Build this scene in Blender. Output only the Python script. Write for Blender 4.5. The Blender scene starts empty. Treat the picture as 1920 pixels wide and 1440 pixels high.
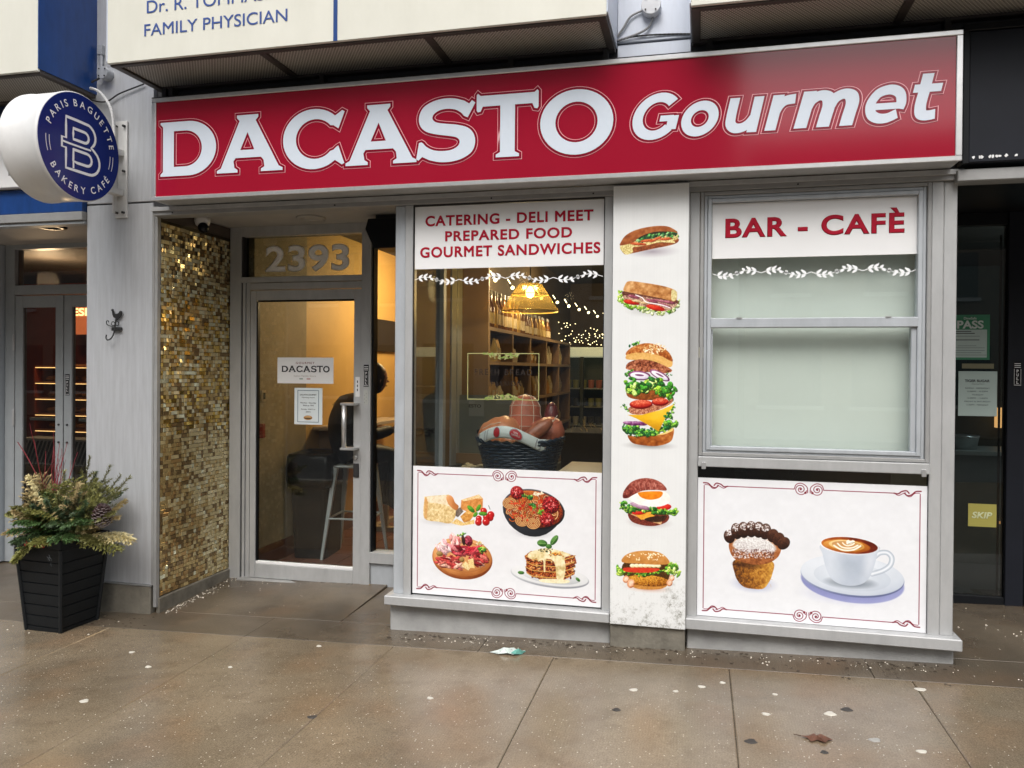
# Deli shopfront with a red lightbox sign, mosaic-clad doorway and wet pavement. Units: metres. Facade plane is y = 0, the street is at -y.
import bpy, bmesh, math, random
import numpy as np
from mathutils import Vector, Matrix, noise as mnoise
sc = bpy.context.scene
R = math.radians
# ---------------------------------------------------------------- camera
cam_d = bpy.data.cameras.new('camera'); cam = bpy.data.objects.new('camera', cam_d); sc.collection.objects.link(cam); sc.camera = cam
yaw, pitch, roll = 0.236484796, 0.00669534757, 0.00761500659
fwd = Vector((-math.sin(yaw) * math.cos(pitch), math.cos(yaw) * math.cos(pitch), -math.sin(pitch)))
rt = Vector((math.cos(yaw), math.sin(yaw), 0)); up = rt.cross(fwd)
r2 = math.cos(roll) * rt + math.sin(roll) * up; u2 = -math.sin(roll) * rt + math.cos(roll) * up
M = Matrix((r2, u2, -fwd)).transposed().to_4x4(); M.translation = Vector((0, -4.45, 1.6)); cam.matrix_world = M
cam_d.sensor_width = 36; cam_d.lens = 1464.03 / 1920 * 36; cam_d.shift_y = -(720 - 702.18) / 1920; cam_d.clip_start = .05; cam_d.clip_end = 400
# ---------------------------------------------------------------- world, sun, exposure (overcast)
w = bpy.data.worlds.new('World'); sc.world = w; w.use_nodes = True; nt = w.node_tree; nt.nodes.clear()
sky = nt.nodes.new('ShaderNodeTexSky'); sky.sky_type = 'NISHITA'; sky.sun_disc = False; sky.sun_elevation = R(52); sky.sun_rotation = R(165); sky.air_density = 1.6; sky.dust_density = 4
hs = nt.nodes.new('ShaderNodeHueSaturation'); hs.inputs['Saturation'].default_value = .42
bg = nt.nodes.new('ShaderNodeBackground'); bg.inputs['Strength'].default_value = .13; wo = nt.nodes.new('ShaderNodeOutputWorld')
nt.links.new(sky.outputs[0], hs.inputs['Color']); nt.links.new(hs.outputs[0], bg.inputs[0]); nt.links.new(bg.outputs[0], wo.inputs[0])
sd = bpy.data.lights.new('sun', 'SUN'); sd.energy = 1.0; sd.angle = R(30); sd.color = (1, .99, .97)
sun = bpy.data.objects.new('sun', sd); sc.collection.objects.link(sun); sun.rotation_euler = (R(38), 0, R(-15))
vs = sc.view_settings; sc.display_settings.display_device = 'sRGB'; vs.view_transform = 'Standard'; vs.look = 'None'; vs.gamma = 1; vs.use_curve_mapping = False; vs.exposure = .88; sc.render.filter_size = 1.15
sc.render.engine = 'CYCLES'; sc.cycles.max_bounces = 10; sc.cycles.transparent_max_bounces = 24; sc.cycles.use_denoising = True; sc.cycles.caustics_reflective = True; sc.cycles.sample_clamp_indirect = 6
# ---------------------------------------------------------------- helpers
COL = sc.collection
def gz(x): return .028 * (x + 1.8)
class MB:
    def __init__(s): s.v = []; s.f = []
    def box(s, x0, x1, y0, y1, z0, z1):
        n = len(s.v); s.v += [(x, y, z) for z in (z0, z1) for y in (y0, y1) for x in (x0, x1)]
        s.f += [(n, n + 2, n + 3, n + 1), (n + 4, n + 5, n + 7, n + 6), (n, n + 1, n + 5, n + 4), (n + 2, n + 6, n + 7, n + 3), (n, n + 4, n + 6, n + 2), (n + 1, n + 3, n + 7, n + 5)]; return s
    def quad(s, *p): n = len(s.v); s.v += list(p); s.f.append(tuple(range(n, n + len(p)))); return s
    def tube(s, pts, r, n=8, caps=True):
        pts = [Vector(p) for p in pts]; rs = r if isinstance(r, (list, tuple)) else [r] * len(pts); base = len(s.v)
        t0 = (pts[1] - pts[0]).normalized(); a = t0.orthogonal().normalized()
        for i, p in enumerate(pts):
            t = (pts[min(i + 1, len(pts) - 1)] - pts[max(i - 1, 0)]).normalized(); a = (a - t * a.dot(t)).normalized(); b = t.cross(a)
            for k in range(n): an = 2 * math.pi * k / n; s.v.append(tuple(p + (a * math.cos(an) + b * math.sin(an)) * rs[i]))
        for i in range(len(pts) - 1):
            for k in range(n): q = base + i * n; s.f.append((q + k, q + (k + 1) % n, q + n + (k + 1) % n, q + n + k))
        if caps: s.f.append(tuple(base + k for k in range(n))[::-1]); s.f.append(tuple(base + (len(pts) - 1) * n + k for k in range(n)))
        return s
    def lathe(s, c, prof, n=20, sx=1, sy=1):
        b = len(s.v); cx, cy, cz = c
        for r, z in prof:
            for k in range(n): a = 2 * math.pi * k / n; s.v.append((cx + r * sx * math.cos(a), cy + r * sy * math.sin(a), cz + z))
        for i in range(len(prof) - 1):
            for k in range(n): q = b + i * n; s.f.append((q + k, q + (k + 1) % n, q + n + (k + 1) % n, q + n + k))
        if prof[0][0] > 1e-4: s.f.append(tuple(b + k for k in range(n))[::-1])
        if prof[-1][0] > 1e-4: s.f.append(tuple(b + (len(prof) - 1) * n + k for k in range(n)))
        return s
    def prism(s, pts, y0, y1, ax='y'):
        n = len(s.v); m = len(pts)
        f = {'y': lambda a, b, d: (a, d, b), 'x': lambda a, b, d: (d, a, b), 'z': lambda a, b, d: (a, b, d)}[ax]
        s.v += [f(a, b, y0) for a, b in pts] + [f(a, b, y1) for a, b in pts]
        s.f.append(tuple(range(n, n + m))); s.f.append(tuple(range(n + 2 * m - 1, n + m - 1, -1)))
        for i in range(m): j = (i + 1) % m; s.f.append((n + j, n + i, n + m + i, n + m + j))
        return s
    def ribbon(s, pts, w, mp):
        P = [Vector(p) for p in pts]; b = len(s.v)
        for i, p in enumerate(P):
            t = (P[min(i + 1, len(P) - 1)] - P[max(i - 1, 0)]); t = t / (t.length or 1); ww = (w[i] if isinstance(w, list) else w) / 2; q = Vector((-t.y, t.x)) * ww
            s.v += [mp(*(p + q)), mp(*(p - q))]
        for i in range(len(P) - 1): k = b + 2 * i; s.f.append((k, k + 1, k + 3, k + 2))
        return s
    def disc2(s, mp, n=24, k=4):
        b = len(s.v); s.v.append(mp(0, 0))
        for j in range(1, k + 1): s.v += [mp(j / k * math.cos(6.2832 * i / n), j / k * math.sin(6.2832 * i / n)) for i in range(n)]
        for i in range(n): s.f.append((b, b + 1 + i, b + 1 + (i + 1) % n))
        for j in range(k - 1):
            for i in range(n): q = b + 1 + j * n; s.f.append((q + i, q + (i + 1) % n, q + n + (i + 1) % n, q + n + i))
        return s
    def disc(s, c, rx, ry, ang, mp, n=12, tip=0):
        b = len(s.v); ca, sa = math.cos(ang), math.sin(ang)
        for k in range(n):
            a = 2 * math.pi * k / n; x = rx * math.cos(a); y = ry * math.sin(a) * (1 - tip * math.cos(a)); s.v.append(mp(c[0] + x * ca - y * sa, c[1] + x * sa + y * ca))
        s.f.append(tuple(range(b, b + n))); return s
ORG = {}
def obj(name, mb, mat, parent=None, bevel=0, smooth=False, local=False, mesh=None):
    if mesh is None:
        mesh = bpy.data.meshes.new(name)
        o0 = Vector((0, 0, 0)) if (local or parent is None) else ORG.get(parent.name, Vector((0, 0, 0)))
        mesh.from_pydata([tuple(Vector(v) - o0) for v in mb.v], [], mb.f)
        bm = bmesh.new(); bm.from_mesh(mesh); bmesh.ops.recalc_face_normals(bm, faces=bm.faces)
        if bevel: bmesh.ops.bevel(bm, geom=[e for e in bm.edges if len(e.link_faces) == 2 and e.calc_face_angle(0) > .6], offset=bevel, segments=1, affect='EDGES', clamp_overlap=True)
        bm.to_mesh(mesh); bm.free()
        if mat: mesh.materials.append(mat)
        if smooth: mesh.polygons.foreach_set('use_smooth', [True] * len(mesh.polygons))
    o = bpy.data.objects.new(name, mesh); COL.objects.link(o)
    if parent: o.parent = parent; ORG[o.name] = ORG.get(parent.name, Vector((0, 0, 0)))
    return o
def thing(name, label, cat, loc=(0, 0, 0), group=None, rz=0):
    o = bpy.data.objects.new(name, None); COL.objects.link(o); o.location = loc; o.rotation_euler.z = rz; o.empty_display_size = .05
    o['label'] = label; o['category'] = cat; ORG[o.name] = Vector(loc)
    if group: o['group'] = group
    return o
def tag(o, label, cat, group=None):
    o['label'] = label; o['category'] = cat
    if group: o['group'] = group
    return o
def struct(name, mb, mat, parent=None, bevel=0, **k):
    o = obj(name, mb, mat, parent, bevel, **k); 
    if parent is None: o['kind'] = 'structure'
    return o
def bx(name, x0, x1, y0, y1, z0, z1, mat, parent=None, bevel=.002): return obj(name, MB().box(x0, x1, y0, y1, z0, z1), mat, parent, bevel)
def copy_thing(src, loc, label=None, group=None, rz=None, scale=None):
    c = src.copy(); COL.objects.link(c); c.location = loc
    if rz is not None: c.rotation_euler.z = rz
    if scale: c.scale = scale
    if label: c['label'] = label
    if group: c['group'] = group
    for ch in src.children:
        d = ch.copy(); COL.objects.link(d); d.parent = c
        for g in ch.children: e = g.copy(); COL.objects.link(e); e.parent = d
    return c
# ---------------------------------------------------------------- materials
MATS = {}
def mat(name, col=(.5, .5, .5), rough=.5, metal=0, nscale=0, namt=0, col2=None, bump=0, bscale=60, spec=.5, stretch=None, rn=0, emit=None, estr=0, coat=0):
    if name in MATS: return MATS[name]
    m = bpy.data.materials.new(name); m.use_nodes = True; nt = m.node_tree; b = nt.nodes['Principled BSDF']; MATS[name] = m
    b.inputs['Base Color'].default_value = (*col, 1); b.inputs['Roughness'].default_value = rough; b.inputs['Metallic'].default_value = metal; b.inputs['Specular IOR Level'].default_value = spec; b.inputs['Coat Weight'].default_value = coat; b.inputs['Coat Roughness'].default_value = .08
    tc = nt.nodes.new('ShaderNodeTexCoord'); mp = nt.nodes.new('ShaderNodeMapping'); nt.links.new(tc.outputs['Object'], mp.inputs[0])
    if stretch: mp.inputs['Scale'].default_value = stretch
    if nscale:
        n = nt.nodes.new('ShaderNodeTexNoise'); n.inputs['Scale'].default_value = nscale; n.inputs['Detail'].default_value = 8; n.inputs['Roughness'].default_value = .65; nt.links.new(mp.outputs[0], n.inputs['Vector'])
        rp = nt.nodes.new('ShaderNodeMapRange'); rp.inputs[1].default_value = .5 - .22; rp.inputs[2].default_value = .5 + .22; nt.links.new(n.outputs[0], rp.inputs[0])
        mx = nt.nodes.new('ShaderNodeMix'); mx.data_type = 'RGBA'; c2 = col2 or tuple(c * (1 - namt) for c in col)
        mx.inputs[6].default_value = (*col, 1); mx.inputs[7].default_value = (*c2, 1); nt.links.new(rp.outputs[0], mx.inputs[0]); nt.links.new(mx.outputs[2], b.inputs['Base Color'])
        if rn:
            r3 = nt.nodes.new('ShaderNodeMapRange'); r3.inputs[3].default_value = max(rough - rn, .02); r3.inputs[4].default_value = rough + rn; nt.links.new(rp.outputs[0], r3.inputs[0]); nt.links.new(r3.outputs[0], b.inputs['Roughness'])
    if bump:
        n2 = nt.nodes.new('ShaderNodeTexNoise'); n2.inputs['Scale'].default_value = bscale; n2.inputs['Detail'].default_value = 5; nt.links.new(mp.outputs[0], n2.inputs['Vector'])
        bp = nt.nodes.new('ShaderNodeBump'); bp.inputs['Strength'].default_value = bump; bp.inputs['Distance'].default_value = .004; nt.links.new(n2.outputs[0], bp.inputs['Height']); nt.links.new(bp.outputs[0], b.inputs['Normal'])
    if emit: b.inputs['Emission Color'].default_value = (*emit, 1); b.inputs['Emission Strength'].default_value = estr
    return m
def glassmat(name, tint=(.9, .93, .92), refl=1.0, rough=0.0):
    m = bpy.data.materials.new(name); m.use_nodes = True; nt = m.node_tree; nt.nodes.clear()
    o = nt.nodes.new('ShaderNodeOutputMaterial'); t = nt.nodes.new('ShaderNodeBsdfTransparent'); t.inputs[0].default_value = (*tint, 1); g = nt.nodes.new('ShaderNodeBsdfGlossy'); g.inputs['Roughness'].default_value = rough
    f = nt.nodes.new('ShaderNodeFresnel'); gg = nt.nodes.new('ShaderNodeNewGeometry'); mr = nt.nodes.new('ShaderNodeMapRange'); mr.inputs[3].default_value = 1.5; mr.inputs[4].default_value = 1 / 1.5; nt.links.new(gg.outputs['Backfacing'], mr.inputs[0]); nt.links.new(mr.outputs[0], f.inputs[0]); ml = nt.nodes.new('ShaderNodeMath'); ml.operation = 'MULTIPLY'; ml.inputs[1].default_value = refl; ml.use_clamp = True; mx = nt.nodes.new('ShaderNodeMixShader')
    nt.links.new(f.outputs[0], ml.inputs[0]); nt.links.new(ml.outputs[0], mx.inputs[0]); nt.links.new(t.outputs[0], mx.inputs[1]); nt.links.new(g.outputs[0], mx.inputs[2]); nt.links.new(mx.outputs[0], o.inputs[0]); MATS[name] = m; return m
def imgmat(name, img, rough=.35):
    m = bpy.data.materials.new(name); m.use_nodes = True; nt = m.node_tree; b = nt.nodes['Principled BSDF']; b.inputs['Roughness'].default_value = rough
    t = nt.nodes.new('ShaderNodeTexImage'); t.image = img; t.interpolation = 'Cubic'; t.extension = 'EXTEND'; nt.links.new(t.outputs[0], b.inputs['Base Color']); return m
def panel_uv(name, x0, x1, y, z0, z1, m, parent=None, th=.004, side=None):
    o = obj(name, MB().box(x0, x1, y, y + th, z0, z1), None, parent); me = o.data; off = ORG.get(parent.name, Vector((0, 0, 0))) if parent else Vector((0, 0, 0))
    me.materials.append(m); uv = me.uv_layers.new(name='print')
    for l in me.loops: v = me.vertices[l.vertex_index].co + off; uv.data[l.index].uv = ((v.x - x0) / (x1 - x0), (v.z - z0) / (z1 - z0))
    return o
# ------------------------------------------------------------------ printed artwork (numpy-painted prints for the window graphics)
RNG = np.random.RandomState(7)
def _noise(n, cells, rng):
    g = rng.rand(cells + 1, cells + 1)
    t = np.linspace(0, cells, n, endpoint=False); i = t.astype(int); f = t - i; f = f * f * (3 - 2 * f)
    a = g[i][:, i] * (1 - f)[None, :] + g[i][:, i + 1] * f[None, :]
    b = g[i + 1][:, i] * (1 - f)[None, :] + g[i + 1][:, i + 1] * f[None, :]
    return a * (1 - f)[:, None] + b * f[:, None]
NZ = {k: _noise(512, 512 // k, RNG) for k in (4, 8, 16, 32, 64)}
NZ[2] = RNG.rand(512, 512); NZ[2] = (NZ[2] + np.roll(NZ[2], 1, 0) + np.roll(NZ[2], 1, 1)) / 3
_r = dict(NZ)
for _k in (64, 32, 16, 8, 4):
    NZ[_k] = .45 * np.roll(_r[_k], 5, 1) + .3 * np.roll(_r[max(_k // 2, 2)], 17, 0) + .25 * (.5 * _r[2] + .5 * np.roll(_r[4], 31, 1)); NZ[_k] = np.clip((NZ[_k] - .5) * 1.45 + .5, 0, 1)
def rgb(c):
    if isinstance(c, str): return np.array([int(c[i:i + 2], 16) for i in (0, 2, 4)]) / 255.0
    return np.array(c, float)
class Art:
    def __init__(s, w, h, bg):
        s.w, s.h = w, h; s.p = np.ones((h, w, 3)) * rgb(bg); s.T = (1, 0, 0, 0, 1, 0)
    def pt(s, x, y):
        a, b, c, d, e, f = s.T; return a * x + b * y + c, d * x + e * y + f
    @property
    def k(s): return (s.T[0] + s.T[4]) / 2
    def box(s, x0, y0, x1, y1):
        x0 = max(int(x0) - 2, 0); y0 = max(int(y0) - 2, 0); x1 = min(int(x1) + 3, s.w); y1 = min(int(y1) + 3, s.h)
        if x1 <= x0 or y1 <= y0: return None
        Y, X = np.mgrid[y0:y1, x0:x1]; return (slice(y0, y1), slice(x0, x1)), X + .5, Y + .5
    def nz(s, X, Y, n, off=0):
        return NZ[n][(Y.astype(int) + off * 37) % 512, (X.astype(int) + off * 91) % 512]
    def put(s, sl, al, col):
        al = al[..., None]; s.p[sl] = s.p[sl] * (1 - al) + np.clip(col, 0, 1) * al
    def tone(s, f, dark, base, light):
        f = f[..., None]; d, b, l = rgb(dark), rgb(base), rgb(light)
        return np.where(f < .5, d + (b - d) * f * 2, b + (l - b) * (f - .5) * 2)
    def ell(s, cx, cy, rx, ry, ang=0, base='ffffff', dark=None, light=None, nz=8, na=.3, L=(-.35, -.7), soft=1, al=1, clip=None, off=0, flat=0):
        k = s.k; cx, cy = s.pt(cx, cy); rx *= k; ry *= k; R = max(rx, ry) * (1 + .5 * soft / max(min(rx, ry), 1)) + 2
        B = s.box(cx - R, cy - R, cx + R, cy + R)
        if not B: return
        sl, X, Y = B; c, n = math.cos(math.radians(ang)), math.sin(math.radians(ang))
        U = ((X - cx) * c + (Y - cy) * n) / rx; V = (-(X - cx) * n + (Y - cy) * c) / ry
        d = np.sqrt(U * U + V * V); A = np.clip((1 - d) * min(rx, ry) / soft + .5, 0, 1) * al
        if clip is not None: A = A * clip(X, Y)
        if dark is None: s.put(sl, A, rgb(base)); return
        nzv = np.sqrt(np.clip(1 - d * d, 0, 1)); lu = L[0] * c + L[1] * n; lv = -L[0] * n + L[1] * c
        f = .5 + (.5 * (U * lu + V * lv) + .35 * (nzv - .6)) * (1 - flat) + na * (s.nz(X, Y, nz, off) - .5) * 2
        s.put(sl, A, s.tone(np.clip(f, 0, 1), dark, base, base if light is None else light))
    def poly(s, pts, base='ffffff', dark=None, light=None, nz=8, na=.3, grad=(0, 0), al=1, jag=0, soft=1, off=0):
        P = np.array([s.pt(*p) for p in pts]); m0 = P.min(0); m1 = P.max(0)
        B = s.box(m0[0] - soft, m0[1] - soft, m1[0] + soft, m1[1] + soft)
        if not B: return
        sl, X, Y = B; XX, YY = X.astype(float), Y.astype(float)
        if jag: XX = XX + (s.nz(X, Y, 4, 3) - .5) * jag * 2; YY = YY + (s.nz(X, Y, 4, 9) - .5) * jag * 2
        ins = np.zeros(X.shape, bool); dm = np.full(X.shape, 1e9)
        for i in range(len(P)):
            (x0, y0), (x1, y1) = P[i], P[(i + 1) % len(P)]
            if y0 != y1:
                ins ^= ((YY < y0) != (YY < y1)) & (XX < (x1 - x0) * (YY - y0) / (y1 - y0) + x0)
            L2 = (x1 - x0) ** 2 + (y1 - y0) ** 2 + 1e-9
            t = np.clip(((XX - x0) * (x1 - x0) + (YY - y0) * (y1 - y0)) / L2, 0, 1)
            dm = np.minimum(dm, (XX - x0 - t * (x1 - x0)) ** 2 + (YY - y0 - t * (y1 - y0)) ** 2)
        dm = np.sqrt(dm); A = np.clip(np.where(ins, dm, -dm) / soft + .5, 0, 1) * al
        if dark is None: s.put(sl, A, rgb(base)); return
        c = P.mean(0); R = max(m1 - m0) / 2 + 1
        f = .5 + ((X - c[0]) * grad[0] + (Y - c[1]) * grad[1]) / R * .5 + na * (s.nz(X, Y, nz, off) - .5) * 2
        s.put(sl, A, s.tone(np.clip(f, 0, 1), dark, base, base if light is None else light))
    def line(s, pts, w, base, light=None, al=1):
        P = np.array([s.pt(*p) for p in pts]); w = w * s.k; m0 = P.min(0) - w; m1 = P.max(0) + w
        B = s.box(m0[0], m0[1], m1[0], m1[1])
        if not B: return
        sl, X, Y = B; dm = np.full(X.shape, 1e9)
        for i in range(len(P) - 1):
            (x0, y0), (x1, y1) = P[i], P[i + 1]; L2 = (x1 - x0) ** 2 + (y1 - y0) ** 2 + 1e-9
            t = np.clip(((X - x0) * (x1 - x0) + (Y - y0) * (y1 - y0)) / L2, 0, 1)
            dm = np.minimum(dm, (X - x0 - t * (x1 - x0)) ** 2 + (Y - y0 - t * (y1 - y0)) ** 2)
        dm = np.sqrt(dm); A = np.clip(w / 2 - dm + .5, 0, 1) * al * min(1, w + .3)
        if light is None: s.put(sl, A, rgb(base)); return
        f = np.clip(1 - dm / (w / 2 + .01), 0, 1)[..., None]; s.put(sl, A, rgb(base) * (1 - f) + rgb(light) * f)
    def shadow(s, cx, cy, rx, ry, col='9a9698', al=.6):
        k = s.k; x, y = s.pt(cx, cy); rx *= k; ry *= k; B = s.box(x - rx, y - ry, x + rx, y + ry)
        sl, X, Y = B; d = np.sqrt(((X - x) / rx) ** 2 + ((Y - y) / ry) ** 2); s.put(sl, np.clip(1 - d, 0, 1) ** 1.3 * al, rgb(col))
    def leaves(s, pts, r, n, cols, seed=0, sq=.6):
        rg = np.random.RandomState(seed); P = np.array(pts, float); L = np.r_[0, np.cumsum(np.hypot(*np.diff(P, axis=0).T))]
        for i in range(n):
            t = rg.rand() * L[-1]; x = np.interp(t, L, P[:, 0]) + rg.randn() * r * .45; y = np.interp(t, L, P[:, 1]) + rg.randn() * r * .4
            c = cols[rg.randint(len(cols))]; b = rgb(c); q = r * (.3 + .5 * rg.rand())
            s.ell(x, y, q, q * (sq * (.6 + .6 * rg.rand())), rg.rand() * 180, b, b * .35, np.clip(b * 1.5 + .06, 0, 1), nz=4, na=.45, off=i)
    def specks(s, cx, cy, rx, ry, n, r, cols, seed=1, arc=None):
        rg = np.random.RandomState(seed)
        for i in range(n):
            a = rg.rand() * 6.283; q = math.sqrt(rg.rand()); c = cols[rg.randint(len(cols))]
            s.ell(cx + rx * q * math.cos(a), cy + ry * q * math.sin(a), r * (.6 + .8 * rg.rand()), r * (.4 + .5 * rg.rand()), rg.rand() * 180, c)
    def img(s, name):
        sat = np.clip((s.p.max(2) - s.p.min(2)) * 5 - .25, 0, 1)[..., None]; s.p = s.p * (1 - sat) + np.clip(s.p, 0, 1) ** 1.28 * sat
        im = bpy.data.images.new(name, s.w, s.h, alpha=False); a = np.ones((s.h, s.w, 4), np.float32)
        a[..., :3] = np.clip(s.p, 0, 1)[::-1]; im.pixels.foreach_set(a.ravel()); im.pack(); return im
GR = ['4c8a2c', '6fae3a', '2f6d28', '8cc24a', '3c7a34', 'a8cf5e']
GD = ['2f6d38', '1f5530', '57943c', '7cb048', '3f8040']
def bun(A, pts, base, dark, light, **k): A.poly(pts, base, dark, light, **k)
def arcpts(cx, cy, rx, ry, a0, a1, n=18, ang=0):
    c, n_ = math.cos(math.radians(ang)), math.sin(math.radians(ang)); o = []
    for i in range(n):
        a = math.radians(a0 + (a1 - a0) * i / (n - 1)); x, y = rx * math.cos(a), ry * math.sin(a); o.append((cx + x * c - y * n_, cy + x * n_ + y * c))
    return o
def spline(pts, n=8, closed=True):
    P = np.array(pts, float); N = len(P); o = []
    for i in range(N if closed else N - 1):
        p0, p1, p2, p3 = (P[(i - 1) % N], P[i], P[(i + 1) % N], P[(i + 2) % N]) if closed else (P[max(i - 1, 0)], P[i], P[i + 1], P[min(i + 2, N - 1)])
        for j in range(n):
            t = j / n; o.append(tuple(.5 * ((2 * p1) + (-p0 + p2) * t + (2 * p0 - 5 * p1 + 4 * p2 - p3) * t * t + (-p0 + 3 * p1 - 3 * p2 + p3) * t ** 3)))
    if not closed: o.append(tuple(P[-1]))
    return o
def pillar_art():
    A = Art(330, 1962, 'e4e5e4')
    # faint woven streaks of the vinyl wrap
    A.p *= (1 - .018 * (np.random.RandomState(3).rand(1, 330, 1))) * (1 - .02 * NZ[64][np.arange(1962) % 512][:, np.arange(330)][..., None])
    # --- roll with leaves, tilted up to the right
    A.T = (0.4862, 0.0043, -22.47, 0.0075, 0.4925, 123.57)
    A.shadow(400, 345, 260, 60, '8a7c88', .7)
    A.poly(spline([(108, 290), (150, 365), (230, 355), (400, 320), (560, 290), (630, 260), (610, 225), (400, 240), (200, 285)]), 'a8643c', '5c2e1c', 'd09a68', na=.3, grad=(0, -.6))
    A.poly(spline([(220, 275), (300, 205), (420, 160), (600, 160), (620, 200), (560, 250), (300, 280)]), '3c3420', '20180c', '5c4c2c', nz=4, na=.4)
    A.poly(spline([(115, 285), (140, 355), (180, 368), (225, 345), (235, 300), (400, 270), (600, 245), (628, 215), (600, 190), (300, 240)]), 'e4d596', 'a88a4a', 'f8f2cc', nz=4, na=.5)
    A.poly(spline([(225, 300), (360, 285), (470, 262), (600, 270), (560, 245), (360, 258)]), 'f0e2a8', 'b89a58', 'fffbe0', nz=4, na=.5)
    A.leaves([(255, 245), (400, 205), (560, 190), (610, 185)], 30, 70, ['4f8a4a', '6ea860', '2c5c38', '86b878', '1c3c28'], 5)
    for x, y, a in ((290, 275, 5), (350, 245, -5), (430, 235, -25), (520, 232, -3), (250, 272, 10)):
        A.ell(x, y, 58, 13, a, 'cf6a3c', '8c3a1e', 'f0a070', nz=4, na=.3)
    A.poly(spline([(115, 285), (112, 262), (160, 195), (260, 145), (400, 118), (520, 118), (590, 145), (625, 180), (560, 168), (420, 168), (300, 205), (220, 262)]), 'b4703f', '7a3f20', 'dcaa78', nz=16, na=.25, grad=(0, -.9))
    # --- crusty sub with ham and tomato
    A.shadow(380, 880, 260, 60, '9a9690', .5)
    A.leaves([(120, 710), (110, 780), (200, 840), (380, 870), (480, 890), (580, 870), (630, 790)], 34, 150, ['b8d468', '8cb840', 'd4e89a', '6a9a34', 'e4eeb4'], 6)
    A.poly(spline([(140, 700), (300, 715), (600, 770), (600, 820), (300, 790), (150, 760)]), '7c4c3c', '44201c', 'b08470', nz=4, na=.5)
    A.poly(spline([(140, 740), (300, 750), (600, 800), (590, 850), (500, 880), (330, 840), (180, 800)]), 'c8a48c', '6c3c38', 'ecd6c0', nz=4, na=.6)
    for x, y, w, h, a in ((210, 800, 72, 22, 12), (430, 850, 85, 24, 14)): A.ell(x, y, w, h, a, 'd0301c', '8c180e', 'f07050', na=.2)
    for x, y, w, h, a in ((260, 790, 50, 12, 10), (330, 805, 40, 12, 0), (400, 790, 60, 12, 20), (520, 830, 60, 12, 22), (230, 750, 55, 14, 15), (480, 790, 80, 10, 12), (550, 800, 60, 14, 10)):
        A.ell(x, y, w, h, a, '9c5468' if w > 52 else 'd8bc90', '5c2838' if w > 52 else '8c6c40', 'd898a4' if w > 52 else 'f4e4c0', na=.3)
    A.line(spline([(250, 735), (310, 760), (350, 800), (470, 820), (560, 850)], closed=False), 9, 'f0e0e4', 'ffffff')
    A.poly(spline([(138, 690), (150, 650), (190, 610), (330, 625), (500, 655), (600, 690), (622, 730), (600, 792), (480, 765), (300, 730), (160, 705)]), 'cf9a62', '965c2c', 'f2d0a0', nz=16, na=.4, grad=(-.2, -.7))
    A.poly(spline([(575, 690), (615, 705), (618, 760), (590, 790), (570, 770)]), 'e4d8a4', 'b4a060', 'fbf6d8', nz=4, na=.4)
    A.line([(240, 640), (330, 690), (420, 720)], 8, 'a46c38', 'e8bc84', .6); A.line([(400, 690), (470, 670), (560, 700)], 7, 'a46c38', 'e8bc84', .6)
    # --- exploded tall burger
    A.T = (0.4539, 0.0040, -18.03, -0.0083, 0.4602, 649.82)
    A.shadow(400, 1110, 290, 45, '76706e', .8)
    A.leaves([(210, 140), (320, 108)], 20, 18, GD, 2)
    A.poly(spline([(175, 230), (185, 195), (260, 145), (380, 120), (500, 150), (590, 215), (622, 290), (615, 345), (560, 350), (400, 290), (190, 275)]), 'e8be78', 'b47c3c', 'fce4ac', na=.15, grad=(0, .2))
    A.poly(spline([(175, 230), (190, 190), (260, 145), (380, 120), (500, 150), (590, 215), (622, 300), (520, 250), (400, 218), (260, 210)]), 'c47a3c', '8c4a1c', 'e8b478', nz=8, na=.5, grad=(0, -.6))
    A.specks(460, 180, 120, 50, 60, 9, ['f4e0b4', 'fdf2d8', 'e8c890'], 3)
    A.poly(spline([(172, 350), (200, 305), (300, 275), (420, 290), (540, 335), (618, 385), (560, 412), (420, 400), (300, 395), (190, 372)]), 'b47050', '5c2818', 'e0a888', nz=8, na=.6, grad=(0, .3))
    A.leaves([(180, 420), (230, 380)], 22, 20, GR, 4); A.leaves([(570, 420), (610, 430)], 15, 8, GD, 4)
    for x, y, w, h, a in ((305, 432, 108, 45, 5), (500, 432, 105, 36, 27)):
        A.ell(x, y, w, h, a, '8c4a78', '5c2050', 'c890b8', na=.2); A.ell(x, y + 2, w * .84, h * .74, a, 'ece6ee', 'c4b4cc', 'ffffff', na=.1); A.ell(x, y - 4, w * .4, h * .22, a, '8c5a80')
    A.poly(spline([(180, 590), (200, 640), (300, 665), (480, 668), (590, 630), (620, 580), (500, 560), (250, 560)]), 'a4622e', '5c2c10', 'd49c60', na=.3, grad=(0, -.5))
    A.leaves([(215, 580), (230, 520), (330, 560), (450, 500), (520, 590), (600, 580)], 55, 170, ['8cc43c', 'b0dc58', '4c8c34', '2c6428', 'd0ec84', '3a7838'], 8)
    A.ell(170, 490, 20, 16, 0, '8cc43c', '4c8c34', 'b0dc58')
    A.poly(spline([(195, 770), (230, 730), (400, 720), (560, 690), (622, 655), (610, 700), (500, 760), (350, 805), (240, 805)]), 'c88a6c', '7c3c28', 'ecc0a4', nz=4, na=.6)
    for x, y, w, h in ((320, 705, 110, 45), (505, 682, 80, 38)):
        A.ell(x, y + 6, w, h, -2, 'a81818', '6c0c0c', 'd84030', na=.1); A.ell(x, y - 4, w * .93, h * .75, -2, 'dc5c40', 'b83428', 'f4a080', nz=4, na=.5)
    A.leaves([(160, 720), (190, 760)], 20, 14, GR, 9); A.leaves([(640, 700), (610, 780)], 22, 16, GR, 10)
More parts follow.
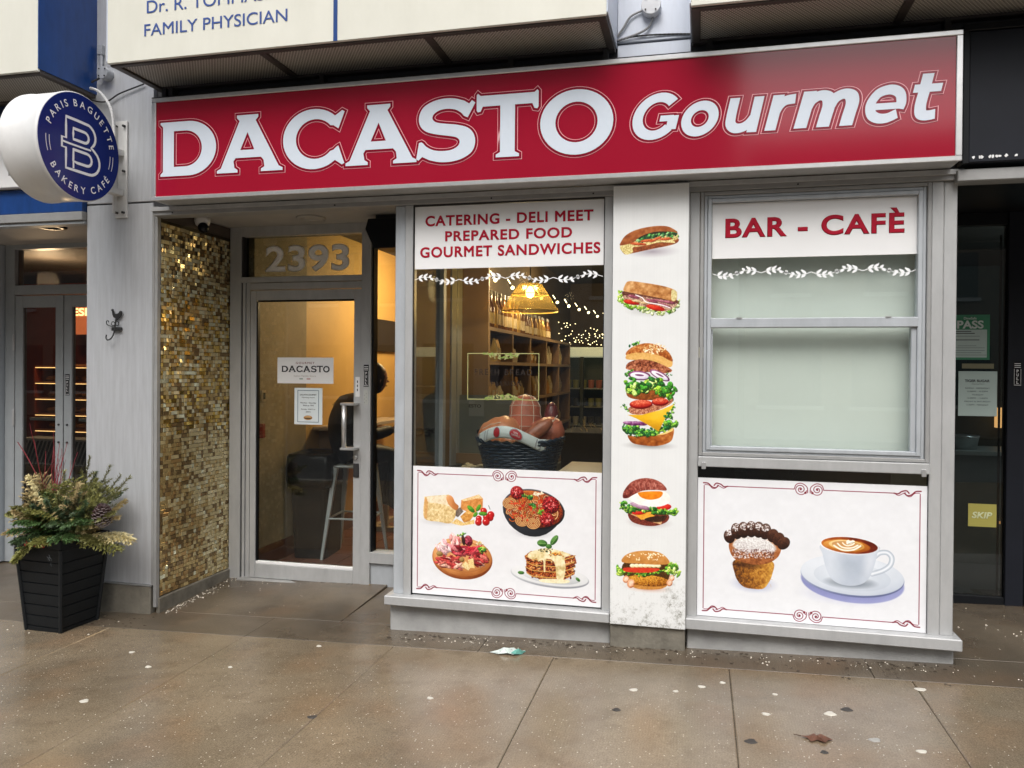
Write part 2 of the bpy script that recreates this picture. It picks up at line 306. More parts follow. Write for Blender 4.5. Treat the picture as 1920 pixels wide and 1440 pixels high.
    A.leaves([(150, 950), (250, 960), (380, 1000), (500, 960), (600, 900), (670, 890)], 42, 170, GD + ['8cc24a'], 11)
    A.poly(spline([(190, 1010), (230, 1080), (330, 1105), (480, 1110), (600, 1070), (632, 1000), (630, 940), (560, 985), (440, 1015), (250, 1020)]), 'b46c30', '6c3410', 'e8b070', nz=16, na=.3, grad=(.2, -.5))
    A.leaves([(180, 980), (300, 1000), (390, 1005), (460, 985)], 24, 60, GD, 12)
    for x in (215, 290): A.ell(x + 10, 895, 80, 20, 5, '8c4a80', '5c2050', 'd8b0d0', na=.3)
    A.poly([(190, 812), (330, 812), (520, 760), (640, 710), (560, 830), (490, 972), (380, 905), (270, 845)], 'f0c430', 'c08c18', 'fce88c', nz=64, na=.15, grad=(.1, -.9))
    A.leaves([(540, 850), (600, 790), (610, 850)], 26, 30, GD, 14)
    A.poly(spline([(470, 1005), (560, 975), (625, 935), (620, 965), (540, 1000)]), 'f0d890', 'd0a858', 'fff2c8', na=.2)
    # --- burger with a fried egg
    A.T = (0.5839, 0.0051, -13.19, -0.0369, 0.5929, 1226.21)
    A.shadow(310, 480, 190, 50, '907a78', .7)
    A.poly(spline([(150, 410), (180, 470), (270, 500), (360, 503), (440, 475), (458, 430), (400, 400), (200, 390)]), '8c4434', '4c1c18', 'b87058', nz=4, na=.4)
    A.poly([(160, 410), (260, 455), (400, 495), (410, 455), (300, 420), (200, 395)], 'e0b888', 'a47850', 'f8e0c0', nz=4, na=.4)
    A.poly([(205, 420), (330, 395), (352, 430), (250, 458)], 'f0b448', 'c88428', 'fcd888', na=.2)
    A.poly(spline([(275, 455), (330, 435), (440, 430), (410, 470), (330, 475)]), '44281c', '1c100c', '74503c', nz=4, na=.5)
    for x, y, w, h in ((235, 400, 55, 20), (420, 365, 55, 25)): A.ell(x, y, w, h, -8, 'dc3428', 'a01810', 'f47060', na=.1)
    A.leaves([(95, 335), (140, 380), (200, 370), (330, 385), (420, 405), (510, 405)], 28, 140, GR + ['2c6428'], 15)
    A.ell(240, 355, 75, 20, 15, 'b890a8', '7c5068', 'e4d0dc', na=.2)
    A.poly(spline([(155, 292), (230, 255), (400, 245), (460, 280), (455, 335), (370, 362), (240, 345), (180, 315)]), 'f6f2ea', 'd0c8bc', 'ffffff', nz=16, na=.15)
    A.poly(spline([(240, 250), (400, 248), (395, 290), (330, 308), (270, 298), (235, 275)]), 'f09820', 'c86c10', 'fcc860', nz=16, na=.2, grad=(0, -.5))
    A.poly(spline([(112, 288), (122, 235), (180, 170), (270, 145), (360, 160), (420, 200), (438, 240), (360, 235), (260, 240), (180, 275), (150, 292)]), 'a4584a', '6c2c28', 'd89888', nz=8, na=.45, grad=(.1, -.8))
    for x in (230, 270, 310, 350): A.line([(x, 180), (x + 14, 235)], 6, 'd09080', 'ecc0b0', .6)
    # --- chicken burger
    A.shadow(300, 970, 190, 40, 'c87c58', .7)
    A.poly(spline([(175, 930), (200, 970), (300, 982), (400, 975), (450, 945), (430, 920), (200, 915)]), 'd09850', '986020', 'f0cc90', na=.2, grad=(0, -.3))
    A.ell(300, 915, 165, 42, 0, 'c8882c', '7c4810', 'f0c058', nz=4, na=.6)
    A.poly(spline([(125, 780), (440, 780), (440, 930), (300, 945), (150, 925)]), '5c3c18', '3c2410', '8c6428', nz=4, na=.5)
    A.ell(300, 915, 165, 42, 0, 'c8882c', '7c4810', 'f0c058', nz=4, na=.6)
    for x, y, r in ((135, 905, 24), (172, 938, 28), (478, 895, 20), (462, 930, 22)): A.ell(x, y, r, r * 1.2, 20, 'e8b088', 'b06840', 'f8d8bc', na=.3); A.ell(x + 3, y + 2, r * .6, r * .8, 20, 'f4d4bc', 'd89c74', 'fbe8d8')
    A.leaves([(80, 830), (110, 860)], 26, 36, ['8cc040', 'b8dc60', '5c9430'], 16); A.leaves([(440, 850), (490, 800), (520, 860)], 32, 60, ['8cc040', 'b8dc60', '5c9430', 'd8ec90'], 17)
    A.leaves([(150, 850), (280, 870), (400, 850)], 20, 70, ['5c9430', '8cc040', '3c6c28'], 18)
    A.poly(spline([(115, 822), (200, 815), (370, 822), (378, 840), (300, 855), (140, 850)]), 'dc4c30', 'a42c18', 'f48468', na=.15)
    for x in range(185, 400, 32): A.ell(x, 803, 22, 15, 0, 'f4e8c0', 'c8b078', 'fffbe8', na=.2, off=x)
    A.poly(spline([(110, 778), (118, 735), (180, 702), (280, 690), (380, 702), (440, 740), (460, 785), (380, 795), (240, 788)]), 'd49c58', 'a8702c', 'f0cc94', nz=16, na=.15, grad=(0, -.7))
    A.specks(280, 735, 140, 30, 34, 7, ['fdf2d8', 'f8e8c0'], 9)
    # --- grime low on the right
    Y, X = np.mgrid[0:1962, 0:330]; n = NZ[4][Y % 512, X % 512] * .6 + NZ[2][Y % 512, X % 512] * .4
    n = .5 * n + .5 * NZ[16][Y % 512, X % 512]; m = np.clip(1 - np.hypot((X - 292) / 75, (Y - 1850) / 95), 0, 1) ** .7 * np.clip((n - .42) * 3.2, 0, 1) * .7 + np.clip((Y - 1925) / 50, 0, 1) * .12 + np.clip((Y - 1850) / 110, 0, 1) * np.clip((n - .5) * 4, 0, 1) * .5 + np.clip((Y - 1500) / 700, 0, 1) * np.clip((n - .62) * 5, 0, 1) * .4
    A.p = A.p * (1 - m[..., None]) + rgb('6c6a60') * m[..., None]
    return A.img('pillar_print')
def frame_lines(A, W, H, col='8c1c38', m=(24, 22, 24, 22)):
    A.T = (1, 0, 0, 0, 1, 0); l, t, r, b = m; x0, y0, x1, y1 = l, t, W - r, H - b; cx = (x0 + x1) / 2
    A.line([(x0 + 3, y0 + 12), (x0 + 3, y1 - 12)], 3, col); A.line([(x1 - 3, y0 + 12), (x1 - 3, y1 - 12)], 3, col)
    for y, sg in ((y0 + 12, 1), (y1 - 12, -1)):
        A.line([(x0 + 100, y), (cx - 60, y)], 3, col); A.line([(cx + 60, y), (x1 - 100, y)], 3, col)
        for xs, d in ((x0, 1), (x1, -1)):
            X = lambda v: xs + d * v
            A.line(spline([(X(0), y - 12 * sg), (X(20), y - 10 * sg), (X(36), y + 4 * sg), (X(52), y + 8 * sg), (X(64), y - 2 * sg)], closed=False), 5, col)
            A.line(spline([(X(6), y - 4 * sg), (X(24), y - 2 * sg), (X(40), y + 12 * sg), (X(54), y + 10 * sg)], closed=False), 2.5, col)
            A.line(spline([(X(46), y - 2 * sg), (X(56), y - 12 * sg), (X(74), y - 8 * sg), (X(88), y + 2 * sg), (X(104), y)], closed=False), 5, col)
            A.line(spline([(X(58), y - 4 * sg), (X(72), y + 2 * sg), (X(86), y + 9 * sg), (X(98), y + 4 * sg)], closed=False), 2.5, col)
        for d in (1, -1):
            o = []
            for i in range(46):
                a = i / 45 * 4.0 * math.pi; r = 25 * (1 - i / 52) ; o.append((cx + d * (34 - r * math.cos(a + .2) * 1.0), y + sg * (r * math.sin(a + .2))))
            A.line(o, 3, col); A.line(spline([(cx + d * 60, y), (cx + d * 52, y - 20 * sg), (cx + d * 30, y - 26 * sg), (cx + d * 8, y - 10 * sg), (cx + d * 5, y + 14 * sg)], closed=False), 3, col)
            A.ell(cx + d * 14, y + 14 * sg, 5, 5, 0, col); A.ell(cx + d * 34, y, 4, 4, 0, col)
def dishes_art():
    A = Art(918, 618, 'e6e6e8')
    # cheese
    A.T = (0.3694, 0.0026, 22.68, -0.0209, 0.3536, 69.87)
    A.shadow(320, 575, 330, 60, 'b8b4b4', .7)
    A.poly(spline([(98, 520), (100, 260), (120, 225), (400, 205), (440, 215), (530, 400), (530, 480), (460, 590), (300, 570)], 5), 'ead2a0', 'c8a468', 'fdf0cc', nz=8, na=.45, grad=(-.1, -.2))
    A.poly([(120, 225), (400, 205), (520, 390), (350, 330), (150, 300)], 'f2e2c4', 'dcc094', 'fff8e6', nz=8, na=.3)
    A.poly([(98, 520), (102, 260), (122, 225), (150, 300), (135, 525)], 'e0b478', 'c89454', 'f4d8a8', na=.2)
    A.poly([(595, 400), (605, 275), (840, 205), (895, 260), (890, 400), (760, 460)], 'e0a05c', 'bc7838', 'f6cc90', nz=8, na=.3)
    A.poly([(605, 275), (840, 205), (895, 262), (800, 262), (640, 295)], 'f4d8a8', 'dcb070', 'fff0d0', nz=4, na=.5)
    A.poly([(590, 500), (690, 415), (790, 470), (720, 560), (640, 585)], 'e2aa5c', 'b87c34', 'f8d898', nz=8, na=.4, grad=(0, -.5))
    A.poly([(470, 590), (540, 530), (640, 590), (780, 540), (780, 600), (600, 625)], 'f0d090', 'cca050', 'fff0c8', nz=4, na=.5)
    A.poly([(535, 410), (590, 375), (635, 430), (560, 510), (525, 490)], '7c6c60', '3c302c', 'b0a498', na=.3)
    A.poly(spline([(400, 240), (440, 208), (490, 240), (520, 310), (568, 360), (545, 410), (500, 400), (430, 330)]), 'dc9c64', 'b06c34', 'f8cc9c', nz=32, na=.2, grad=(-.5, -.4))
    for x, y, r in ((905, 430, 45), (1000, 480, 48), (990, 520, 45), (940, 510, 45), (840, 530, 40), (835, 580, 46), (935, 575, 50)): A.ell(x, y, r, r, 0, 'c41c20', '780c14', 'f05048', na=.05); A.ell(x - r * .3, y - r * .35, r * .22, r * .14, -20, 'ffd8d0')
    for x, y, rx, ry, a in ((735, 400, 62, 30, 40), (835, 385, 52, 24, -60), (895, 465, 60, 26, 0), (795, 475, 40, 24, -50)): A.ell(x, y, rx, ry, a, '5c9c30', '2c6418', '94cc58', nz=8, na=.2)
    A.line([(970, 355), (990, 405)], 7, '40483c')
    # meat board
    A.shadow(600, 1240, 440, 120, 'b4a8a0', .6)
    A.ell(615, 1070, 415, 275, 2, 'd08c54', '8c4c20', 'e8b880', nz=32, na=.15); A.ell(618, 1045, 405, 255, 2, 'e0a468', 'b87840', 'f4c898', nz=64, na=.25)
    A.ell(618, 1040, 350, 208, 2, 'c88450', '9c5c30', 'dca470', na=.1); A.ell(618, 1046, 342, 200, 2, 'e0a870', 'c48850', 'f0c490', na=.1)
    rg = np.random.RandomState(5)
    def meat(x, y, w, h, a, n, seed, cols=('b43c40', '8c2428', 'd07468', 'ecb4a0', 'c04c48')):
        r2 = np.random.RandomState(seed)
        for i in range(n):
            c = rgb(cols[r2.randint(len(cols))]); q = math.sqrt(r2.rand()); t = r2.rand() * 6.28; xx = x + w * q * math.cos(t); yy = y + h * q * math.sin(t)
            A.ell(xx, yy, 46 + 30 * r2.rand(), 14 + 12 * r2.rand(), a + r2.randn() * 22, c, c * .55, np.clip(c * 1.25 + .12, 0, 1), nz=4, na=.35, off=i)
    meat(430, 1110, 150, 70, 10, 46, 1); meat(850, 1080, 110, 75, 20, 34, 2); meat(370, 930, 90, 70, 60, 26, 3, ('f0c4c4', 'e8a8ac', 'f8dcd8', 'dc8c94')); meat(520, 830, 80, 60, 70, 20, 4, ('e89c98', 'dc7c7c', 'f0b8b0'))
    meat(600, 960, 110, 60, 15, 30, 6, ('a83040', '8c2030', 'c85860', 'dc8888')); meat(800, 960, 90, 40, -20, 22, 7, ('d03c4c', 'e05c64', 'b82c3c')); meat(560, 1180, 70, 30, 5, 12, 8)
    A.ell(700, 830, 58, 72, -10, '9c2c44', '501020', 'd87888', nz=4, na=.7); A.ell(632, 820, 24, 70, -10, '3c2420', '1c1010', '6c4840')
    for x, y, rx, ry, a in ((310, 1005, 45, 32, 0), (610, 1085, 36, 34, 0)): A.ell(x, y, rx, ry, a, 'a88850', '604820', 'd8c090', na=.1)
    A.poly([(605, 1165), (665, 1105), (705, 1150), (722, 1200), (700, 1232), (650, 1200)], 'f0dca8', 'c8a868', 'fff6d8', nz=4, na=.3); A.poly([(690, 1085), (765, 1065), (785, 1200), (720, 1195)], 'f2d89c', 'c8a060', 'fff4d0', nz=4, na=.3)
    A.leaves([(560, 765), (660, 730)], 26, 16, GR, 22); A.leaves([(860, 950), (930, 940)], 36, 26, GR, 23); A.leaves([(800, 860), (870, 880)], 28, 10, ['e8c890', 'f0dcb0', 'd0a868'], 24)
    # pasta bowl
    A.T = (0.3679, 0.0029, 422.50, -0.0212, 0.3617, 54.02)
    A.shadow(470, 690, 330, 90, '8c8c90', .6)
    A.poly([(74, 340), (82, 420), (110, 490), (160, 570), (220, 630), (290, 680), (360, 715), (430, 733), (500, 738), (560, 732), (640, 705), (710, 660), (765, 610), (810, 555), (850, 490), (876, 430), (880, 400)], '26282e', '08090c', '4c5058', nz=64, na=.1, grad=(-.2, -.3))
    A.ell(478, 380, 405, 252, 8, '34363c', '101216', '686c74', na=.05); A.ell(478, 378, 382, 232, 8, 'b85c2c', '6c2410', 'd88848', nz=4, na=.6)
    rg = np.random.RandomState(11)
    for i in range(135):
        t = rg.rand() * 6.283; q = math.sqrt(rg.rand()) * .92; x = 475 + 325 * q * math.cos(t); y = 385 + 185 * q * math.sin(t); r = 26 + 50 * rg.rand(); a0 = rg.rand() * 360
        A.line(arcpts(x, y, r, r * (.5 + .4 * rg.rand()), a0, a0 + 90 + 170 * rg.rand(), 12, rg.rand() * 180), 17, ['6c2008', 'a04818', '501404'][i % 3], ['f4c47c', 'fbe0a8', 'e89850', 'fdeac0'][i % 4])
    for cx, cy in ((330, 530), (475, 565), (165, 300)):
        for r in (85, 64, 44, 25): A.line(arcpts(cx, cy, r, r * .8, 0, 350, 20), 18, '8c3c10', 'fbe0a8')
    A.specks(420, 380, 300, 170, 60, 17, ['c83018', 'e05c34', 'a82010'], 12)
    for x, y, r in ((262, 165, 88), (700, 330, 112), (650, 520, 92)):
        A.ell(x, y, r, r, 0, '9c1c24', '48080c', 'd85050', nz=4, na=.8); A.specks(x - 10, y - 20, r * .7, r * .6, 40, 9, ['e87878', 'c02830', '701018', 'f4b4ac'], int(r))
    A.leaves([(350, 200), (480, 250)], 30, 26, GD + ['8cc24a'], 30); A.leaves([(430, 310), (500, 350)], 30, 24, GD + ['8cc24a'], 31); A.leaves([(570, 390), (560, 440)], 26, 14, ['8cc24a', '5c9c34'], 32)
    A.specks(540, 180, 60, 25, 12, 16, ['f4ecd8', 'e8dcc0'], 33)
    # lasagne
    A.shadow(700, 1340, 420, 60, '9c9ca0', .5)
    A.ell(682, 1248, 508, 142, 4, 'c8c9cc', '8c8e94', 'e8e8ea', na=.03); A.ell(682, 1235, 500, 130, 4, 'e4e4e4', 'c4c6c8', 'f8f8f8', na=.03, flat=.6)
    A.ell(700, 1250, 380, 90, 4, 'd8d9da', 'b8babc', 'ececec', na=.03)
    A.poly([(380, 1180), (385, 1060), (360, 985), (440, 930), (640, 890), (850, 930), (1005, 985), (1030, 1070), (980, 1120), (1010, 1210), (880, 1290), (740, 1320), (560, 1290), (420, 1230)], 'a84c20', '4c1408', 'e09850', nz=4, na=.9, jag=3)
    rg = np.random.RandomState(14)
    for i in range(110): x = 390 + 600 * rg.rand(); y = 990 + 270 * rg.rand(); A.ell(x, y, 15 + 14 * rg.rand(), 9 + 7 * rg.rand(), rg.rand() * 180, ['6c1c10', '8c2c18', 'c86428', 'e8b878', '50140c', 'f0d0a0'][i % 6], '2c0804', 'e8a878', na=.4, off=i)
    for y, dx in ((985, 0), (1060, 10), (1130, 0), (1205, 15)): A.line(spline([(375 + dx, y), (480, y + 45), (620, y + 55), (760, y + 62), (900, y + 40), (1010 - dx, y - 5)], closed=False), 13, 'b87c34', 'f4d48c')
    A.poly(spline([(400, 985), (450, 930), (640, 885), (840, 925), (960, 975), (880, 1010), (890, 1130), (860, 1290), (780, 1290), (760, 1120), (720, 1040), (640, 1035), (630, 1180), (610, 1180), (600, 1040), (540, 1060), (520, 1020), (450, 1030)], 5), 'efe0b4', 'c4a868', 'fffbe8', nz=16, na=.35, grad=(0, -.2))
    A.poly(spline([(545, 1300), (620, 1280), (900, 1290), (940, 1320), (850, 1338), (620, 1330)]), 'f2e8c4', 'd4c090', 'fffdf0', na=.2)
    A.leaves([(700, 960), (860, 970)], 34, 16, ['e09040', 'd07828', 'f0b870'], 40); A.specks(650, 915, 110, 22, 22, 10, ['3c4020', '586830'], 41)
    for x, y, rx, ry, a in ((590, 822, 66, 44, 5), (745, 782, 74, 36, -55), (675, 862, 40, 30, 0), (315, 1205, 42, 22, 0), (1045, 1285, 34, 18, 40)): A.ell(x, y, rx, ry, a, '4c8038', '24501c', '88b468', nz=8, na=.2)
    A.line([(540, 822), (640, 828)], 5, 'a8c888'); A.line([(712, 830), (780, 738)], 5, 'a8c888')
    frame_lines(A, 918, 618)
    A.p *= 1 - .03 * NZ[32][np.arange(618) % 512][:, np.arange(918) % 512][..., None]
    return A.img('dishes_print')
def cafe_art():
    A = Art(932, 613, 'e6e7ea')
    A.T = (0.2470, 0.0024, 75.41, -0.0156, 0.2587, 150.08)
    A.shadow(660, 1230, 440, 170, '7c84b0', .8)
    A.poly(spline([(325, 830), (340, 1060), (400, 1190), (500, 1280), (660, 1310), (820, 1305), (910, 1210), (975, 1060), (990, 860), (700, 800)], 6), 'b47c30', '5c3418', 'e8bc60', nz=8, na=.35, grad=(.7, -.1))
    rg = np.random.RandomState(2)
    for i in range(60): x = 350 + 600 * rg.rand(); y = 900 + 340 * rg.rand(); A.line([(x, y), (x + 20 * rg.randn(), y + 60 * rg.rand())], 7, 'd89c50', 'f0c880', .5)
    A.ell(560, 900, 200, 60, 0, '3c2018', al=.5, soft=14)
    A.poly(spline([(245, 530), (260, 690), (350, 810), (520, 870), (700, 900), (900, 880), (1060, 780), (1120, 660), (1110, 580), (900, 480), (600, 440), (400, 450)], 6), 'b87848', '744020', 'e0b088', nz=8, na=.25, grad=(0, -.5))
    A.poly(spline([(300, 560), (400, 450), (600, 430), (850, 460), (1000, 560), (1040, 640), (980, 690), (800, 680), (600, 700), (400, 660)], 6), 'e0dcd8', 'a89898', 'fcfcfc', nz=4, na=.45, grad=(0, -.7), soft=10)
    for i in range(420):
        x = 300 + 700 * rg.rand(); y = 640 + 150 * rg.rand() ** 1.4; A.ell(x, y, 6 + 10 * rg.rand(), 5 + 7 * rg.rand(), 0, ['f0ecec', 'c8b8b8', '5c3028', 'e8e0e0', '84584c'][rg.randint(5)], al=.8)
    for (x, y), a in zip([(245, 410), (370, 320), (490, 300), (620, 290), (745, 300), (860, 330), (985, 400), (1080, 460), (1165, 530)], (-12, -8, -4, 0, 3, 8, 16, 24, 38)):
        A.ell(x, y + 10, 94, 140 if 300 < x < 900 else 118, a, '4c2a1e', '20100a', '8c5c40', nz=4, na=.45)
        for j in range(11):
            o = (j - 5) * 14; c, n_ = math.cos(math.radians(a)), math.sin(math.radians(a)); h = math.sqrt(max(0, 1 - (o / 78) ** 2)) * (130 if 300 < x < 900 else 108)
            q = [(x + o * c - t * n_ * -1 * -1, y + 10 + o * n_ + t * c) for t in (-h, 0, h)]; A.line(q, 5, '140806', None, .8)
            q = [(x + (o + 6) * c - t * n_, y + 10 + o * n_ + t * c) for t in (-h * .95, -h * .3)]; A.line(q, 5, 'cfc0bc' if x < 950 else '9c6c54', None, .8)
        if x < 950: A.specks(x, y - 50, 60, 62, 24, 12, ['f4eeee', 'd8ccc8', 'e8e4e4'], int(x))
    # cup
    A.T = (0.2632, 0.0028, 410.57, -0.0175, 0.2832, 157.31)
    A.shadow(800, 1180, 800, 190, '9ca0cc', .55)
    A.ell(870, 985, 752, 322, 3, '8c90c0', 'a0a4d0', 'b8bce0', nz=64, na=.1, al=.9, soft=3)
    A.ell(868, 900, 755, 318, 3, 'a8b0c8', '70789c', 'dce2ee', nz=64, na=.05)
    A.ell(868, 880, 752, 308, 3, 'd8dee6', 'bcc4d2', 'eef1f6', nz=64, na=.05, flat=.3)
    A.ell(870, 905, 560, 215, 3, 'd0d7e0', 'bac3d0', 'e4e9f0', nz=64, na=.05, flat=.5)
    A.ell(850, 990, 290, 70, 0, '56606c', al=.7, soft=18)
    hp = spline([(1215, 600), (1290, 545), (1400, 545), (1465, 620), (1440, 730), (1330, 810), (1170, 860)], closed=False)
    A.line(hp, 78, 'a8b2c0', 'e8edf2')
    A.line(hp, 26, 'f2f4f8', None, .4)
    A.poly(spline([(405, 410), (425, 560), (480, 780), (560, 930), (680, 1010), (850, 1040), (1010, 1015), (1120, 930), (1200, 760), (1250, 560), (1265, 440), (830, 330)], 6), 'c4ccd8', '98a2b0', 'eaeef4', nz=64, na=.12, grad=(-.15, -.2))
    A.ell(600, 700, 130, 250, -14, 'eef2f6', al=.35, soft=40); A.ell(1130, 720, 70, 220, 14, 'f2f4f8', al=.4, soft=30); A.ell(850, 760, 200, 190, 0, '98a4b2', al=.35, soft=60)
    A.ell(835, 438, 432, 142, 2.5, 'f4f4f6', 'd0d4dc', 'ffffff', na=.02); A.ell(832, 430, 410, 126, 2.5, 'b05c1c', '74240c', 'd88838', nz=32, na=.3, L=(-.9, .3))
    A.ell(790, 440, 345, 98, 2, 'd89440', 'b0641c', 'f0c074', nz=32, na=.3); A.ell(790, 430, 260, 82, 3, 'f0d090', 'd09c4c', 'fce8bc', nz=32, na=.2)
    A.ell(800, 428, 225, 62, 3, 'b8743c', al=.5)
    for q, w in (([(600, 430), (680, 480), (770, 505), (900, 495), (1000, 440)], 30), ([(655, 400), (710, 450), (790, 470), (880, 465), (960, 430)], 26), ([(730, 390), (760, 420), (810, 435), (880, 420), (905, 400)], 22)): A.line(spline(q, closed=False), w, 'ecdcb8', 'fffdf4')
    A.poly(spline([(800, 415), (785, 370), (815, 345), (850, 362), (885, 350), (915, 370), (880, 400)]), 'fbf6e8'); A.line([(810, 410), (850, 395), (905, 385)], 6, '7c6c50')
    frame_lines(A, 932, 613)
    A.p *= 1 - .03 * NZ[32][np.arange(613) % 512][:, np.arange(932) % 512][..., None]
    return A.img('cafe_print')
ALU = mat('grey painted aluminium', (.47, .475, .475), .42, .2, 9, .24, stretch=(1, 1, .35), bump=.08, bscale=240, rn=.08)
ALUD = mat('weathered grey aluminium', (.33, .33, .325), .5, .15, 7, .22, bump=.1, bscale=200)
ALUB = mat('bluish grey aluminium', (.49, .52, .55), .4, .2, 9, .24, stretch=(1, 1, .35), bump=.06, bscale=240)
BRIGHT = mat('bright aluminium', (.68, .68, .68), .3, .7, 20, .15)
PILM = mat('brushed pale metal sheet', (.56, .575, .60), .36, .3, 6, 0, col2=(.44, .45, .465), stretch=(7, 7, .55), bump=.12, bscale=90, rn=.07)
PILW = mat('pale blue white metal sheet', (.66, .70, .78), .35, .4, 3, .2, stretch=(3, 3, .6), rn=.08)
CONC = mat('stained concrete', (.22, .20, .16), .75, 0, 9, .55, bump=.5, bscale=60)
RISER = mat('grey painted kerb', (.43, .43, .42), .6, 0, 5, .35, bump=.35, bscale=90)
BLACK = mat('black paint', (.008, .009, .011), .4, spec=.2)
NAVY = mat('dark navy sheet', (.012, .014, .021), .5, 0, 4, .3, spec=.22)
DARK = mat('dark steel', (.035, .034, .035), .55, .2, 12, .3)
WHITE = mat('white vinyl', (.80, .80, .80), .4, 0, 3, .05)
REDV = mat('crimson vinyl letter', (.38, .003, .022), .5, spec=.2)
CREAM = mat('cream awning vinyl', (.70, .69, .61), .5, 0, 2.2, 0, col2=(.62, .61, .53), stretch=(1.5, 1.5, .7), bump=.9, bscale=3.2)
BLUE = mat('royal blue vinyl', (.012, .06, .24), .3, 0, 5, .3, stretch=(4, 4, 1))
SIGNR = mat('glossy red sign face', (.31, .007, .025), .10, 0, 1.5, .08, spec=.55, bump=.03, bscale=6)
SIGND = mat('dark red outline', (.22, .005, .02), .2)
SIGNP = mat('pink outline', (.78, .36, .40), .2)
SIGNW = mat('lilac white letter', (.62, .68, .76), .22, 0, 30, .04)
GLASS = glassmat('clear shop glass', (.92, .94, .93), 1.8)
GLASSD = glassmat('tinted shop glass', (.58, .61, .60), 1.7)
CEIL = mat('soffit paint', (.42, .40, .37), .7, 0, 3, .15)
# ---------------------------------------------------------------- text and curve shapes as meshes
def curve_mesh(conts, offset=0, name='shape'):
    c = bpy.data.curves.new(name, 'CURVE'); c.dimensions = '2D'; c.fill_mode = 'BOTH'; c.offset = offset
    for P in conts:
        s = c.splines.new('POLY'); s.points.add(len(P) - 1); s.use_cyclic_u = True
        for i, p in enumerate(P): s.points[i].co = (p[0], p[1], 0, 1)
    o = bpy.data.objects.new(name, c); me = bpy.data.meshes.new_from_object(o); bpy.data.objects.remove(o); return me
def text_mesh(s, offset=0, shear=0, space=1):
    c = bpy.data.curves.new('t', 'FONT'); c.body = s; c.bevel_depth = offset; c.bevel_resolution = 0; c.shear = shear; c.space_character = space
    o = bpy.data.objects.new('t', c); me = bpy.data.meshes.new_from_object(o); bpy.data.objects.remove(o); return me
def flat(me, fn, name, m, parent, ax='y'):
    """map a 2D mesh through fn(x, y) -> world point and link it"""
    off = ORG.get(parent.name, Vector((0, 0, 0))) if parent else Vector((0, 0, 0))
    for v in me.vertices: z_ = v.co.z * .02; v.co = Vector(fn(v.co.x, v.co.y)) - off + (Vector((z_, 0, 0)) if 'x' in ax else Vector((0, -z_, 0)))
    me.materials.clear(); me.materials.append(m); me.name = name
    o = bpy.data.objects.new(name, me); COL.objects.link(o)
    if parent: o.parent = parent; ORG[o.name] = off
    return o
CAPH = None
def bb(me): xs = [v.co.x for v in me.vertices]; ys = [v.co.y for v in me.vertices]; return min(xs), max(xs), min(ys), max(ys)
def text(s, x0, x1, zb, zt, y, m, parent, offset=.012, shear=0, space=1, name='lettering', split=False):
    """one printed line fitted to x0..x1; zb..zt is its full inked height"""
    me = text_mesh(s, offset, shear, space); a, b, c, d = bb(me); sx, sz = (x1 - x0) / (b - a), (zt - zb) / (d - c)
    if not split: return flat(me, (lambda u, v: (x0 + (u - a) * sx, y, zb + (v - c) * sz)), name, m, parent)
    for i, ch in enumerate(s):
        if ch == ' ': continue
        e = bb(text_mesh(s[:i + 1], offset, shear, space))[1]; g = text_mesh(ch, offset, shear, space); ga, gb, _, _ = bb(g); sh = e - gb
        flat(g, (lambda u, v: (x0 + (u + sh - a) * sx, y, zb + (v - c) * sz)), 'letter', m, parent)
def arc(cx, cy, rx, ry, a0, a1, n=20): return [(cx + rx * math.cos(R(a0 + (a1 - a0) * i / (n - 1))), cy + ry * math.sin(R(a0 + (a1 - a0) * i / (n - 1)))) for i in range(n)]
GL = {
 'D': (1.11, [[(0, 0), (.0, .035), (.05, .085), (.05, .915), (0, .965), (0, 1.0)] + [(.5, 1.0)] + arc(.56, .5, .55, .5, 88, -88, 26) + [(.5, 0)], [(.27, .17), (.27, .83), (.48, .83)] + arc(.5, .5, .33, .33, 85, -85, 20) + [(.48, .17)]]),
 'A': (1.26, [[(0, 0), (0, .045), (.075, .085), (.435, .925), (.385, .985), (.385, 1.03), (.795, 1.03), (.795, .985), (.745, .925), (1.185, .085), (1.26, .045), (1.26, 0), (.85, 0), (.85, .045), (.915, .085), (.90, .2), (.85, .26), (.36, .26), (.32, .2), (.34, .085), (.40, .045), (.40, 0)], [(.45, .40), (.59, .72), (.72, .40)]]),
 'C': (1.13, [arc(.57, .51, .57, .53, 47, 313, 34) + [(1.03, .075), (1.085, .035), (1.13, .06), (1.02, .37), (.985, .35), (.93, .30)] + arc(.60, .51, .36, .35, 320, 40, 28) + [(.93, .73), (.99, .69), (1.02, .67), (1.13, .96), (1.085, .985), (1.03, .945)]]),
 'T': (1.01, [[(.32, 0), (.32, .045), (.39, .085), (.39, .86), (.10, .86), (.065, .78), (.02, .77), (.0, .80), (0, 1.055), (.02, 1.08), (.065, 1.04), (.945, 1.04), (.99, 1.08), (1.01, 1.055), (1.01, .80), (.99, .77), (.945, .78), (.91, .86), (.63, .86), (.63, .085), (.70, .045), (.70, 0)]]),
 'O': (1.14, [arc(.57, .5, .57, .53, 0, 350, 44), arc(.57, .5, .33, .33, 0, 350, 36)])}
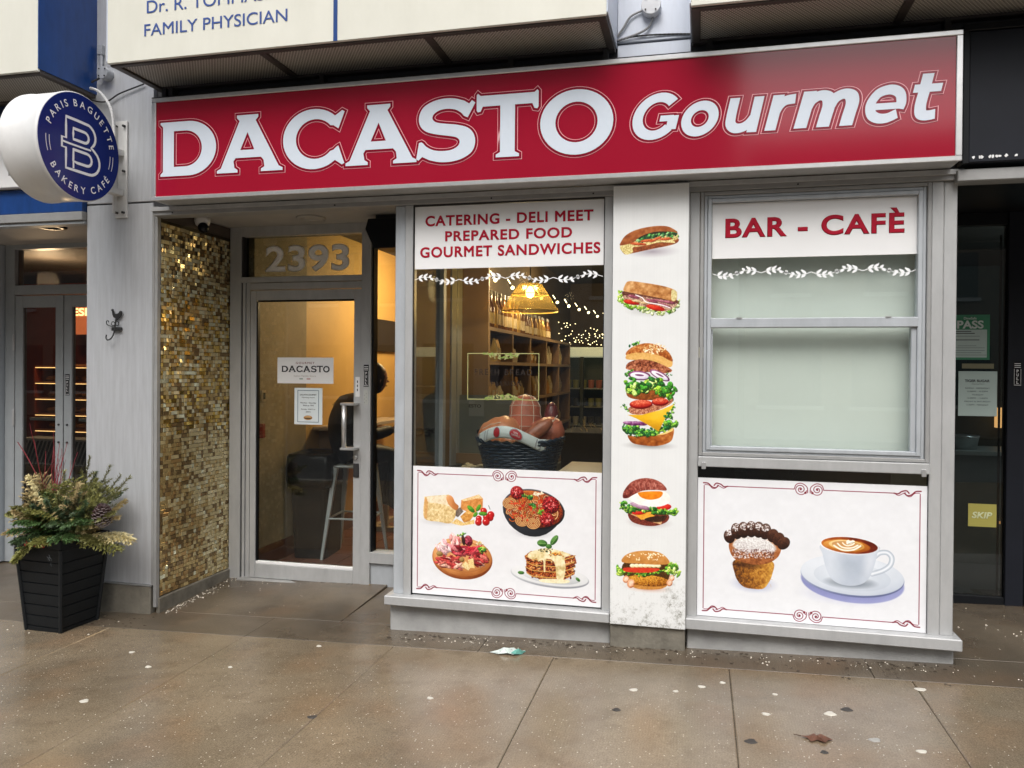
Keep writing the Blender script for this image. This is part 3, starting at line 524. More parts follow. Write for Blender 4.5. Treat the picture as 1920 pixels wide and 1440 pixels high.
def s_glyph():
    top = [(.80, .73), (.86, .70), (.985, .94), (.93, .985), (.885, .93)]
    out = [(.80, .985), (.64, 1.035), (.46, 1.045), (.28, 1.01), (.12, .92), (.045, .77), (.06, .62), (.16, .51), (.34, .45), (.55, .41), (.68, .375), (.73, .31), (.70, .23), (.60, .175), (.46, .16), (.30, .18), (.18, .24), (.115, .31)]
    bot = [(.085, .33), (.045, .32), (0, .05), (.035, .02), (.10, .08)]
    out2 = [(.22, .02), (.40, -.025), (.60, -.025), (.78, .02), (.93, .12), (.985, .27), (.96, .42), (.86, .53), (.68, .59), (.48, .62), (.33, .655), (.27, .72), (.30, .80), (.40, .855), (.53, .87), (.66, .845), (.75, .79)]
    def sm(P):
        P = [Vector(p) for p in P]; o = []
        for i in range(len(P) - 1):
            p0, p1, p2, p3 = P[max(i - 1, 0)], P[i], P[i + 1], P[min(i + 2, len(P) - 1)]
            for j in range(4):
                t = j / 4; o.append(tuple(.5 * ((2 * p1) + (-p0 + p2) * t + (2 * p0 - 5 * p1 + 4 * p2 - p3) * t * t + (-p0 + 3 * p1 - 3 * p2 + p3) * t ** 3)))
        o.append(tuple(P[-1])); return o
    return [top + sm(out) + bot + sm(out2)]
GL['S'] = (.985, s_glyph())
def dacasto(spans, zb, h, y, parent, big=True, m=None):
    for i, (ch, x0, x1) in enumerate(spans):
        w_, conts = GL[ch]; e = i * .00015
        P = [[(x0 + px / w_ * (x1 - x0), zb + pz * h) for px, pz in c] for c in conts]
        if big:
            a = flat(curve_mesh(P, .0165), lambda u, v: (u, y - .0006 - e, v), 'letter_outline', SIGNP, parent)
            b = flat(curve_mesh(P, .0130), lambda u, v: (u, y - .0022 - e, v), 'letter_outline', SIGND, parent)
            flat(curve_mesh(P, 0), lambda u, v: (u, y - .0040 - e, v), 'letter', SIGNW, parent)
        else: flat(curve_mesh(P, 0), lambda u, v: (u, y, v), 'letter', m, parent)
# ================================================================= SETTING: ground
def wet_mat(name, c1, c2, r0, r1, specks=True, broom=True):
    m = bpy.data.materials.new(name); m.use_nodes = True; nt = m.node_tree; b = nt.nodes['Principled BSDF']; N = nt.nodes.new; L = nt.links.new
    g = N('ShaderNodeNewGeometry'); pos = g.outputs['Position']
    def noise(s, d=6, r=.6, vec=pos, sc3=None):
        mp = N('ShaderNodeMapping'); L(vec, mp.inputs[0]); 
        if sc3: mp.inputs['Scale'].default_value = sc3
        n = N('ShaderNodeTexNoise'); n.inputs['Scale'].default_value = s; n.inputs['Detail'].default_value = d; n.inputs['Roughness'].default_value = r; L(mp.outputs[0], n.inputs['Vector']); return n.outputs[0]
    def rng(i, a, b_, c, d): q = N('ShaderNodeMapRange'); q.inputs[1].default_value = a; q.inputs[2].default_value = b_; q.inputs[3].default_value = c; q.inputs[4].default_value = d; L(i, q.inputs[0]); return q.outputs[0]
    def mix(f, a, c, bl='MIX'):
        q = N('ShaderNodeMix'); q.data_type = 'RGBA'; q.blend_type = bl; (L(f, q.inputs[0]) if not isinstance(f, float) else setattr(q.inputs[0], 'default_value', f))
        for k, z in ((6, a), (7, c)): (setattr(q.inputs[k], 'default_value', (*z, 1)) if isinstance(z, tuple) else L(z, q.inputs[k]))
        return q.outputs[2]
    col = mix(rng(noise(1.1, 5, .55), .38, .62, 0, 1), c1, c2)
    col = mix(rng(noise(2.3, 3, .5, sc3=(1, 1, 1)), .5, .75, 0, .55), col, (c1[0] * 1.0, c1[1] * .78, c1[2] * .62))
    col = mix(rng(noise(160, 4, .8), .35, .75, 0, 1), col, mix(1.0, col, (.33, .32, .31), 'MULTIPLY'))
    col = mix(rng(noise(9, 6, .7), .5, .75, 0, .6), col, (c2[0] * .55, c2[1] * .5, c2[2] * .45))
    if specks:
        v = N('ShaderNodeTexVoronoi'); v.inputs['Scale'].default_value = 55; L(pos, v.inputs['Vector']); lt = N('ShaderNodeMath'); lt.operation = 'LESS_THAN'; lt.inputs[1].default_value = .16; L(v.outputs['Distance'], lt.inputs[0])
        sx = N('ShaderNodeSeparateColor'); L(v.outputs['Color'], sx.inputs[0]); g2 = N('ShaderNodeMath'); g2.operation = 'GREATER_THAN'; g2.inputs[1].default_value = .78; L(sx.outputs[0], g2.inputs[0])
        yy = N('ShaderNodeSeparateXYZ'); L(pos, yy.inputs[0]); fy = rng(yy.outputs[1], -1.3, -.2, 1, .12); ml = N('ShaderNodeMath'); ml.operation = 'MULTIPLY'; L(lt.outputs[0], ml.inputs[0]); L(g2.outputs[0], ml.inputs[1]); m2 = N('ShaderNodeMath'); m2.operation = 'MULTIPLY'; L(ml.outputs[0], m2.inputs[0]); L(fy, m2.inputs[1])
        col = mix(m2.outputs[0], col, (.62, .56, .45))
    L(col, b.inputs['Base Color'])
    L(rng(noise(.8, 4, .6), .35, .65, r0, r1), b.inputs['Roughness']); b.inputs['Specular IOR Level'].default_value = .6
    h = noise(130, 5, .8); bp = N('ShaderNodeBump'); bp.inputs['Strength'].default_value = .17; bp.inputs['Distance'].default_value = .003; L(h, bp.inputs['Height']); nn = bp.outputs[0]
    if broom:
        wv = N('ShaderNodeTexWave'); wv.bands_direction = 'X'; wv.inputs['Scale'].default_value = 26; wv.inputs['Distortion'].default_value = 1.5; L(pos, wv.inputs['Vector']); b2 = N('ShaderNodeBump'); b2.inputs['Strength'].default_value = .12; b2.inputs['Distance'].default_value = .002; L(wv.outputs[0], b2.inputs['Height']); L(nn, b2.inputs['Normal']); nn = b2.outputs[0]
    L(nn, b.inputs['Normal']); return m
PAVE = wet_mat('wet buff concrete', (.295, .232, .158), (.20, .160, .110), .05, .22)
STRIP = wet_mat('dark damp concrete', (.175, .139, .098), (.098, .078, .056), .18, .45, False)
JOINT = mat('joint dirt', (.07, .057, .044), .8)
def slab_mb(x0, x1, y0, y1, th=.08, dz0=0, dz1=0, g=.0012):
    m = MB(); x0 += g; x1 -= g; y0 += g; y1 -= g; z = lambda x, d: gz(x) + d
    m.v += [(x0, y0, z(x0, dz0) - th), (x1, y0, z(x1, dz0) - th), (x0, y1, z(x0, dz1) - th), (x1, y1, z(x1, dz1) - th), (x0, y0, z(x0, dz0)), (x1, y0, z(x1, dz0)), (x0, y1, z(x0, dz1)), (x1, y1, z(x1, dz1))]
    m.f += [(0, 2, 3, 1), (4, 5, 7, 6), (0, 1, 5, 4), (2, 6, 7, 3), (0, 4, 6, 2), (1, 3, 7, 5)]; return m
ASPH = mat('wet asphalt', (.05, .05, .05), .35, 0, 8, .3, bump=.5, bscale=80)
ground = struct('ground', MB().quad((-150, -150, -.62), (150, -150, -.62), (150, 60, -.62), (-150, 60, -.62)), ASPH)
road = struct('road', MB().quad((-60, -15, -.35), (60, -15, -.35), (60, -4.82, -.25), (-60, -4.82, -.25)), ASPH)
walk = struct('sidewalk', MB().quad((-12, -4.6, gz(-12) - .012), (12, -4.6, gz(12) - .012), (12, 1.6, gz(12) - .012), (-12, 1.6, gz(-12) - .012)), JOINT)
XJ = [-9.2, -8.27, -7.34, -6.41, -5.48, -4.54, -3.61, -2.66, -1.70, -.765, .16, 1.03, 1.96, 2.89, 3.82, 4.75]
for i in range(len(XJ) - 1):
    for j, (y0, y1) in enumerate(((-.25, -2.15), (-2.15, -3.2), (-3.2, -4.6))): obj('paving_slab', slab_mb(XJ[i], XJ[i + 1], y1, y0), PAVE, walk, .004)
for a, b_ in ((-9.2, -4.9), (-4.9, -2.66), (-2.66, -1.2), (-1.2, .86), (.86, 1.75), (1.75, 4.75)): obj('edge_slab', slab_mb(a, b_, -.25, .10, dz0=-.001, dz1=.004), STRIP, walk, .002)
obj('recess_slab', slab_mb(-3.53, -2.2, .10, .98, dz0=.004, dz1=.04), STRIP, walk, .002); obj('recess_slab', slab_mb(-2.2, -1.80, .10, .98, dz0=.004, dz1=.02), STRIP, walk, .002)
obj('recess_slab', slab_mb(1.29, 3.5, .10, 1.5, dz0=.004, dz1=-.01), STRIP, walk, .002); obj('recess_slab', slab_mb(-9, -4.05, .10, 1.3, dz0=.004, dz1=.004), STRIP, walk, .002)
struct('kerb', MB().box(-12, 12, -4.82, -4.6, -.6, -.12), CONC, None, .01)
# ================================================================= SETTING: building mass
WALLD = mat('dark upper wall', (.03, .03, .032), .7)
struct('upper_wall', MB().box(-9, 9, .06, .3, 3.30, 9), WALLD); struct('upper_wall', MB().box(-9, 9, .04, .3, 2.66, 3.30), WALLD)
struct('building_roof', MB().box(-16, 9, .3, 12, 3.05, 9), WALLD)
INW = mat('ochre interior wall', (.62, .40, .14), .6, 0, 2, .2); INB = mat('mottled beige wall', (.36, .29, .18), .7, 0, 5, .3)
TERR = mat('terracotta floor tile', (.16, .058, .034), .35, 0, 6, .3); CEILI = mat('dark interior ceiling', (.05, .042, .035), .8)
SHOPW = mat('brown interior wall', (.12, .085, .05), .8, 0, 3, .3)
struct('interior_floor', MB().box(-3.45, 1.33, .98, 7.2, -.1, .02), JOINT); struct('interior_floor', MB().box(-1.79, 1.28, .1, .98, -.1, .02), JOINT)
rg = random.Random(4)
fl = struct('tiled_floor', MB().quad((-3.45, .98, .021), (-1.85, .98, .021), (-1.85, 4.2, .021), (-3.45, 4.2, .021)), JOINT)
tm = None
for i in range(5):
    for j in range(10):
        x, y = -3.44 + i * .31, .99 + j * .31
        if tm is None: t0 = obj('floor_tile', MB().box(0, .303, 0, .303, 0, .012), TERR, fl, .002); tm = t0.data; t0.location = (x, y, .02)
        else: o = obj('floor_tile', None, None, fl, mesh=tm); o.location = (x, y, .02 + rg.uniform(0, .0008))
struct('interior_wall', MB().box(-3.44, -3.34, .93, 1.75, -.1, 2.9), INB); struct('interior_wall', MB().box(-3.44, -3.34, 1.75, 4.3, -.1, 2.9), INW)
struct('interior_wall', MB().box(-3.44, -1.9, 4.3, 4.4, -.1, 2.9), INW)
struct('skirting', MB().box(-3.34, -3.325, .98, 4.3, .03, .185), TERR, None, .002)
struct('partition', MB().box(-1.93, -1.86, 1.36, 6.9, .0, 2.9), SHOPW); struct('interior_wall', MB().box(-1.9, 1.33, 6.9, 7.0, 0, 2.9), SHOPW); struct('interior_wall', MB().box(1.245, 1.283, .12, 7, 0, 2.62), SHOPW)
struct('interior_ceiling', MB().box(-3.45, 1.283, .99, 7.0, 2.86, 2.95), CEILI); struct('interior_ceiling', MB().box(-1.83, 1.29, .1, .99, 2.70, 2.75), CEILI)
# opposite side of the street (seen only in reflections)
OB1 = mat('brown brick facade', (.26, .21, .17), .8, 0, 3, .3); OB2 = mat('grey rendered facade', (.30, .29, .28), .8, 0, 3, .2); OGL = mat('dull window glass', (.05, .06, .07), .1); TRIM = mat('pale trim', (.5, .5, .48), .6)
def opp(label, x0, x1, h, m, d=9):
    t = thing('street_building', label, 'building', ((x0 + x1) / 2, -22, -.4)); bx('wall', x0, x1, -22 - d, -22, -.6, h, m, t, 0); bx('cornice', x0 - .1, x1 + .1, -22.3, -21.7, h, h + .35, TRIM, t, 0)
    n = int((x1 - x0) / 2.4)
    for k in range(n):
        for f in range(int((h - 3.4) / 2.9) + 1):
            x = x0 + (k + .5) * (x1 - x0) / n; z = .5 if f == 0 else 1.2 + f * 2.9; ww = .95 if f == 0 else .55
            wi = bx('window', x - ww, x + ww, -22.0, -21.97, z, z + (2 if f == 0 else 1.5), OGL, t, 0); bx('window_frame', x - ww - .08, x + ww + .08, -21.99, -21.90, z - .12, z, TRIM, wi, 0)
opp('tall brown brick building across the street, reflected in the windows', -60, -13.2, 16, OB1); opp('grey rendered building across the street, reflected in the glass', -13, 1.2, 15, OB2)
opp('low brick building across the street with open sky above it', 1.4, 12.6, 8.6, OB1); opp('grey tower across the street at the far end of the reflection', 12.8, 32, 14, OB2)
# ================================================================= brushed metal pillar and mosaic wall
t = thing('metal_pillar', 'pale brushed metal pillar between the bakery doors and the gold mosaic wall', 'pillar', (-3.79, .5, -.06))
bx('metal_panel', -4.055, -3.535, .03, .95, 2.697, 5.6, PILM, t, .003); bx('metal_panel', -4.055, -3.535, .03, .95, .147, 2.686, PILM, t, .003)
bx('panel_joint', -4.045, -3.545, .045, .93, 2.686, 2.697, BLACK, t, 0); bx('concrete_base', -4.05, -3.54, .022, .95, -.15, .138, CONC, t, .006); bx('edge_trim', -3.538, -3.523, .026, .07, .147, 2.66, ALUD, t, .001)
bx('flashing', -4.057, -3.533, .018, .03, .138, .147, BRIGHT, t, 0)
t = thing('mosaic_wall', 'gold and mirror mosaic side wall of the doorway beside the grey door', 'mosaic wall', (-3.53, .5, -.05))
GROUT = mat('dark mosaic backing', (.055, .04, .018), .7, 0, 30, .4)
bx('backing', -3.535, -3.517, .07, .93, -.1, 2.66, GROUT, t, 0); bx('concrete_base', -3.517, -3.490, .05, .93, -.1, .055, CONC, t, .004); bx('edge_trim', -3.523, -3.500, .03, .062, .0, 2.66, ALUD, t, .001)
bx('top_board', -3.517, -3.508, .07, .93, 2.585, 2.66, mat('dark brown board', (.09, .07, .055), .7), t, 0)
def gold(name, c, r, metal=.55): return mat(name, tuple(min(.92, v * 1.3) for v in c), r, metal, 90, .25, bump=.06, bscale=70)
TM = [gold('gold mirror tile', (.72, .50, .14), .10, .9), gold('pale gold tile', (.66, .58, .36), .25), gold('old gold tile', (.48, .36, .16), .25), gold('bronze tile', (.22, .15, .07), .22), gold('silver mirror tile', (.78, .72, .52), .12), gold('matt champagne tile', (.54, .46, .26), .45), gold('copper tile', (.42, .27, .11), .25)]
TMESH = {}
def tile_mesh(k, w_):
    if (k, w_) not in TMESH:
        o = obj('tile', MB().box(0, .006, -w_ / 2, w_ / 2, -.0128, .0128), TM[k], None, .0012, local=True); TMESH[(k, w_)] = o.data; bpy.data.objects.remove(o)
    return TMESH[(k, w_)]
rg = random.Random(11); P = .0275; placed = []
for r_ in range(int((2.575 - .06) / P)):
    z = .072 + r_ * P; fz = r_ / 91; y = .078; 
    while y < .915:
        wd = 2 if rg.random() < .13 else 1
        if fz > .93 and rg.random() < .12: y += P; continue
        nz_ = mnoise.noise(Vector((y * 5, fz * 9, 2.3))); q = rg.random() + nz_ * .35
        front = y < .45; lowc = fz < .42
        if lowc: k = rg.choice([3, 2, 2, 5, 2, 3, 6]) if (y + fz * .9 < .62) else rg.choice([5, 5, 1, 2, 1, 5, 3])
        else: k = rg.choice([0, 0, 2, 2, 1, 3, 3, 1, 0, 4, 2, 5]) if .42 < fz < .82 else rg.choice([2, 1, 5, 3, 3, 1, 5, 4])
        if rg.random() < .03: k = 4
        amp = .10 if lowc else .2
        ty = rg.gauss(0, amp * .55) if not lowc or rg.random() < .25 else rg.gauss(0, .05); tz = rg.gauss(0, amp * .6) if not lowc or rg.random() < .25 else rg.gauss(0, .05)
        placed.append((y + wd * P / 2, z + rg.uniform(-.0007, .0007) + (mnoise.noise(Vector((y * 3, z * 2, 0)))) * .006, k, wd, ty, tz, rg.uniform(0, .004))); y += wd * P
placed.sort(key=lambda q: q[0] * 1.0 + abs(q[1] - 1.5) * .02)
for (y, z, k, wd, ty, tz, dx) in placed[:300]:
    o = obj('tile', None, None, t, mesh=tile_mesh(k, wd * P - .0028)); o.location = Vector((-3.516 + dx, y, z)) - Vector(t.location); o.rotation_euler = (0, ty, tz)
big = {}
for (y, z, k, wd, ty, tz, dx) in placed[300:]:
    w_ = wd * P - .0028; m = big.setdefault(k, MB()); n = len(m.v); Rm = Matrix.Rotation(tz, 3, 'Z') @ Matrix.Rotation(ty, 3, 'Y')
    for vx in (0, .006):
        e = 0 if vx == 0 else .0009
        for a, b_ in ((-w_ / 2 + e, -.0128 + e), (w_ / 2 - e, -.0128 + e), (w_ / 2 - e, .0128 - e), (-w_ / 2 + e, .0128 - e)): m.v.append(tuple(Vector((-3.516 + dx, y, z)) + Rm @ Vector((vx, a, b_))))
    m.f += [(n + 4, n + 5, n + 6, n + 7)] + [(n + i, n + (i + 1) % 4, n + 4 + (i + 1) % 4, n + 4 + i) for i in range(4)]
allm = MB(); mi = []
for k, m in big.items(): n = len(allm.v); allm.v += m.v; allm.f += [tuple(i + n for i in f) for f in m.f]; mi += [k] * len(m.f)
me = bpy.data.meshes.new('tile'); me.from_pydata([tuple(Vector(v) - Vector(t.location)) for v in allm.v], [], allm.f)
for m in TM: me.materials.append(m)
me.polygons.foreach_set('material_index', mi); bm = bmesh.new(); bm.from_mesh(me); bmesh.ops.recalc_face_normals(bm, faces=bm.faces); bm.to_mesh(me); bm.free()
o = bpy.data.objects.new('tiles', me); COL.objects.link(o); o.parent = t; o['kind'] = 'stuff'
# ================================================================= header, doorway recess
hb = thing('header_beam', 'long grey aluminium beam running under the red sign', 'beam', (-1.1, 0, 2.6)); bx('beam', -3.50, 1.262, -.02, .09, 2.588, 2.641, ALUD, hb, .003); bx('drip_edge', -3.50, 1.30, -.035, -.02, 2.615, 2.641, ALU, hb, .001)
for x in (-3.35, -2.2, -1.2, -.6, .5): obj('screw', MB().tube([(x, -.023, 2.603), (x, -.019, 2.603)], .005, 8), DARK, hb)
ce = struct('recess_ceiling', MB().box(-3.53, -1.80, .09, .95, 2.665, 2.70), CEIL)
def downlight(x, y, z, m1, lab):
    t = thing('downlight', lab, 'ceiling light', (x, y, z)); m = MB(); m.lathe((x, y, z), [(.055, -.001), (.06, -.012), (.10, -.012), (.105, -.001)], 24); obj('trim_ring', m, m1, t, smooth=True); obj('lens', MB().lathe((x, y, z), [(.0001, -.004), (.056, -.006)], 24), m1 if m1 is CEIL else BLACK, t)
downlight(-2.69, .6, 2.665, CEIL, 'round recessed ceiling light above the numbered door')
t = thing('security_camera', 'small white dome camera with black lens at the top of the mosaic wall', 'camera', (-3.46, .45, 2.6))
obj('base', MB().lathe((-3.46, .45, 2.59), [(.052, .075), (.055, .05), (.045, .02), (.02, .0)], 20), WHITE, t, smooth=True)
obj('eyeball', MB().lathe((-3.435, .425, 2.59), [(.0001, -.04), (.025, -.034), (.037, -.012), (.037, .01), (.02, .03)], 18), BLACK, t, smooth=True)
# ---- door wall
F = .85; dw = thing('door_frame', 'grey aluminium door frame with numbered transom and narrow side window', 'door frame', (-2.8, F, 0))
bx('jamb', -3.500, -3.405, F, F + .1, -.04, 2.665, ALU, dw); bx('jamb_stop', -3.405, -3.390, F + .012, F + .1, 0, 2.62, DARK, dw, 0); bx('jamb_bead', -3.390, -3.368, F, F + .1, 0, 2.245, ALU, dw); bx('jamb_bead', -3.362, -3.330, F + .006, F + .1, 0, 2.245, ALU, dw)
bx('head', -3.405, -1.8, F, F + .1, 2.592, 2.665, ALU, dw); bx('transom_bar', -3.405, -2.41, F, F + .1, 2.243, 2.285, ALU, dw); bx('door_head', -3.33, -2.41, F + .004, F + .1, 2.188, 2.238, ALU, dw)
bx('mullion', -2.410, -2.335, F - .01, F + .1, -.02, 2.60, ALU, dw); bx('sill', -2.335, -1.82, F - .015, F + .1, .178, .256, ALU, dw); bx('kick_panel', -2.335, -1.83, F + .01, F + .1, -.03, .178, ALUB, dw); bx('bead', -2.335, -2.322, F + .01, F + .08, .256, 2.59, BLACK, dw, 0)
bx('threshold', -3.40, -2.34, F - .05, F + .1, -.04, .002, ALUD, dw, .004)
o = bx('transom_glass', -3.39, -2.415, F + .05, F + .056, 2.285, 2.592, GLASSD, dw, 0); text('2393', -3.229, -2.534, 2.32, 2.525, F + .046, mat('frosted numerals', (.92, .9, .86), .6), o, .035, name='numeral', space=1.05, split=True)
bx('side_glass', -2.322, -1.83, F + .05, F + .056, .256, 2.592, GLASS, dw, 0)
dr = thing('glass_door', 'grey framed glass entrance door with long pull handle', 'door', (-2.87, F, 0))
bx('stile', -3.323, -3.275, F, F + .05, .004, 2.181, ALU, dr, .003); bx('stile', -2.473, -2.412, F, F + .05, .004, 2.181, ALU, dr, .003); bx('top_rail', -3.275, -2.473, F + .001, F + .049, 2.108, 2.181, ALU, dr, .003); bx('bottom_rail', -3.275, -2.473, F + .001, F + .049, .004, .112, ALU, dr, .003)
bx('glazing_bead', -3.275, -2.473, F + .008, F + .04, .112, .13, WHITE, dr); bx('glazing_bead', -3.275, -3.265, F + .01, F + .04, .13, 2.10, BLACK, dr, 0); bx('glazing_bead', -3.265, -2.473, F + .01, F + .04, 2.096, 2.108, BLACK, dr, 0)
bx('glass_pane', -3.265, -2.473, F + .022, F + .028, .13, 2.096, GLASS, dr, 0)
h = obj('pull_handle', MB().tube([(-2.512, F - .075, 1.02), (-2.512, F - .075, 1.335)], .017, 14), BRIGHT, dr, smooth=True)
for z in (1.335, 1.01): bx('handle_plate', -2.535, -2.425, F - .095, F - .001, z - .006, z + .012, BRIGHT, dr, .003)
bx('lock_plate', -2.468, -2.425, F - .012, F - .001, .80, .90, DARK, dr, .004); lk = obj('lock_cylinder', MB().lathe((0, 0, 0), [(.018, 0), (.016, .012), (.005, .013)], 16), BRIGHT, dr, local=True, smooth=True); lk.rotation_euler = (R(90), 0, 0); lk.location = Vector((-2.452, F - .002, .945)) - Vector(dr.location)
def vtext(s, x, z1, dz, y, m, parent, h=.022):
    for i, ch in enumerate(s): text(ch, x - h * .33, x + h * .33, z1 - i * dz - h, z1 - i * dz, y, m, parent, .03, name='letter')
def pull_sticker(x, z, y, lab, w_=.036, hh=.15):
    t = thing('pull_sticker', lab, 'sticker', (x, y, z)); bx('backing', x - w_ / 2, x + w_ / 2, y - .0015, y, z - hh / 2, z + hh / 2, BLACK, t, 0); vtext('PULL', x, z + hh * .17, .024, y - .0025, WHITE, t, .019)
    for k in range(3): bx('printed_line', x - w_ * .4, x + w_ * .4, y - .0026, y - .002, z + hh * (.25 + k * .075), z + hh * (.275 + k * .075), WHITE, t, 0)
    for s_ in (-1, 1): bx('printed_line', x + s_ * w_ * .42 - .001, x + s_ * w_ * .42 + .001, y - .0026, y - .002, z - hh * .42, z + hh * .2, WHITE, t, 0)
    bx('printed_line', x - w_ * .45, x + w_ * .45, y - .0026, y - .002, z - hh * .46, z - hh * .44, WHITE, t, 0)
pull_sticker(-2.368, 1.545, F - .011, 'black PULL sticker on the frame right of the numbered door', .04, .16)
t = thing('door_label', 'small white paper label on the door stile above the pull handle', 'label', (-2.44, F, 1.47)); bx('paper', -2.458, -2.424, F - .002, F - .0005, 1.39, 1.535, WHITE, t, 0)
for z in (1.50, 1.47, 1.44): bx('printed_mark', -2.445, -2.438, F - .0032, F - .0022, z - .009, z + .009, BLACK, t, 0)
t = thing('door_label', 'narrow faded label on the frame below the PULL sticker', 'label', (-2.37, F, 1.41)); bx('paper', -2.385, -2.355, F - .012, F - .0105, 1.335, 1.44, mat('faded paper', (.45, .46, .43), .6), t, 0)
for k in range(6): bx('printed_mark', -2.380 + (k % 2) * .012, -2.378 + (k % 2) * .012, F - .0132, F - .0122, 1.345 + k * .013, 1.353 + k * .013, DARK, t, 0)
# door sign and hours poster
y = F + .02; t = thing('door_sign', 'white DACASTO GOURMET plaque on the door glass', 'sign', (-2.87, y, 1.58)); bx('plaque', -3.104, -2.643, y - .003, y, 1.481, 1.676, WHITE, t, .001)
INK = mat('black ink', (.02, .02, .025), .5); GREY = mat('grey ink', (.42, .40, .36), .5); text('GOURMET', -2.95, -2.797, 1.627, 1.643, y - .0042, mat('dark red ink', (.2, .02, .02), .5), t, .01, space=1.3)
x0 = -3.068; sp = []
for ch, wd in zip('DACASTO', (.069, .080, .068, .078, .060, .062, .068)): sp.append((ch, x0, x0 + wd - .006)); x0 += wd - .0035
sc_ = (.395) / (sp[-1][2] + 3.068); sp = [(c, -3.068 + (a + 3.068) * sc_, -3.068 + (b + 3.068) * sc_) for c, a, b in sp]; dacasto(sp, 1.567, .046, y - .0042, t, False, INK)
text('Italian Family Store', -2.965, -2.785, 1.528, 1.545, y - .0042, GREY, t, 0); bx('green_flash', -2.92, -2.892, y - .0045, y - .003, 1.513, 1.519, mat('green ink', (.02, .12, .06), .5), t, 0); bx('red_flash', -2.86, -2.83, y - .0045, y - .003, 1.513, 1.519, mat('red ink', (.35, .02, .02), .5), t, 0)
t = thing('hours_poster', 'white opening hours sheet with thin blue border taped under the door plaque', 'poster', (-2.84, y, 1.31)); bx('sheet', -2.961, -2.732, y - .002, y, 1.175, 1.449, mat('pale blue paper', (.66, .72, .74), .6), t, 0)
BI = mat('blue border ink', (.08, .14, .2), .5)
for a in ((-2.935, -2.76, 1.428, 1.432), (-2.935, -2.76, 1.192, 1.196), (-2.935, -2.931, 1.196, 1.428), (-2.764, -2.76, 1.196, 1.428)): bx('border', a[0], a[1], y - .0032, y - .0022, a[2], a[3], BI, t, 0)
for s_, a, b_, z, hh in (('DACASTO GOURMET', -2.915, -2.78, 1.392, .011), ('Opening hours', -2.90, -2.795, 1.372, .009), ('Monday - Saturday', -2.912, -2.782, 1.330, .012), ('9AM to 7PM', -2.89, -2.803, 1.312, .010), ('Sunday 10AM to', -2.905, -2.79, 1.283, .011), ('4PM', -2.867, -2.829, 1.264, .010)): text(s_, a, b_, z, z + hh, y - .0032, INK, t, .01)
mm = MB(); mp = lambda a, b_: (a, y - .0032, b_); mm.disc((-2.848, 1.226), .036, .017, 0, mp, 18); obj('burger_picture', mm, mat('bun ink', (.42, .2, .06), .5), t)
mm = MB(); mp = lambda a, b_: (a, y - .0042, b_); mm.disc((-2.848, 1.222), .031, .0055, 0, mp, 14); obj('burger_filling', mm, mat('filling ink', (.12, .07, .03), .5), t); mm = MB(); mm.disc((-2.848, 1.232), .028, .006, 0, mp, 14); obj('burger_top', mm, mat('bun highlight', (.62, .38, .16), .5), t)
# black speaker at top right of doorway
t = thing('wall_speaker', 'black wedge shaped speaker box hanging under the doorway ceiling', 'speaker', (-2.0, .62, 2.55)); m = MB(); m.prism([(-2.255, 2.56), (-2.235, 2.63), (-1.86, 2.63), (-1.86, 2.425), (-2.19, 2.425)], .55, .74); obj('case', m, BLACK, t, .004); bx('bracket', -2.2, -1.9, .60, .68, 2.63, 2.665, DARK, t)
# ================================================================= display window
sw = thing('display_window', 'main display window with grey frame, sill and painted kerb left of the sandwich pillar', 'window', (-1.15, 0, 0))
bx('corner_post', -1.812, -1.744, .012, .08, .226, 2.588, ALUB, sw, .004); bx('frame_post', -1.742, -1.694, -.004, .07, .226, 2.588, ALU, sw, .003); bx('frame_post', -.536, -.487, -.004, .07, .226, 2.588, ALU, sw, .003)
bx('head_bead', -1.694, -.536, .005, .06, 2.578, 2.588, DARK, sw, 0); bx('sill', -1.845, -.486, -.055, .09, .172, .228, ALU, sw, .005); bx('painted_kerb', -1.832, -.486, .014, .12, -.12, .172, RISER, sw, .006)
bx('side_sill', -1.845, -1.76, .09, .85, .172, .228, ALU, sw, .004); bx('side_kerb', -1.832, -1.75, .12, .86, -.12, .172, RISER, sw, .004)
bx('glass_pane', -1.694, -.536, .022, .028, .228, 2.578, GLASS, sw, 0); bx('seal', -1.697, -1.688, .006, .02, .23, 2.578, BLACK, sw, 0); bx('seal', -.541, -.534, .006, .02, .23, 2.578, BLACK, sw, 0)
for a, b_, m in ((.09, .15, ALUB), (.80, .86, ALUB)): bx('side_post', -1.825, -1.765, a, b_, .228, 2.665, m, sw, .003)
bx('side_glass', -1.80, -1.794, .15, .80, .228, 2.665, GLASSD, sw, 0)
for n_, a, b_, m in (('reveal_panel', .96, 1.06, mat('tan post', (.22, .15, .08), .6)), ('reveal_panel', 1.10, 1.22, ALUB), ('reveal_panel', 1.24, 1.36, ALUB)): bx(n_, -1.86, -1.80, a, b_, .02, 2.86, m, sw, .003)
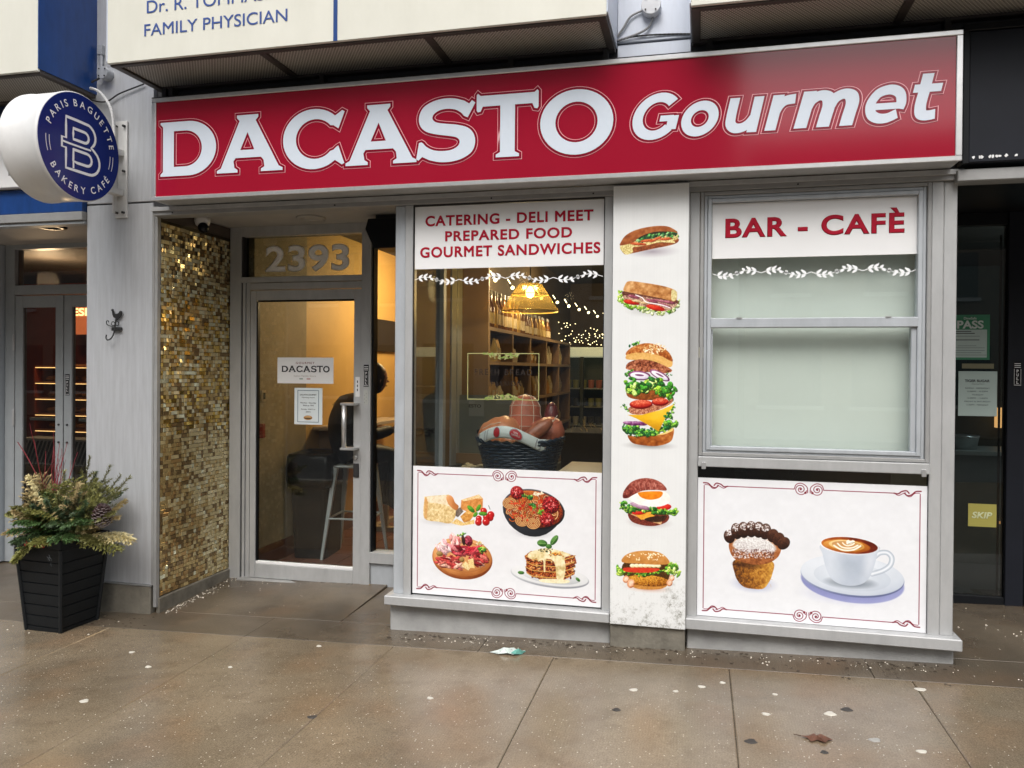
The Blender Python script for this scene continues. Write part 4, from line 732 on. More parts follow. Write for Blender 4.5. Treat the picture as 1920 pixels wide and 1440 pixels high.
# stickers on the display window
y0 = .016
t = thing('window_sign', 'white CATERING - DELI MEET PREPARED FOOD GOURMET SANDWICHES sign across the top of the display window', 'sign', (-1.11, 0, 2.4)); bx('panel', -1.687, -.541, y0 - .003, y0 + .002, 2.200, 2.577, WHITE, t, .001)
for s_, a, b_, z0, z1 in (('CATERING - DELI MEET', -1.6195, -.6023, 2.4565, 2.5205), ('PREPARED FOOD', -1.494, -.725, 2.363, 2.425), ('GOURMET SANDWICHES', -1.652, -.561, 2.268, 2.333)): text(s_, a, b_, z0, z1, y0 - .0045, REDV, t, .030, space=1.12, split=True)
AR_P, AR_D, AR_C = pillar_art(), dishes_art(), cafe_art()
t = thing('dish_poster', 'white poster of cheese, spaghetti, cold cuts and lasagne under the display window', 'poster', (-1.11, 0, .62)); panel_uv('print', -1.690, -.541, y0 - .004, .2385, 1.010, imgmat('dishes vinyl print', AR_D), t, .006)
# leaf garlands
def garland(name, lab, x0, x1, zc, y, n, ph):
    m = MB(); mp = lambda a, b_: (a, y, b_); P_ = (x1 - x0) / n
    for i in range(n):
        for hf in (0, 1):
            s = 1 if hf == 0 else -1; xa = x0 + (i + .0) * P_ if hf == 0 else x0 + (i + 1) * P_; v = 1 if (i + ph) % 2 == 0 else -1
            vv = v if hf == 0 else -v
            st = [(xa + s * q * P_, zc + vv * .014 * math.sin(q * 2 * math.pi * 1.0) * 1.15) for q in [k / 16 * .55 for k in range(17)]]
            m.ribbon(st, .0038, mp); cx, cz = xa + s * .5 * P_, zc - vv * .004
            m.ribbon([(cx + .011 * math.cos(a) * s * (1 - a / 14), cz + .011 * math.sin(a) * vv * (1 - a / 14)) for a in [k * .5 for k in range(13)]], .0026, mp)
            for q, sd_, ln in ((.10, 1, .034), (.11, -1, .030), (.21, 1, .033), (.22, -1, .026), (.33, 1, .022), (.36, -1, .024)):
                px, pz = xa + s * q * P_, zc + vv * .0161 * math.sin(q * 2 * math.pi); an = (R(38) * sd_) if s > 0 else math.pi - R(38) * sd_
                m.disc((px + math.cos(an) * ln * .55, pz + math.sin(an) * ln * .6), ln / 2, .0066, an, lambda a, b_, q=q: (a, y - .0002 - q * .001, b_), 10, .5)
    return tag(obj(name, m, mat('white cut vinyl', (.85, .86, .87), .4), None), lab, 'window sticker')
garland('leaf_garland', 'white leaf garland sticker above the lamp in the display window', -1.692, -.548, 2.136, .019, 4, 0)
garland('leaf_garland', 'white leaf garland sticker under the BAR - CAFÈ sign', .062, 1.092, 2.137, .019, 4, 1)
# gold framed fresh bread sticker
t = thing('window_sticker', 'gold outlined sticker with leaf sprays and FRESH BREAD lettering on the display window', 'sticker', (-1.13, 0, 1.56)); GY = mat('pale gold vinyl', (.34, .34, .14), .45); GLF = mat('leaf green vinyl', (.22, .30, .07), .45)
yy = .020
for a in ((-1.351, -.914, 1.690, 1.695), (-1.351, -.914, 1.418, 1.423), (-1.351, -1.3465, 1.423, 1.690), (-.9185, -.914, 1.423, 1.690)): bx('border', a[0], a[1], yy - .001, yy, a[2], a[3], GY, t, 0)
rg = random.Random(3)
for zc, sg in ((1.692, -1), (1.422, 1)):
    m = MB(); m2 = MB()
    for k in range(46):
        q = rg.uniform(-1, 1); x = -1.135 + q * .115; dz = sg * rg.uniform(.0, .032) * (1 - abs(q) ** 2); (m if k % 2 else m2).disc((x, zc + dz), rg.uniform(.008, .014), rg.uniform(.003, .005), rg.uniform(-.9, .9) + (math.pi / 2 if rg.random() < .3 else 0), lambda a, b_, k=k: (a, yy - .001 - k * .00006, b_), 8)
    obj('leaf_spray', m, GLF, t); obj('leaf_spray', m2, GY, t)
DK = mat('dark brown vinyl', (.02, .012, .008), .5)
text('FRESH BREAD', -1.305, -.955, 1.565, 1.60, yy - .001, DK, t, .0, space=1.3); text('PASSION', -1.205, -1.02, 1.50, 1.53, yy - .001, DK, t, 0, space=1.3)
# ================================================================= sandwich pillar
t = thing('picture_pillar', 'white pillar printed with rolls, burgers and sandwiches, grime near its foot', 'pillar', (-.275, 0, 0))
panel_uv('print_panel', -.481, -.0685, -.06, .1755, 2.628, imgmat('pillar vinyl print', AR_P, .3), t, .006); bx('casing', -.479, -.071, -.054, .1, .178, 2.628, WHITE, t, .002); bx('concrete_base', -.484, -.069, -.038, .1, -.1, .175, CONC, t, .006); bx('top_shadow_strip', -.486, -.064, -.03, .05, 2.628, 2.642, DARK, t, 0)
bx('edge_gap', -.487, -.4815, -.0, .03, .23, 2.588, BLACK, t, 0); bx('side_cover', -.0705, -.0625, -.05, .05, .178, 2.588, ALUD, t, 0)
# ================================================================= right window
rw = thing('sash_window', 'sliding sash window with lowered pale blind, grey sill and kerb at the right', 'window', (.6, 0, 0))
bx('frame_post', -.062, -.008, -.004, .07, .235, 2.588, ALU, rw, .003); bx('frame_post', 1.160, 1.216, -.004, .07, .235, 2.588, ALU, rw, .003); bx('corner_post', 1.218, 1.282, .004, .09, .235, 2.588, ALU, rw, .004); bx('corner_side', 1.240, 1.281, .09, 1.2, -.02, 2.588, ALUD, rw, .003)
bx('sill', -.066, 1.312, -.055, .1, .176, .237, ALU, rw, .005); bx('painted_kerb', -.060, 1.290, .012, .14, -.1, .176, RISER, rw, .006)
def ring(name, x0, x1, z0, z1, w_, ya, yb, m, parent, bot=True):
    bx(name, x0, x0 + w_, ya, yb, z0, z1, m, parent, .003); bx(name, x1 - w_, x1, ya, yb, z0, z1, m, parent, .003); bx(name, x0 + w_, x1 - w_, ya, yb, z1 - w_, z1, m, parent, .003)
    if bot: bx(name, x0 + w_, x1 - w_, ya, yb, z0, z0 + w_, m, parent, .003)
ring('outer_frame', -.006, 1.158, 1.130, 2.586, .020, -.012, .06, ALUD, rw); ring('sash_frame', .015, 1.137, 1.148, 2.566, .018, .002, .06, ALUB, rw); ring('sash_frame', .034, 1.118, 1.163, 2.547, .022, -.008, .06, ALUB, rw)
bx('sash_stile', .056, .066, .010, .05, 1.185, 1.83, ALUB, rw); bx('sash_stile', 1.070, 1.096, .004, .05, 1.185, 1.836, ALUB, rw); bx('meeting_rail', .052, 1.10, -.012, .05, 1.836, 1.889, ALUB, rw, .004)
for x in (.19, .94): bx('latch', x, x + .03, -.016, -.008, 1.886, 1.893, BRIGHT, rw, 0)
bx('glass_pane', .056, 1.096, .03, .035, 1.889, 2.525, GLASS, rw, 0); bx('glass_pane', .066, 1.072, .022, .027, 1.185, 1.836, GLASS, rw, 0)
bx('ledge', -.008, 1.160, -.028, .07, 1.072, 1.128, ALU, rw, .004); bx('lower_glass', -.008, 1.160, .03, .035, .237, 1.072, GLASSD, rw, 0)
for x in (.012, 1.118): bx('ledge_clip', x, x + .022, -.036, -.028, 1.060, 1.098, BRIGHT, rw, .002)
BLIND = mat('pale green roller blind', (.86, .90, .85), .8, 0, 3, .05, bump=.05, bscale=8)
tag(obj('roller_blind', MB().box(.02, 1.13, .115, .118, 1.10, 2.60), BLIND, None), 'pale green roller blind pulled down behind the sash window', 'blind')
t = thing('window_sign', 'white BAR - CAFÈ sign at the top of the sash window', 'sign', (.58, 0, 2.37)); bx('panel', .058, 1.096, .018, .024, 2.219, 2.523, WHITE, t, .001); text('BAR - CAFÈ', .1275, 1.035, 2.3310, 2.466, .0165, REDV, t, .034, space=1.12, split=True)
t = thing('cafe_poster', 'white poster of a chocolate topped muffin and a cappuccino under the sash window', 'poster', (.57, 0, .62)); panel_uv('print', -.0065, 1.157, .012, .2395, 1.006, imgmat('cafe vinyl print', AR_C), t, .006); bx('side_gap', -.0085, -.0065, .014, .03, .24, 1.07, BLACK, t, 0); bx('side_gap', 1.157, 1.160, .014, .03, .24, 1.07, BLACK, t, 0)
# ================================================================= main sign
t = thing('shop_sign', 'long red lightbox sign reading DACASTO Gourmet in an aluminium frame', 'sign', (-1.07, -.1, 2.64))
X0, X1, Z0, Z1 = -3.374, 1.243, 2.643, 3.287; bx('case', X0 + .004, X1 - .004, -.183, -.015, Z0 + .004, Z1 - .004, ALU, t, .003); bx('face', X0 + .028, X1 - .028, -.187, -.184, Z0 + .024, Z1 - .024, SIGNR, t, 0)
bx('frame_edge', X0, X1, -.196, -.183, Z1 - .026, Z1, BRIGHT, t, .003); bx('frame_edge', X0, X1, -.196, -.183, Z0, Z0 + .026, BRIGHT, t, .003); bx('frame_edge', X0, X0 + .03, -.1955, -.183, Z0 + .026, Z1 - .026, BRIGHT, t, .003); bx('frame_edge', X1 - .03, X1, -.1955, -.183, Z0 + .026, Z1 - .026, BRIGHT, t, .003)
dacasto([('D', -3.3091, -2.9143), ('A', -2.9068, -2.459), ('C', -2.4566, -2.0554), ('A', -2.0474, -1.6032), ('S', -1.6046, -1.252), ('T', -1.2436, -.8861), ('O', -.8761, -.471)], 2.792, .338, -.187, t)
def bez(pts, n=8):
    P = [Vector(p) for p in pts]; o = []
    for i in range(len(P) - 1):
        p0, p1, p2, p3 = P[max(i - 1, 0)], P[i], P[i + 1], P[min(i + 2, len(P) - 1)]
        for j in range(n):
            q = j / n; o.append(.5 * ((2 * p1) + (-p0 + p2) * q + (2 * p0 - 5 * p1 + 4 * p2 - p3) * q * q + (-p0 + 3 * p1 - 3 * p2 + p3) * q ** 3))
    o.append(P[-1]); return o
def el(cx, cy, rx, ry, a0, a1, n=30): return [Vector((cx + rx * math.cos(R(a0 + (a1 - a0) * i / (n - 1))), cy + ry * math.sin(R(a0 + (a1 - a0) * i / (n - 1))))) for i in range(n)]
ln = lambda a, b, c, d: [Vector((a, b)), Vector((c, d))]
W_ = .27
STK = {'G': [(el(.63, .685, .495, .55, 43, 322), W_), (ln(1.09, .68, 1.09, .28), W_), (ln(.74, .61, 1.09, .61), .17)],
 'o': [(el(.54, .5, .405, .365, 0, 365, 40), W_)],
 'u': [(bez([(.135, 1), (.135, .5), (.17, .26), (.32, .14), (.52, .15), (.68, .26), (.78, .42)]), W_), (ln(.80, 1, .80, 0), W_)],
 'r': [(ln(.135, 0, .135, 1), W_), (bez([(.135, .50), (.20, .70), (.34, .83), (.56, .865)]), W_)],
 'm': [(ln(.135, 0, .135, 1), W_), (bez([(.14, .55), (.20, .74), (.36, .865), (.53, .82), (.61, .62), (.61, .3), (.61, 0)]), W_), (bez([(.62, .55), (.68, .74), (.84, .865), (1.01, .82), (1.09, .62), (1.09, .3), (1.09, 0)]), W_)],
 'e': [(bez([(.93, .36), (.955, .52), (.88, .74), (.72, .85), (.52, .872), (.28, .78), (.145, .52), (.22, .26), (.42, .14), (.66, .135), (.90, .235)]), W_ * .94), (ln(.15, .445, 1.04, .445), .17)],
 't': [(bez([(.26, 1.28), (.26, .8), (.26, .42), (.32, .19), (.46, .13), (.66, .16)]), W_), (ln(.0, .885, .66, .885), .22)]}
GOU = (('G', -.368, -.122, 2.838, 3.087), ('o', -.110, .082, 2.842, 3.028), ('u', .117, .312, 2.846, 3.030), ('r', .312, .468, 2.849, 3.030), ('m', .456, .770, 2.851, 3.038), ('e', .798, .989, 2.850, 3.042), ('t', 1.018, 1.155, 2.852, 3.084))
for i, (ch, x0, x1, zb, zt) in enumerate(GOU):
    def strokes(off):
        m = MB(); sh = lambda a, b_: (a + .22 * b_, b_, 0)
        for q, (P_, wd) in enumerate(STK[ch]):
            P_ = [Vector(v) for v in P_]; n0 = len(m.v)
            if off and not (ch == 'o'): P_[0] = P_[0] + (P_[0] - P_[1]).normalized() * off; P_[-1] = P_[-1] + (P_[-1] - P_[-2]).normalized() * off
            m.ribbon(P_, wd + 2 * off, lambda a, b_, q=q: (a + .22 * b_, b_, q * .00004))
        return m
    b0 = strokes(0)
    if ch == 'o':
        for off, dy, m in ((.0150, .0010, SIGNP), (.0112, .0024, SIGND), (0, .0038, SIGNW)):
            ex = lambda r_, s_: [((x0 + x1) / 2 + (math.cos(a) * ((x1 - x0) / 2 / 1.02 - r_ + s_)) + .22 * math.sin(a) * ((zt - zb) / 2 - r_ + s_), (zb + zt) / 2 + math.sin(a) * ((zt - zb) / 2 - r_ + s_)) for a in np.linspace(0, 6.2832, 48, endpoint=False)]
            flat(curve_mesh([ex(0, off), ex(.049, -off)]), lambda u, v: (u, -.187 - dy - i * .00015, v), 'letter' if m is SIGNW else 'letter_outline', m, t)
        continue
    xs = [v[0] for v in b0.v]; ys = [v[1] for v in b0.v]; a, b_, c, d = min(xs), max(xs), min(ys), max(ys); s1 = (x1 - x0) / (b_ - a); s2 = (zt - zb) / (d - c)
    for off, dy, m in ((.0150, .0010, SIGNP), (.0112, .0024, SIGND), (0, .0038, SIGNW)):
        g = strokes(off / ((s1 + s2) / 2)); g.v = [(x0 + (u - a) * s1, -.187 - dy - i * .00015 - w_, zb + (v - c) * s2) for u, v, w_ in g.v]; obj('letter' if m is SIGNW else 'letter_outline', g, m, t)
# ================================================================= awning boxes above
MESHM = bpy.data.materials.new('perforated grille'); MESHM.use_nodes = True; nt = MESHM.node_tree; b = nt.nodes['Principled BSDF']; g = nt.nodes.new('ShaderNodeNewGeometry'); mp_ = nt.nodes.new('ShaderNodeMapping'); nt.links.new(g.outputs['Position'], mp_.inputs[0])
bk = nt.nodes.new('ShaderNodeTexBrick'); bk.offset = .5; bk.inputs['Scale'].default_value = 1; bk.inputs['Brick Width'].default_value = .019; bk.inputs['Row Height'].default_value = .014; bk.inputs['Mortar Size'].default_value = .0035; bk.inputs['Color1'].default_value = (.02, .02, .02, 1); bk.inputs['Color2'].default_value = (.022, .02, .018, 1); bk.inputs['Mortar'].default_value = (.50, .47, .42, 1)
nt.links.new(mp_.outputs[0], bk.inputs['Vector']); nt.links.new(bk.outputs[0], b.inputs['Base Color']); b.inputs['Roughness'].default_value = .6
FRM = mat('dark brown steel frame', (.085, .072, .066), .5, .1, 12, .3)
def awning(lab, x0, x1, beams, side_l, side_r):
    y0, z0, z1 = -.45, 3.412, 5.6; t = thing('awning_sign', lab, 'awning', ((x0 + x1) / 2, -.2, z0))
    bx('front_panel', x0 + .006, x1 - .006, y0, y0 + .02, z0 + .004, z1, CREAM, t, .004)
    if side_l: bx('side_panel', x0, x0 + .006, y0 + .002, .03, z0 + .02, z1, side_l, t, 0)
    if side_r: bx('side_panel', x1 - .006, x1, y0 + .002, .03, z0 + .02, z1, side_r, t, 0)
    bx('frame_bar', x0 + .008, x1 - .008, y0 + .022, y0 + .055, z0 - .004, z0 + .04, FRM, t, .003); bx('frame_bar', x0 + .008, x1 - .008, -.02, .03, z0 - .004, z0 + .04, FRM, t, .003)
    for x in [x0 + .03] + beams + [x1 - .03]: bx('cross_bar', x - .022, x + .022, y0 + .055, -.02, z0 - .002, z0 + .04, FRM, t, .003)
    bx('grille', x0 + .01, x1 - .01, y0 + .05, -.015, z0 + .012, z0 + .018, MESHM, t, 0)
    return t
LB = mat('pale side vinyl', (.55, .60, .70), .4)
awning('cream awning with glossy blue side panel above the bakery on the left', -6.9, -3.979, [-6.0, -5.1], BLUE, BLUE)
t = awning('cream awning lettered FAMILY PHYSICIAN above the red sign', -3.488, -.476, [-2.478, -1.47], LB, LB)
bx('blue_stripe', -2.001, -1.977, -.4525, -.450, 3.418, 5.6, BLUE, t, 0); BT = mat('blue vinyl letter', (.03, .07, .26), .45)
text('FAMILY PHYSICIAN', -3.222, -2.284, 3.556, 3.628, -.452, BT, t, .006, split=True); text('Dr. R. TOMMASINI', -3.205, -2.290, 3.690, 3.766, -.452, BT, t, .006, split=True)
awning('cream awning over the sash window, mostly cropped at the top right', -.068, 4.2, [.98, 2.1], LB, LB)
t = thing('support_rail', 'dark steel rail in the gap between the red sign and the awnings', 'rail', (-1, 0, 3.3)); bx('rail', -3.49, 1.30, -.05, .03, 3.325, 3.352, DARK, t, .003)
for x in (-3.42, -3.37, -2.3, -1.1, -.55, .02, 1.2): bx('post', x, x + .03, -.04, .02, 3.352, 3.41, DARK, t, 0)
t = thing('upper_pillar', 'pale blue white metal pillar section between the two cream awnings', 'pillar', (-.27, .05, 3.3)); bx('metal_panel', -.477, -.066, .03, .3, 3.462, 5.6, PILW, t, .004); bx('metal_panel', -.477, -.066, .036, .3, 2.66, 3.455, PILW, t, .004)
STEEL = mat('galvanised box', (.45, .47, .5), .45, .3, 20, .3); CABLE = mat('flexible grey conduit', (.33, .33, .33), .4, .4); WBOX = mat('white painted box', (.72, .73, .75), .4)
def jbox(x, z, r, m, lab):
    t = thing('junction_box', lab, 'electrical box', (x, .03, z)); o = obj('case', MB().lathe((0, 0, 0), [(r * .98, 0), (r, .02), (r, .055), (r * .96, .062), (.0001, .064)], 28), m, t, local=True); o.rotation_euler = (R(90), 0, 0)
    for a in (.7, 2.3, 3.9, 5.4): bx('screw', x + math.cos(a) * r * .75 - .004, x + math.cos(a) * r * .75 + .004, -.0385, -.034, z + math.sin(a) * r * .75 - .004, z + math.sin(a) * r * .75 + .004, DARK, t, 0)
    return t
jbox(-.285, 3.64, .055, WBOX, 'round white junction box on the pillar between the awnings'); jbox(-3.885, 3.555, .043, STEEL, 'round grey junction box on the metal pillar above the bakery blade sign')
def bez(pts, n=8):
    P = [Vector(p) for p in pts]; o = []
    for i in range(len(P) - 1):
        p0, p1, p2, p3 = P[max(i - 1, 0)], P[i], P[i + 1], P[min(i + 2, len(P) - 1)]
        for j in range(n):
            q = j / n; o.append(.5 * ((2 * p1) + (-p0 + p2) * q + (2 * p0 - 5 * p1 + 4 * p2 - p3) * q * q + (-p0 + 3 * p1 - 3 * p2 + p3) * q ** 3))
    o.append(P[-1]); return o
def cable(lab, pts, r=.006, m=CABLE, ribs=True):
    P = bez(pts, 14); rr = [r * (1 + (.18 if (i % 2 and ribs) else 0)) for i in range(len(P))]; return tag(obj('cable', MB().tube(P, rr, 8), m, None), lab, 'cable')
cable('grey cable looping left from the white junction box', [(-.335, .015, 3.63), (-.40, .01, 3.60), (-.44, .01, 3.54), (-.478, .02, 3.495)]); cable('grey cable hanging under the white junction box', [(-.275, .015, 3.59), (-.30, .01, 3.53), (-.37, .008, 3.495), (-.478, .02, 3.475)]); cable('thin dark cable crossing the pillar below the white junction box', [(-.478, .02, 3.472), (-.37, .015, 3.488), (-.2, .022, 3.487), (-.064, .022, 3.476)], .0045, DARK)
WC = mat('white conduit', (.6, .6, .6), .4)
cable('pale conduit curving down from the grey junction box to the blade sign', [(-4.06, .0, 3.44), (-3.98, -.03, 3.455), (-3.88, -.05, 3.41), (-3.80, -.05, 3.30), (-3.775, -.05, 3.15), (-3.775, -.06, 3.02), (-3.79, -.10, 2.96)], .0085, WC)
cable('dark cable looping behind the blade sign conduit', [(-4.06, .0, 3.42), (-3.98, .01, 3.385), (-3.88, .01, 3.375), (-3.78, .01, 3.42), (-3.60, .015, 3.47)], .005, DARK, False); cable('short dark cable between the blue awning and the grey junction box', [(-4.06, .0, 3.46), (-4.0, -.02, 3.49), (-3.93, .0, 3.53)], .006, DARK)
t = thing('conduit_clamp', 'small grey clamp and fitting above the grey junction box', 'clamp', (-3.93, .02, 3.7)); bx('clamp_plate', -3.955, -3.915, .0, .03, 3.69, 3.755, STEEL, t); obj('conduit_stub', MB().tube([(-3.93, .015, 3.60), (-3.93, .015, 3.69)], .011, 10), STEEL, t)
# ================================================================= round blade sign
BX = -3.652; cy, cz, rr = -.466, 2.922, .322
t = thing('blade_sign', 'round blue and white PARIS BAGUETTE bakery café sign projecting from the metal pillar', 'sign', (-3.79, cy, cz))
def xl(c, prof, n=64):
    m = MB(); b = 0
    for r_, x in prof:
        for k in range(n): a = 2 * math.pi * k / n; m.v.append((x, c[0] + r_ * math.cos(a), c[1] + r_ * math.sin(a)))
    for i in range(len(prof) - 1):
        for k in range(n): q = i * n; m.f.append((q + k, q + (k + 1) % n, q + n + (k + 1) % n, q + n + k))
    m.f.append(tuple(range(n))); m.f.append(tuple((len(prof) - 1) * n + k for k in range(n))); return m
WRIM = mat('white painted rim', (.74, .74, .73), .38, 0, 7, .12, bump=.12, bscale=18); FBL = mat('deep blue sign face', (.010, .022, .16), .25, 0, 2, .1)
o = obj('drum', xl((cy, cz), [(rr - .004, -3.925), (rr, -3.920), (rr, -3.900), (rr - .004, -3.897), (rr - .003, -3.680), (rr, -3.676), (rr, -3.658), (rr - .004, -3.654)]), WRIM, t, smooth=False); o.data.polygons.foreach_set('use_smooth', [len(p.vertices) == 4 for p in o.data.polygons])
obj('face', xl((cy, cz), [(rr - .006, BX - .002), (rr - .006, BX + .001)]), FBL, t)
yz = lambda a, b_, d=.0025: (BX + d, cy + a * rr, cz + b_ * rr); WF = mat('white face print', (.8, .81, .83), .35)
def arctext(s, rad, a0, a1, h, inner=False):
    ws = []; gl = []
    for ch in s:
        if ch == ' ': ws.append(.45); gl.append(None); continue
        me = text_mesh(ch, .012); xs = [v.co.x for v in me.vertices]; gl.append((me, min(xs), max(xs))); ws.append(max(xs) - min(xs) + .30)
    tot = sum(ws) - ws[0] / 2 - ws[-1] / 2; pos = 0
    for i, g_ in enumerate(gl):
        if i: pos += (ws[i - 1] + ws[i]) / 2
        if not g_: continue
        an = R(a0 + (a1 - a0) * pos / tot); me, xa, xb = g_; cx = (xa + xb) / 2; k = h / .70; sn = -1 if inner else 1
        ux, uy = (math.sin(an), -math.cos(an)) if not inner else (-math.sin(an), math.cos(an)); vx, vy = (math.cos(an) * sn, math.sin(an) * sn)
        r0 = rad if not inner else rad
        flat(me, lambda u, v: yz(r0 * math.cos(an) + (u - cx) * k * ux + (v - .35) * k * vx, r0 * math.sin(an) + (u - cx) * k * uy + (v - .35) * k * vy), 'letter', WF, t, 'x')
arctext('PARIS BAGUETTE', .80, 159, 15, .125); arctext('BAKERY CAFÉ', .80, 217, 325, .125, True)
m = MB()
for a0, a1 in ((178, 199), (-19, 1.5)):
    for r_ in (.74, .815): m.ribbon([(r_ * math.cos(R(a)), r_ * math.sin(R(a))) for a in np.linspace(a0, a1, 8)], .014, yz)
obj('tick_marks', m, WF, t)
LW = .052
CN = [0]
def yzc(a, b_): CN[0] += 1; return yz(a, b_, .0025 + (CN[0] // 2) * .00001)
def cl(pts, w_=LW): m = MB(); P_ = pts + [pts[0], pts[1]]; m.ribbon(P_, w_, yzc); obj('monogram_line', m, WF, t)
def lobes(x0, xa, z0, z1, n=12): r_ = abs(z1 - z0) / 2; return [(xa + r_ * math.cos(a) * 1.05, (z0 + z1) / 2 + r_ * math.sin(a)) for a in np.linspace(math.pi / 2, -math.pi / 2, n)]
outer = [(-.36, .47), (-.1, .47)] + lobes(0, .12, .02, .47)[1:-2] + [(.36, .02)][:0] + lobes(0, .20, -.47, .03)[2:] + [(-.1, -.47), (-.36, -.47), (-.36, -.24), (-.36, -.10), (-.455, -.10), (-.455, .08), (-.36, .08), (-.36, .3)]
cl(outer); cl([(-.19, .30), (0, .30)] + lobes(0, .08, .10, .30, 9) + [(-.19, .10), (-.19, .2)]); cl([(-.19, -.09), (.05, -.09)] + lobes(0, .14, -.32, -.09, 9) + [(-.10, -.32), (-.19, -.30)])
m = MB(); m.ribbon([(-.455, .0), (-.30, -.005), (.1, -.005), (.24, .0)], LW * .7, lambda a, b_: yz(a, b_, .0045)); obj('monogram_line', m, WF, t); m = MB(); m.ribbon([(-.19, -.44), (-.19, -.2), (-.19, -.09)], LW * .8, lambda a, b_: yz(a, b_, .0048)); obj('monogram_line', m, WF, t)
WM = mat('white bracket steel', (.62, .62, .61), .45, 0, 15, .15)
bx('wall_plate', -3.820, -3.727, .015, .029, 2.592, 3.236, WM, t, .002); bx('channel', -3.812, -3.800, -.02, .015, 2.62, 3.21, WM, t, .001)
for z in (3.02, 2.755): bx('arm', -3.80, -3.75, -.17, .015, z - .02, z + .02, WM, t, .002)
for x, z in ((-3.805, 3.20), (-3.745, 3.20), (-3.80, 2.625), (-3.748, 2.625), (-3.745, 2.90)): obj('bolt', MB().tube([(x, .016, z), (x, -.004, z)], .0085, 6), DARK, t)
# rooster hook
t = thing('rooster_hook', 'small black iron hook topped with a rooster on the metal pillar', 'hook', (-3.82, .02, 1.88)); IR = mat('black iron', (.012, .012, .012), .5)
hy0, hy1 = .012, .018
ro = [(-3.835, 1.985), (-3.845, 1.978), (-3.838, 1.968), (-3.834, 1.945), (-3.825, 1.928), (-3.808, 1.920), (-3.812, 1.905), (-3.800, 1.905), (-3.790, 1.918), (-3.772, 1.930), (-3.758, 1.950), (-3.762, 1.968), (-3.775, 1.972), (-3.785, 1.958), (-3.800, 1.950), (-3.818, 1.953), (-3.825, 1.972), (-3.828, 1.982)]
m = MB(); m.prism(ro[::-1], hy0, hy1); obj('rooster', m, IR, t)
obj('stem', MB().tube(bez([(-3.805, .010, 1.912), (-3.808, .008, 1.87), (-3.812, .004, 1.83), (-3.822, -.008, 1.79), (-3.845, -.015, 1.775), (-3.862, -.012, 1.788), (-3.862, -.008, 1.81)]), .0045, 8), IR, t)
for s_ in (-1, 1): obj('scroll', MB().tube([(-3.808 + s_ * (.016 + .012 * math.cos(a) - .0), .008, 1.885 + .014 * math.sin(a)) for a in np.linspace(-2.5, 3, 14)], .0028, 6), IR, t)
obj('scroll', MB().tube(bez([(-3.812, .008, 1.868), (-3.84, .006, 1.868), (-3.868, .004, 1.88), (-3.872, .004, 1.90), (-3.86, .004, 1.905), (-3.855, .004, 1.893)]), .003, 6), IR, t); bx('bracket', -3.838, -3.768, .006, .03, 1.838, 1.862, IR, t, .002)
# ================================================================= bakery on the left
GRD = mat('slate grey frame', (.36, .385, .40), .45, .2, 8, .15); WARM = mat('dark red wood wall', (.26, .05, .025), .5, 0, 6, .4)
t = thing('bakery_fascia', 'blue and white fascia of the bakery behind the round sign', 'fascia', (-5.3, 0, 2.8)); bx('blue_band', -7.5, -4.062, -.005, .05, 2.645, 2.81, BLUE, t, .002); bx('white_box', -7.5, -4.32, -.05, .05, 2.818, 3.12, WHITE, t, .004); bx('blue_backing', -7.5, -4.062, .01, .04, 3.12, 3.40, mat('dark blue backing', (.006, .02, .07), .6), t, 0)
bx('grey_plate', -4.62, -4.50, -.053, -.05, 2.90, 2.98, ALUD, t, 0); bx('head_trim', -7.5, -4.058, -.01, .08, 2.585, 2.643, ALUD, t, .003); bx('head_trim', -7.5, -4.058, .005, .08, 2.562, 2.582, GRD, t, .002)
struct('recess_ceiling', MB().box(-8, -4.056, .08, 1.12, 2.64, 2.68), CEIL); downlight(-4.72, .42, 2.64, BLACK, 'black recessed ceiling light above the bakery doors')
Y = 1.1; t = thing('bakery_doors', 'pair of narrow grey framed glass doors with transom at the bakery', 'door', (-5.25, Y, -.1))
for x0, x1 in ((-5.86, -5.762), (-5.02, -4.9)): bx('frame_post', x0, x1, Y, Y + .1, -.1, 2.66, GRD, t, .003)
bx('frame_head', -5.762, -5.02, Y, Y + .1, 2.60, 2.66, GRD, t, .003); bx('transom_bar', -5.762, -4.0, Y, Y + .1, 2.21, 2.29, GRD, t, .003); bx('frame_head', -5.02, -4.0, Y, Y + .1, 2.60, 2.66, GRD, t, .003); bx('transom_glass', -5.762, -4.0, Y + .04, Y + .046, 2.29, 2.60, GLASSD, t, 0)
for x0, x1 in ((-5.756, -5.262), (-5.252, -4.75)):
    lf = bx('door_leaf', x0, x0 + .078, Y + .003, Y + .05, -.09, 2.20, GRD, t, .003); bx('stile', x1 - .078, x1, Y + .003, Y + .05, -.09, 2.20, GRD, lf, .003); bx('rail', x0 + .078, x1 - .078, Y + .004, Y + .049, 2.10, 2.20, GRD, lf, .003); bx('rail', x0 + .078, x1 - .078, Y + .004, Y + .049, -.09, .38, GRD, lf, .003)
    bx('glass_pane', x0 + .078, x1 - .078, Y + .02, Y + .026, .38, 2.10, GLASSD, lf, 0); bx('push_bar', x0 + .085, x1 - .085, Y + .07, Y + .10, 1.125, 1.15, BRIGHT, lf, .003)
for z in (1.8, 1.15): bx('hinge', -5.775, -5.752, Y - .012, Y, z - .07, z + .07, ALU, t, .003)
for x in (-5.30, -5.215): 
    for z in (1.1, .95): obj('screw_cap', MB().tube([(x, Y + .004, z), (x, Y - .006, z)], .009, 8), DARK, t)
pull_sticker(-5.215, 1.44, Y + .003, 'black PULL sticker on the bakery door', .045, .18)
tag(obj('side_panel', MB().box(-15, -5.87, 1.02, 1.2, -.1, 2.64), mat('pale blue grey panel', (.42, .47, .52), .5), None, .003), 'pale grey panel at the far left edge beside the bakery door', 'wall panel')
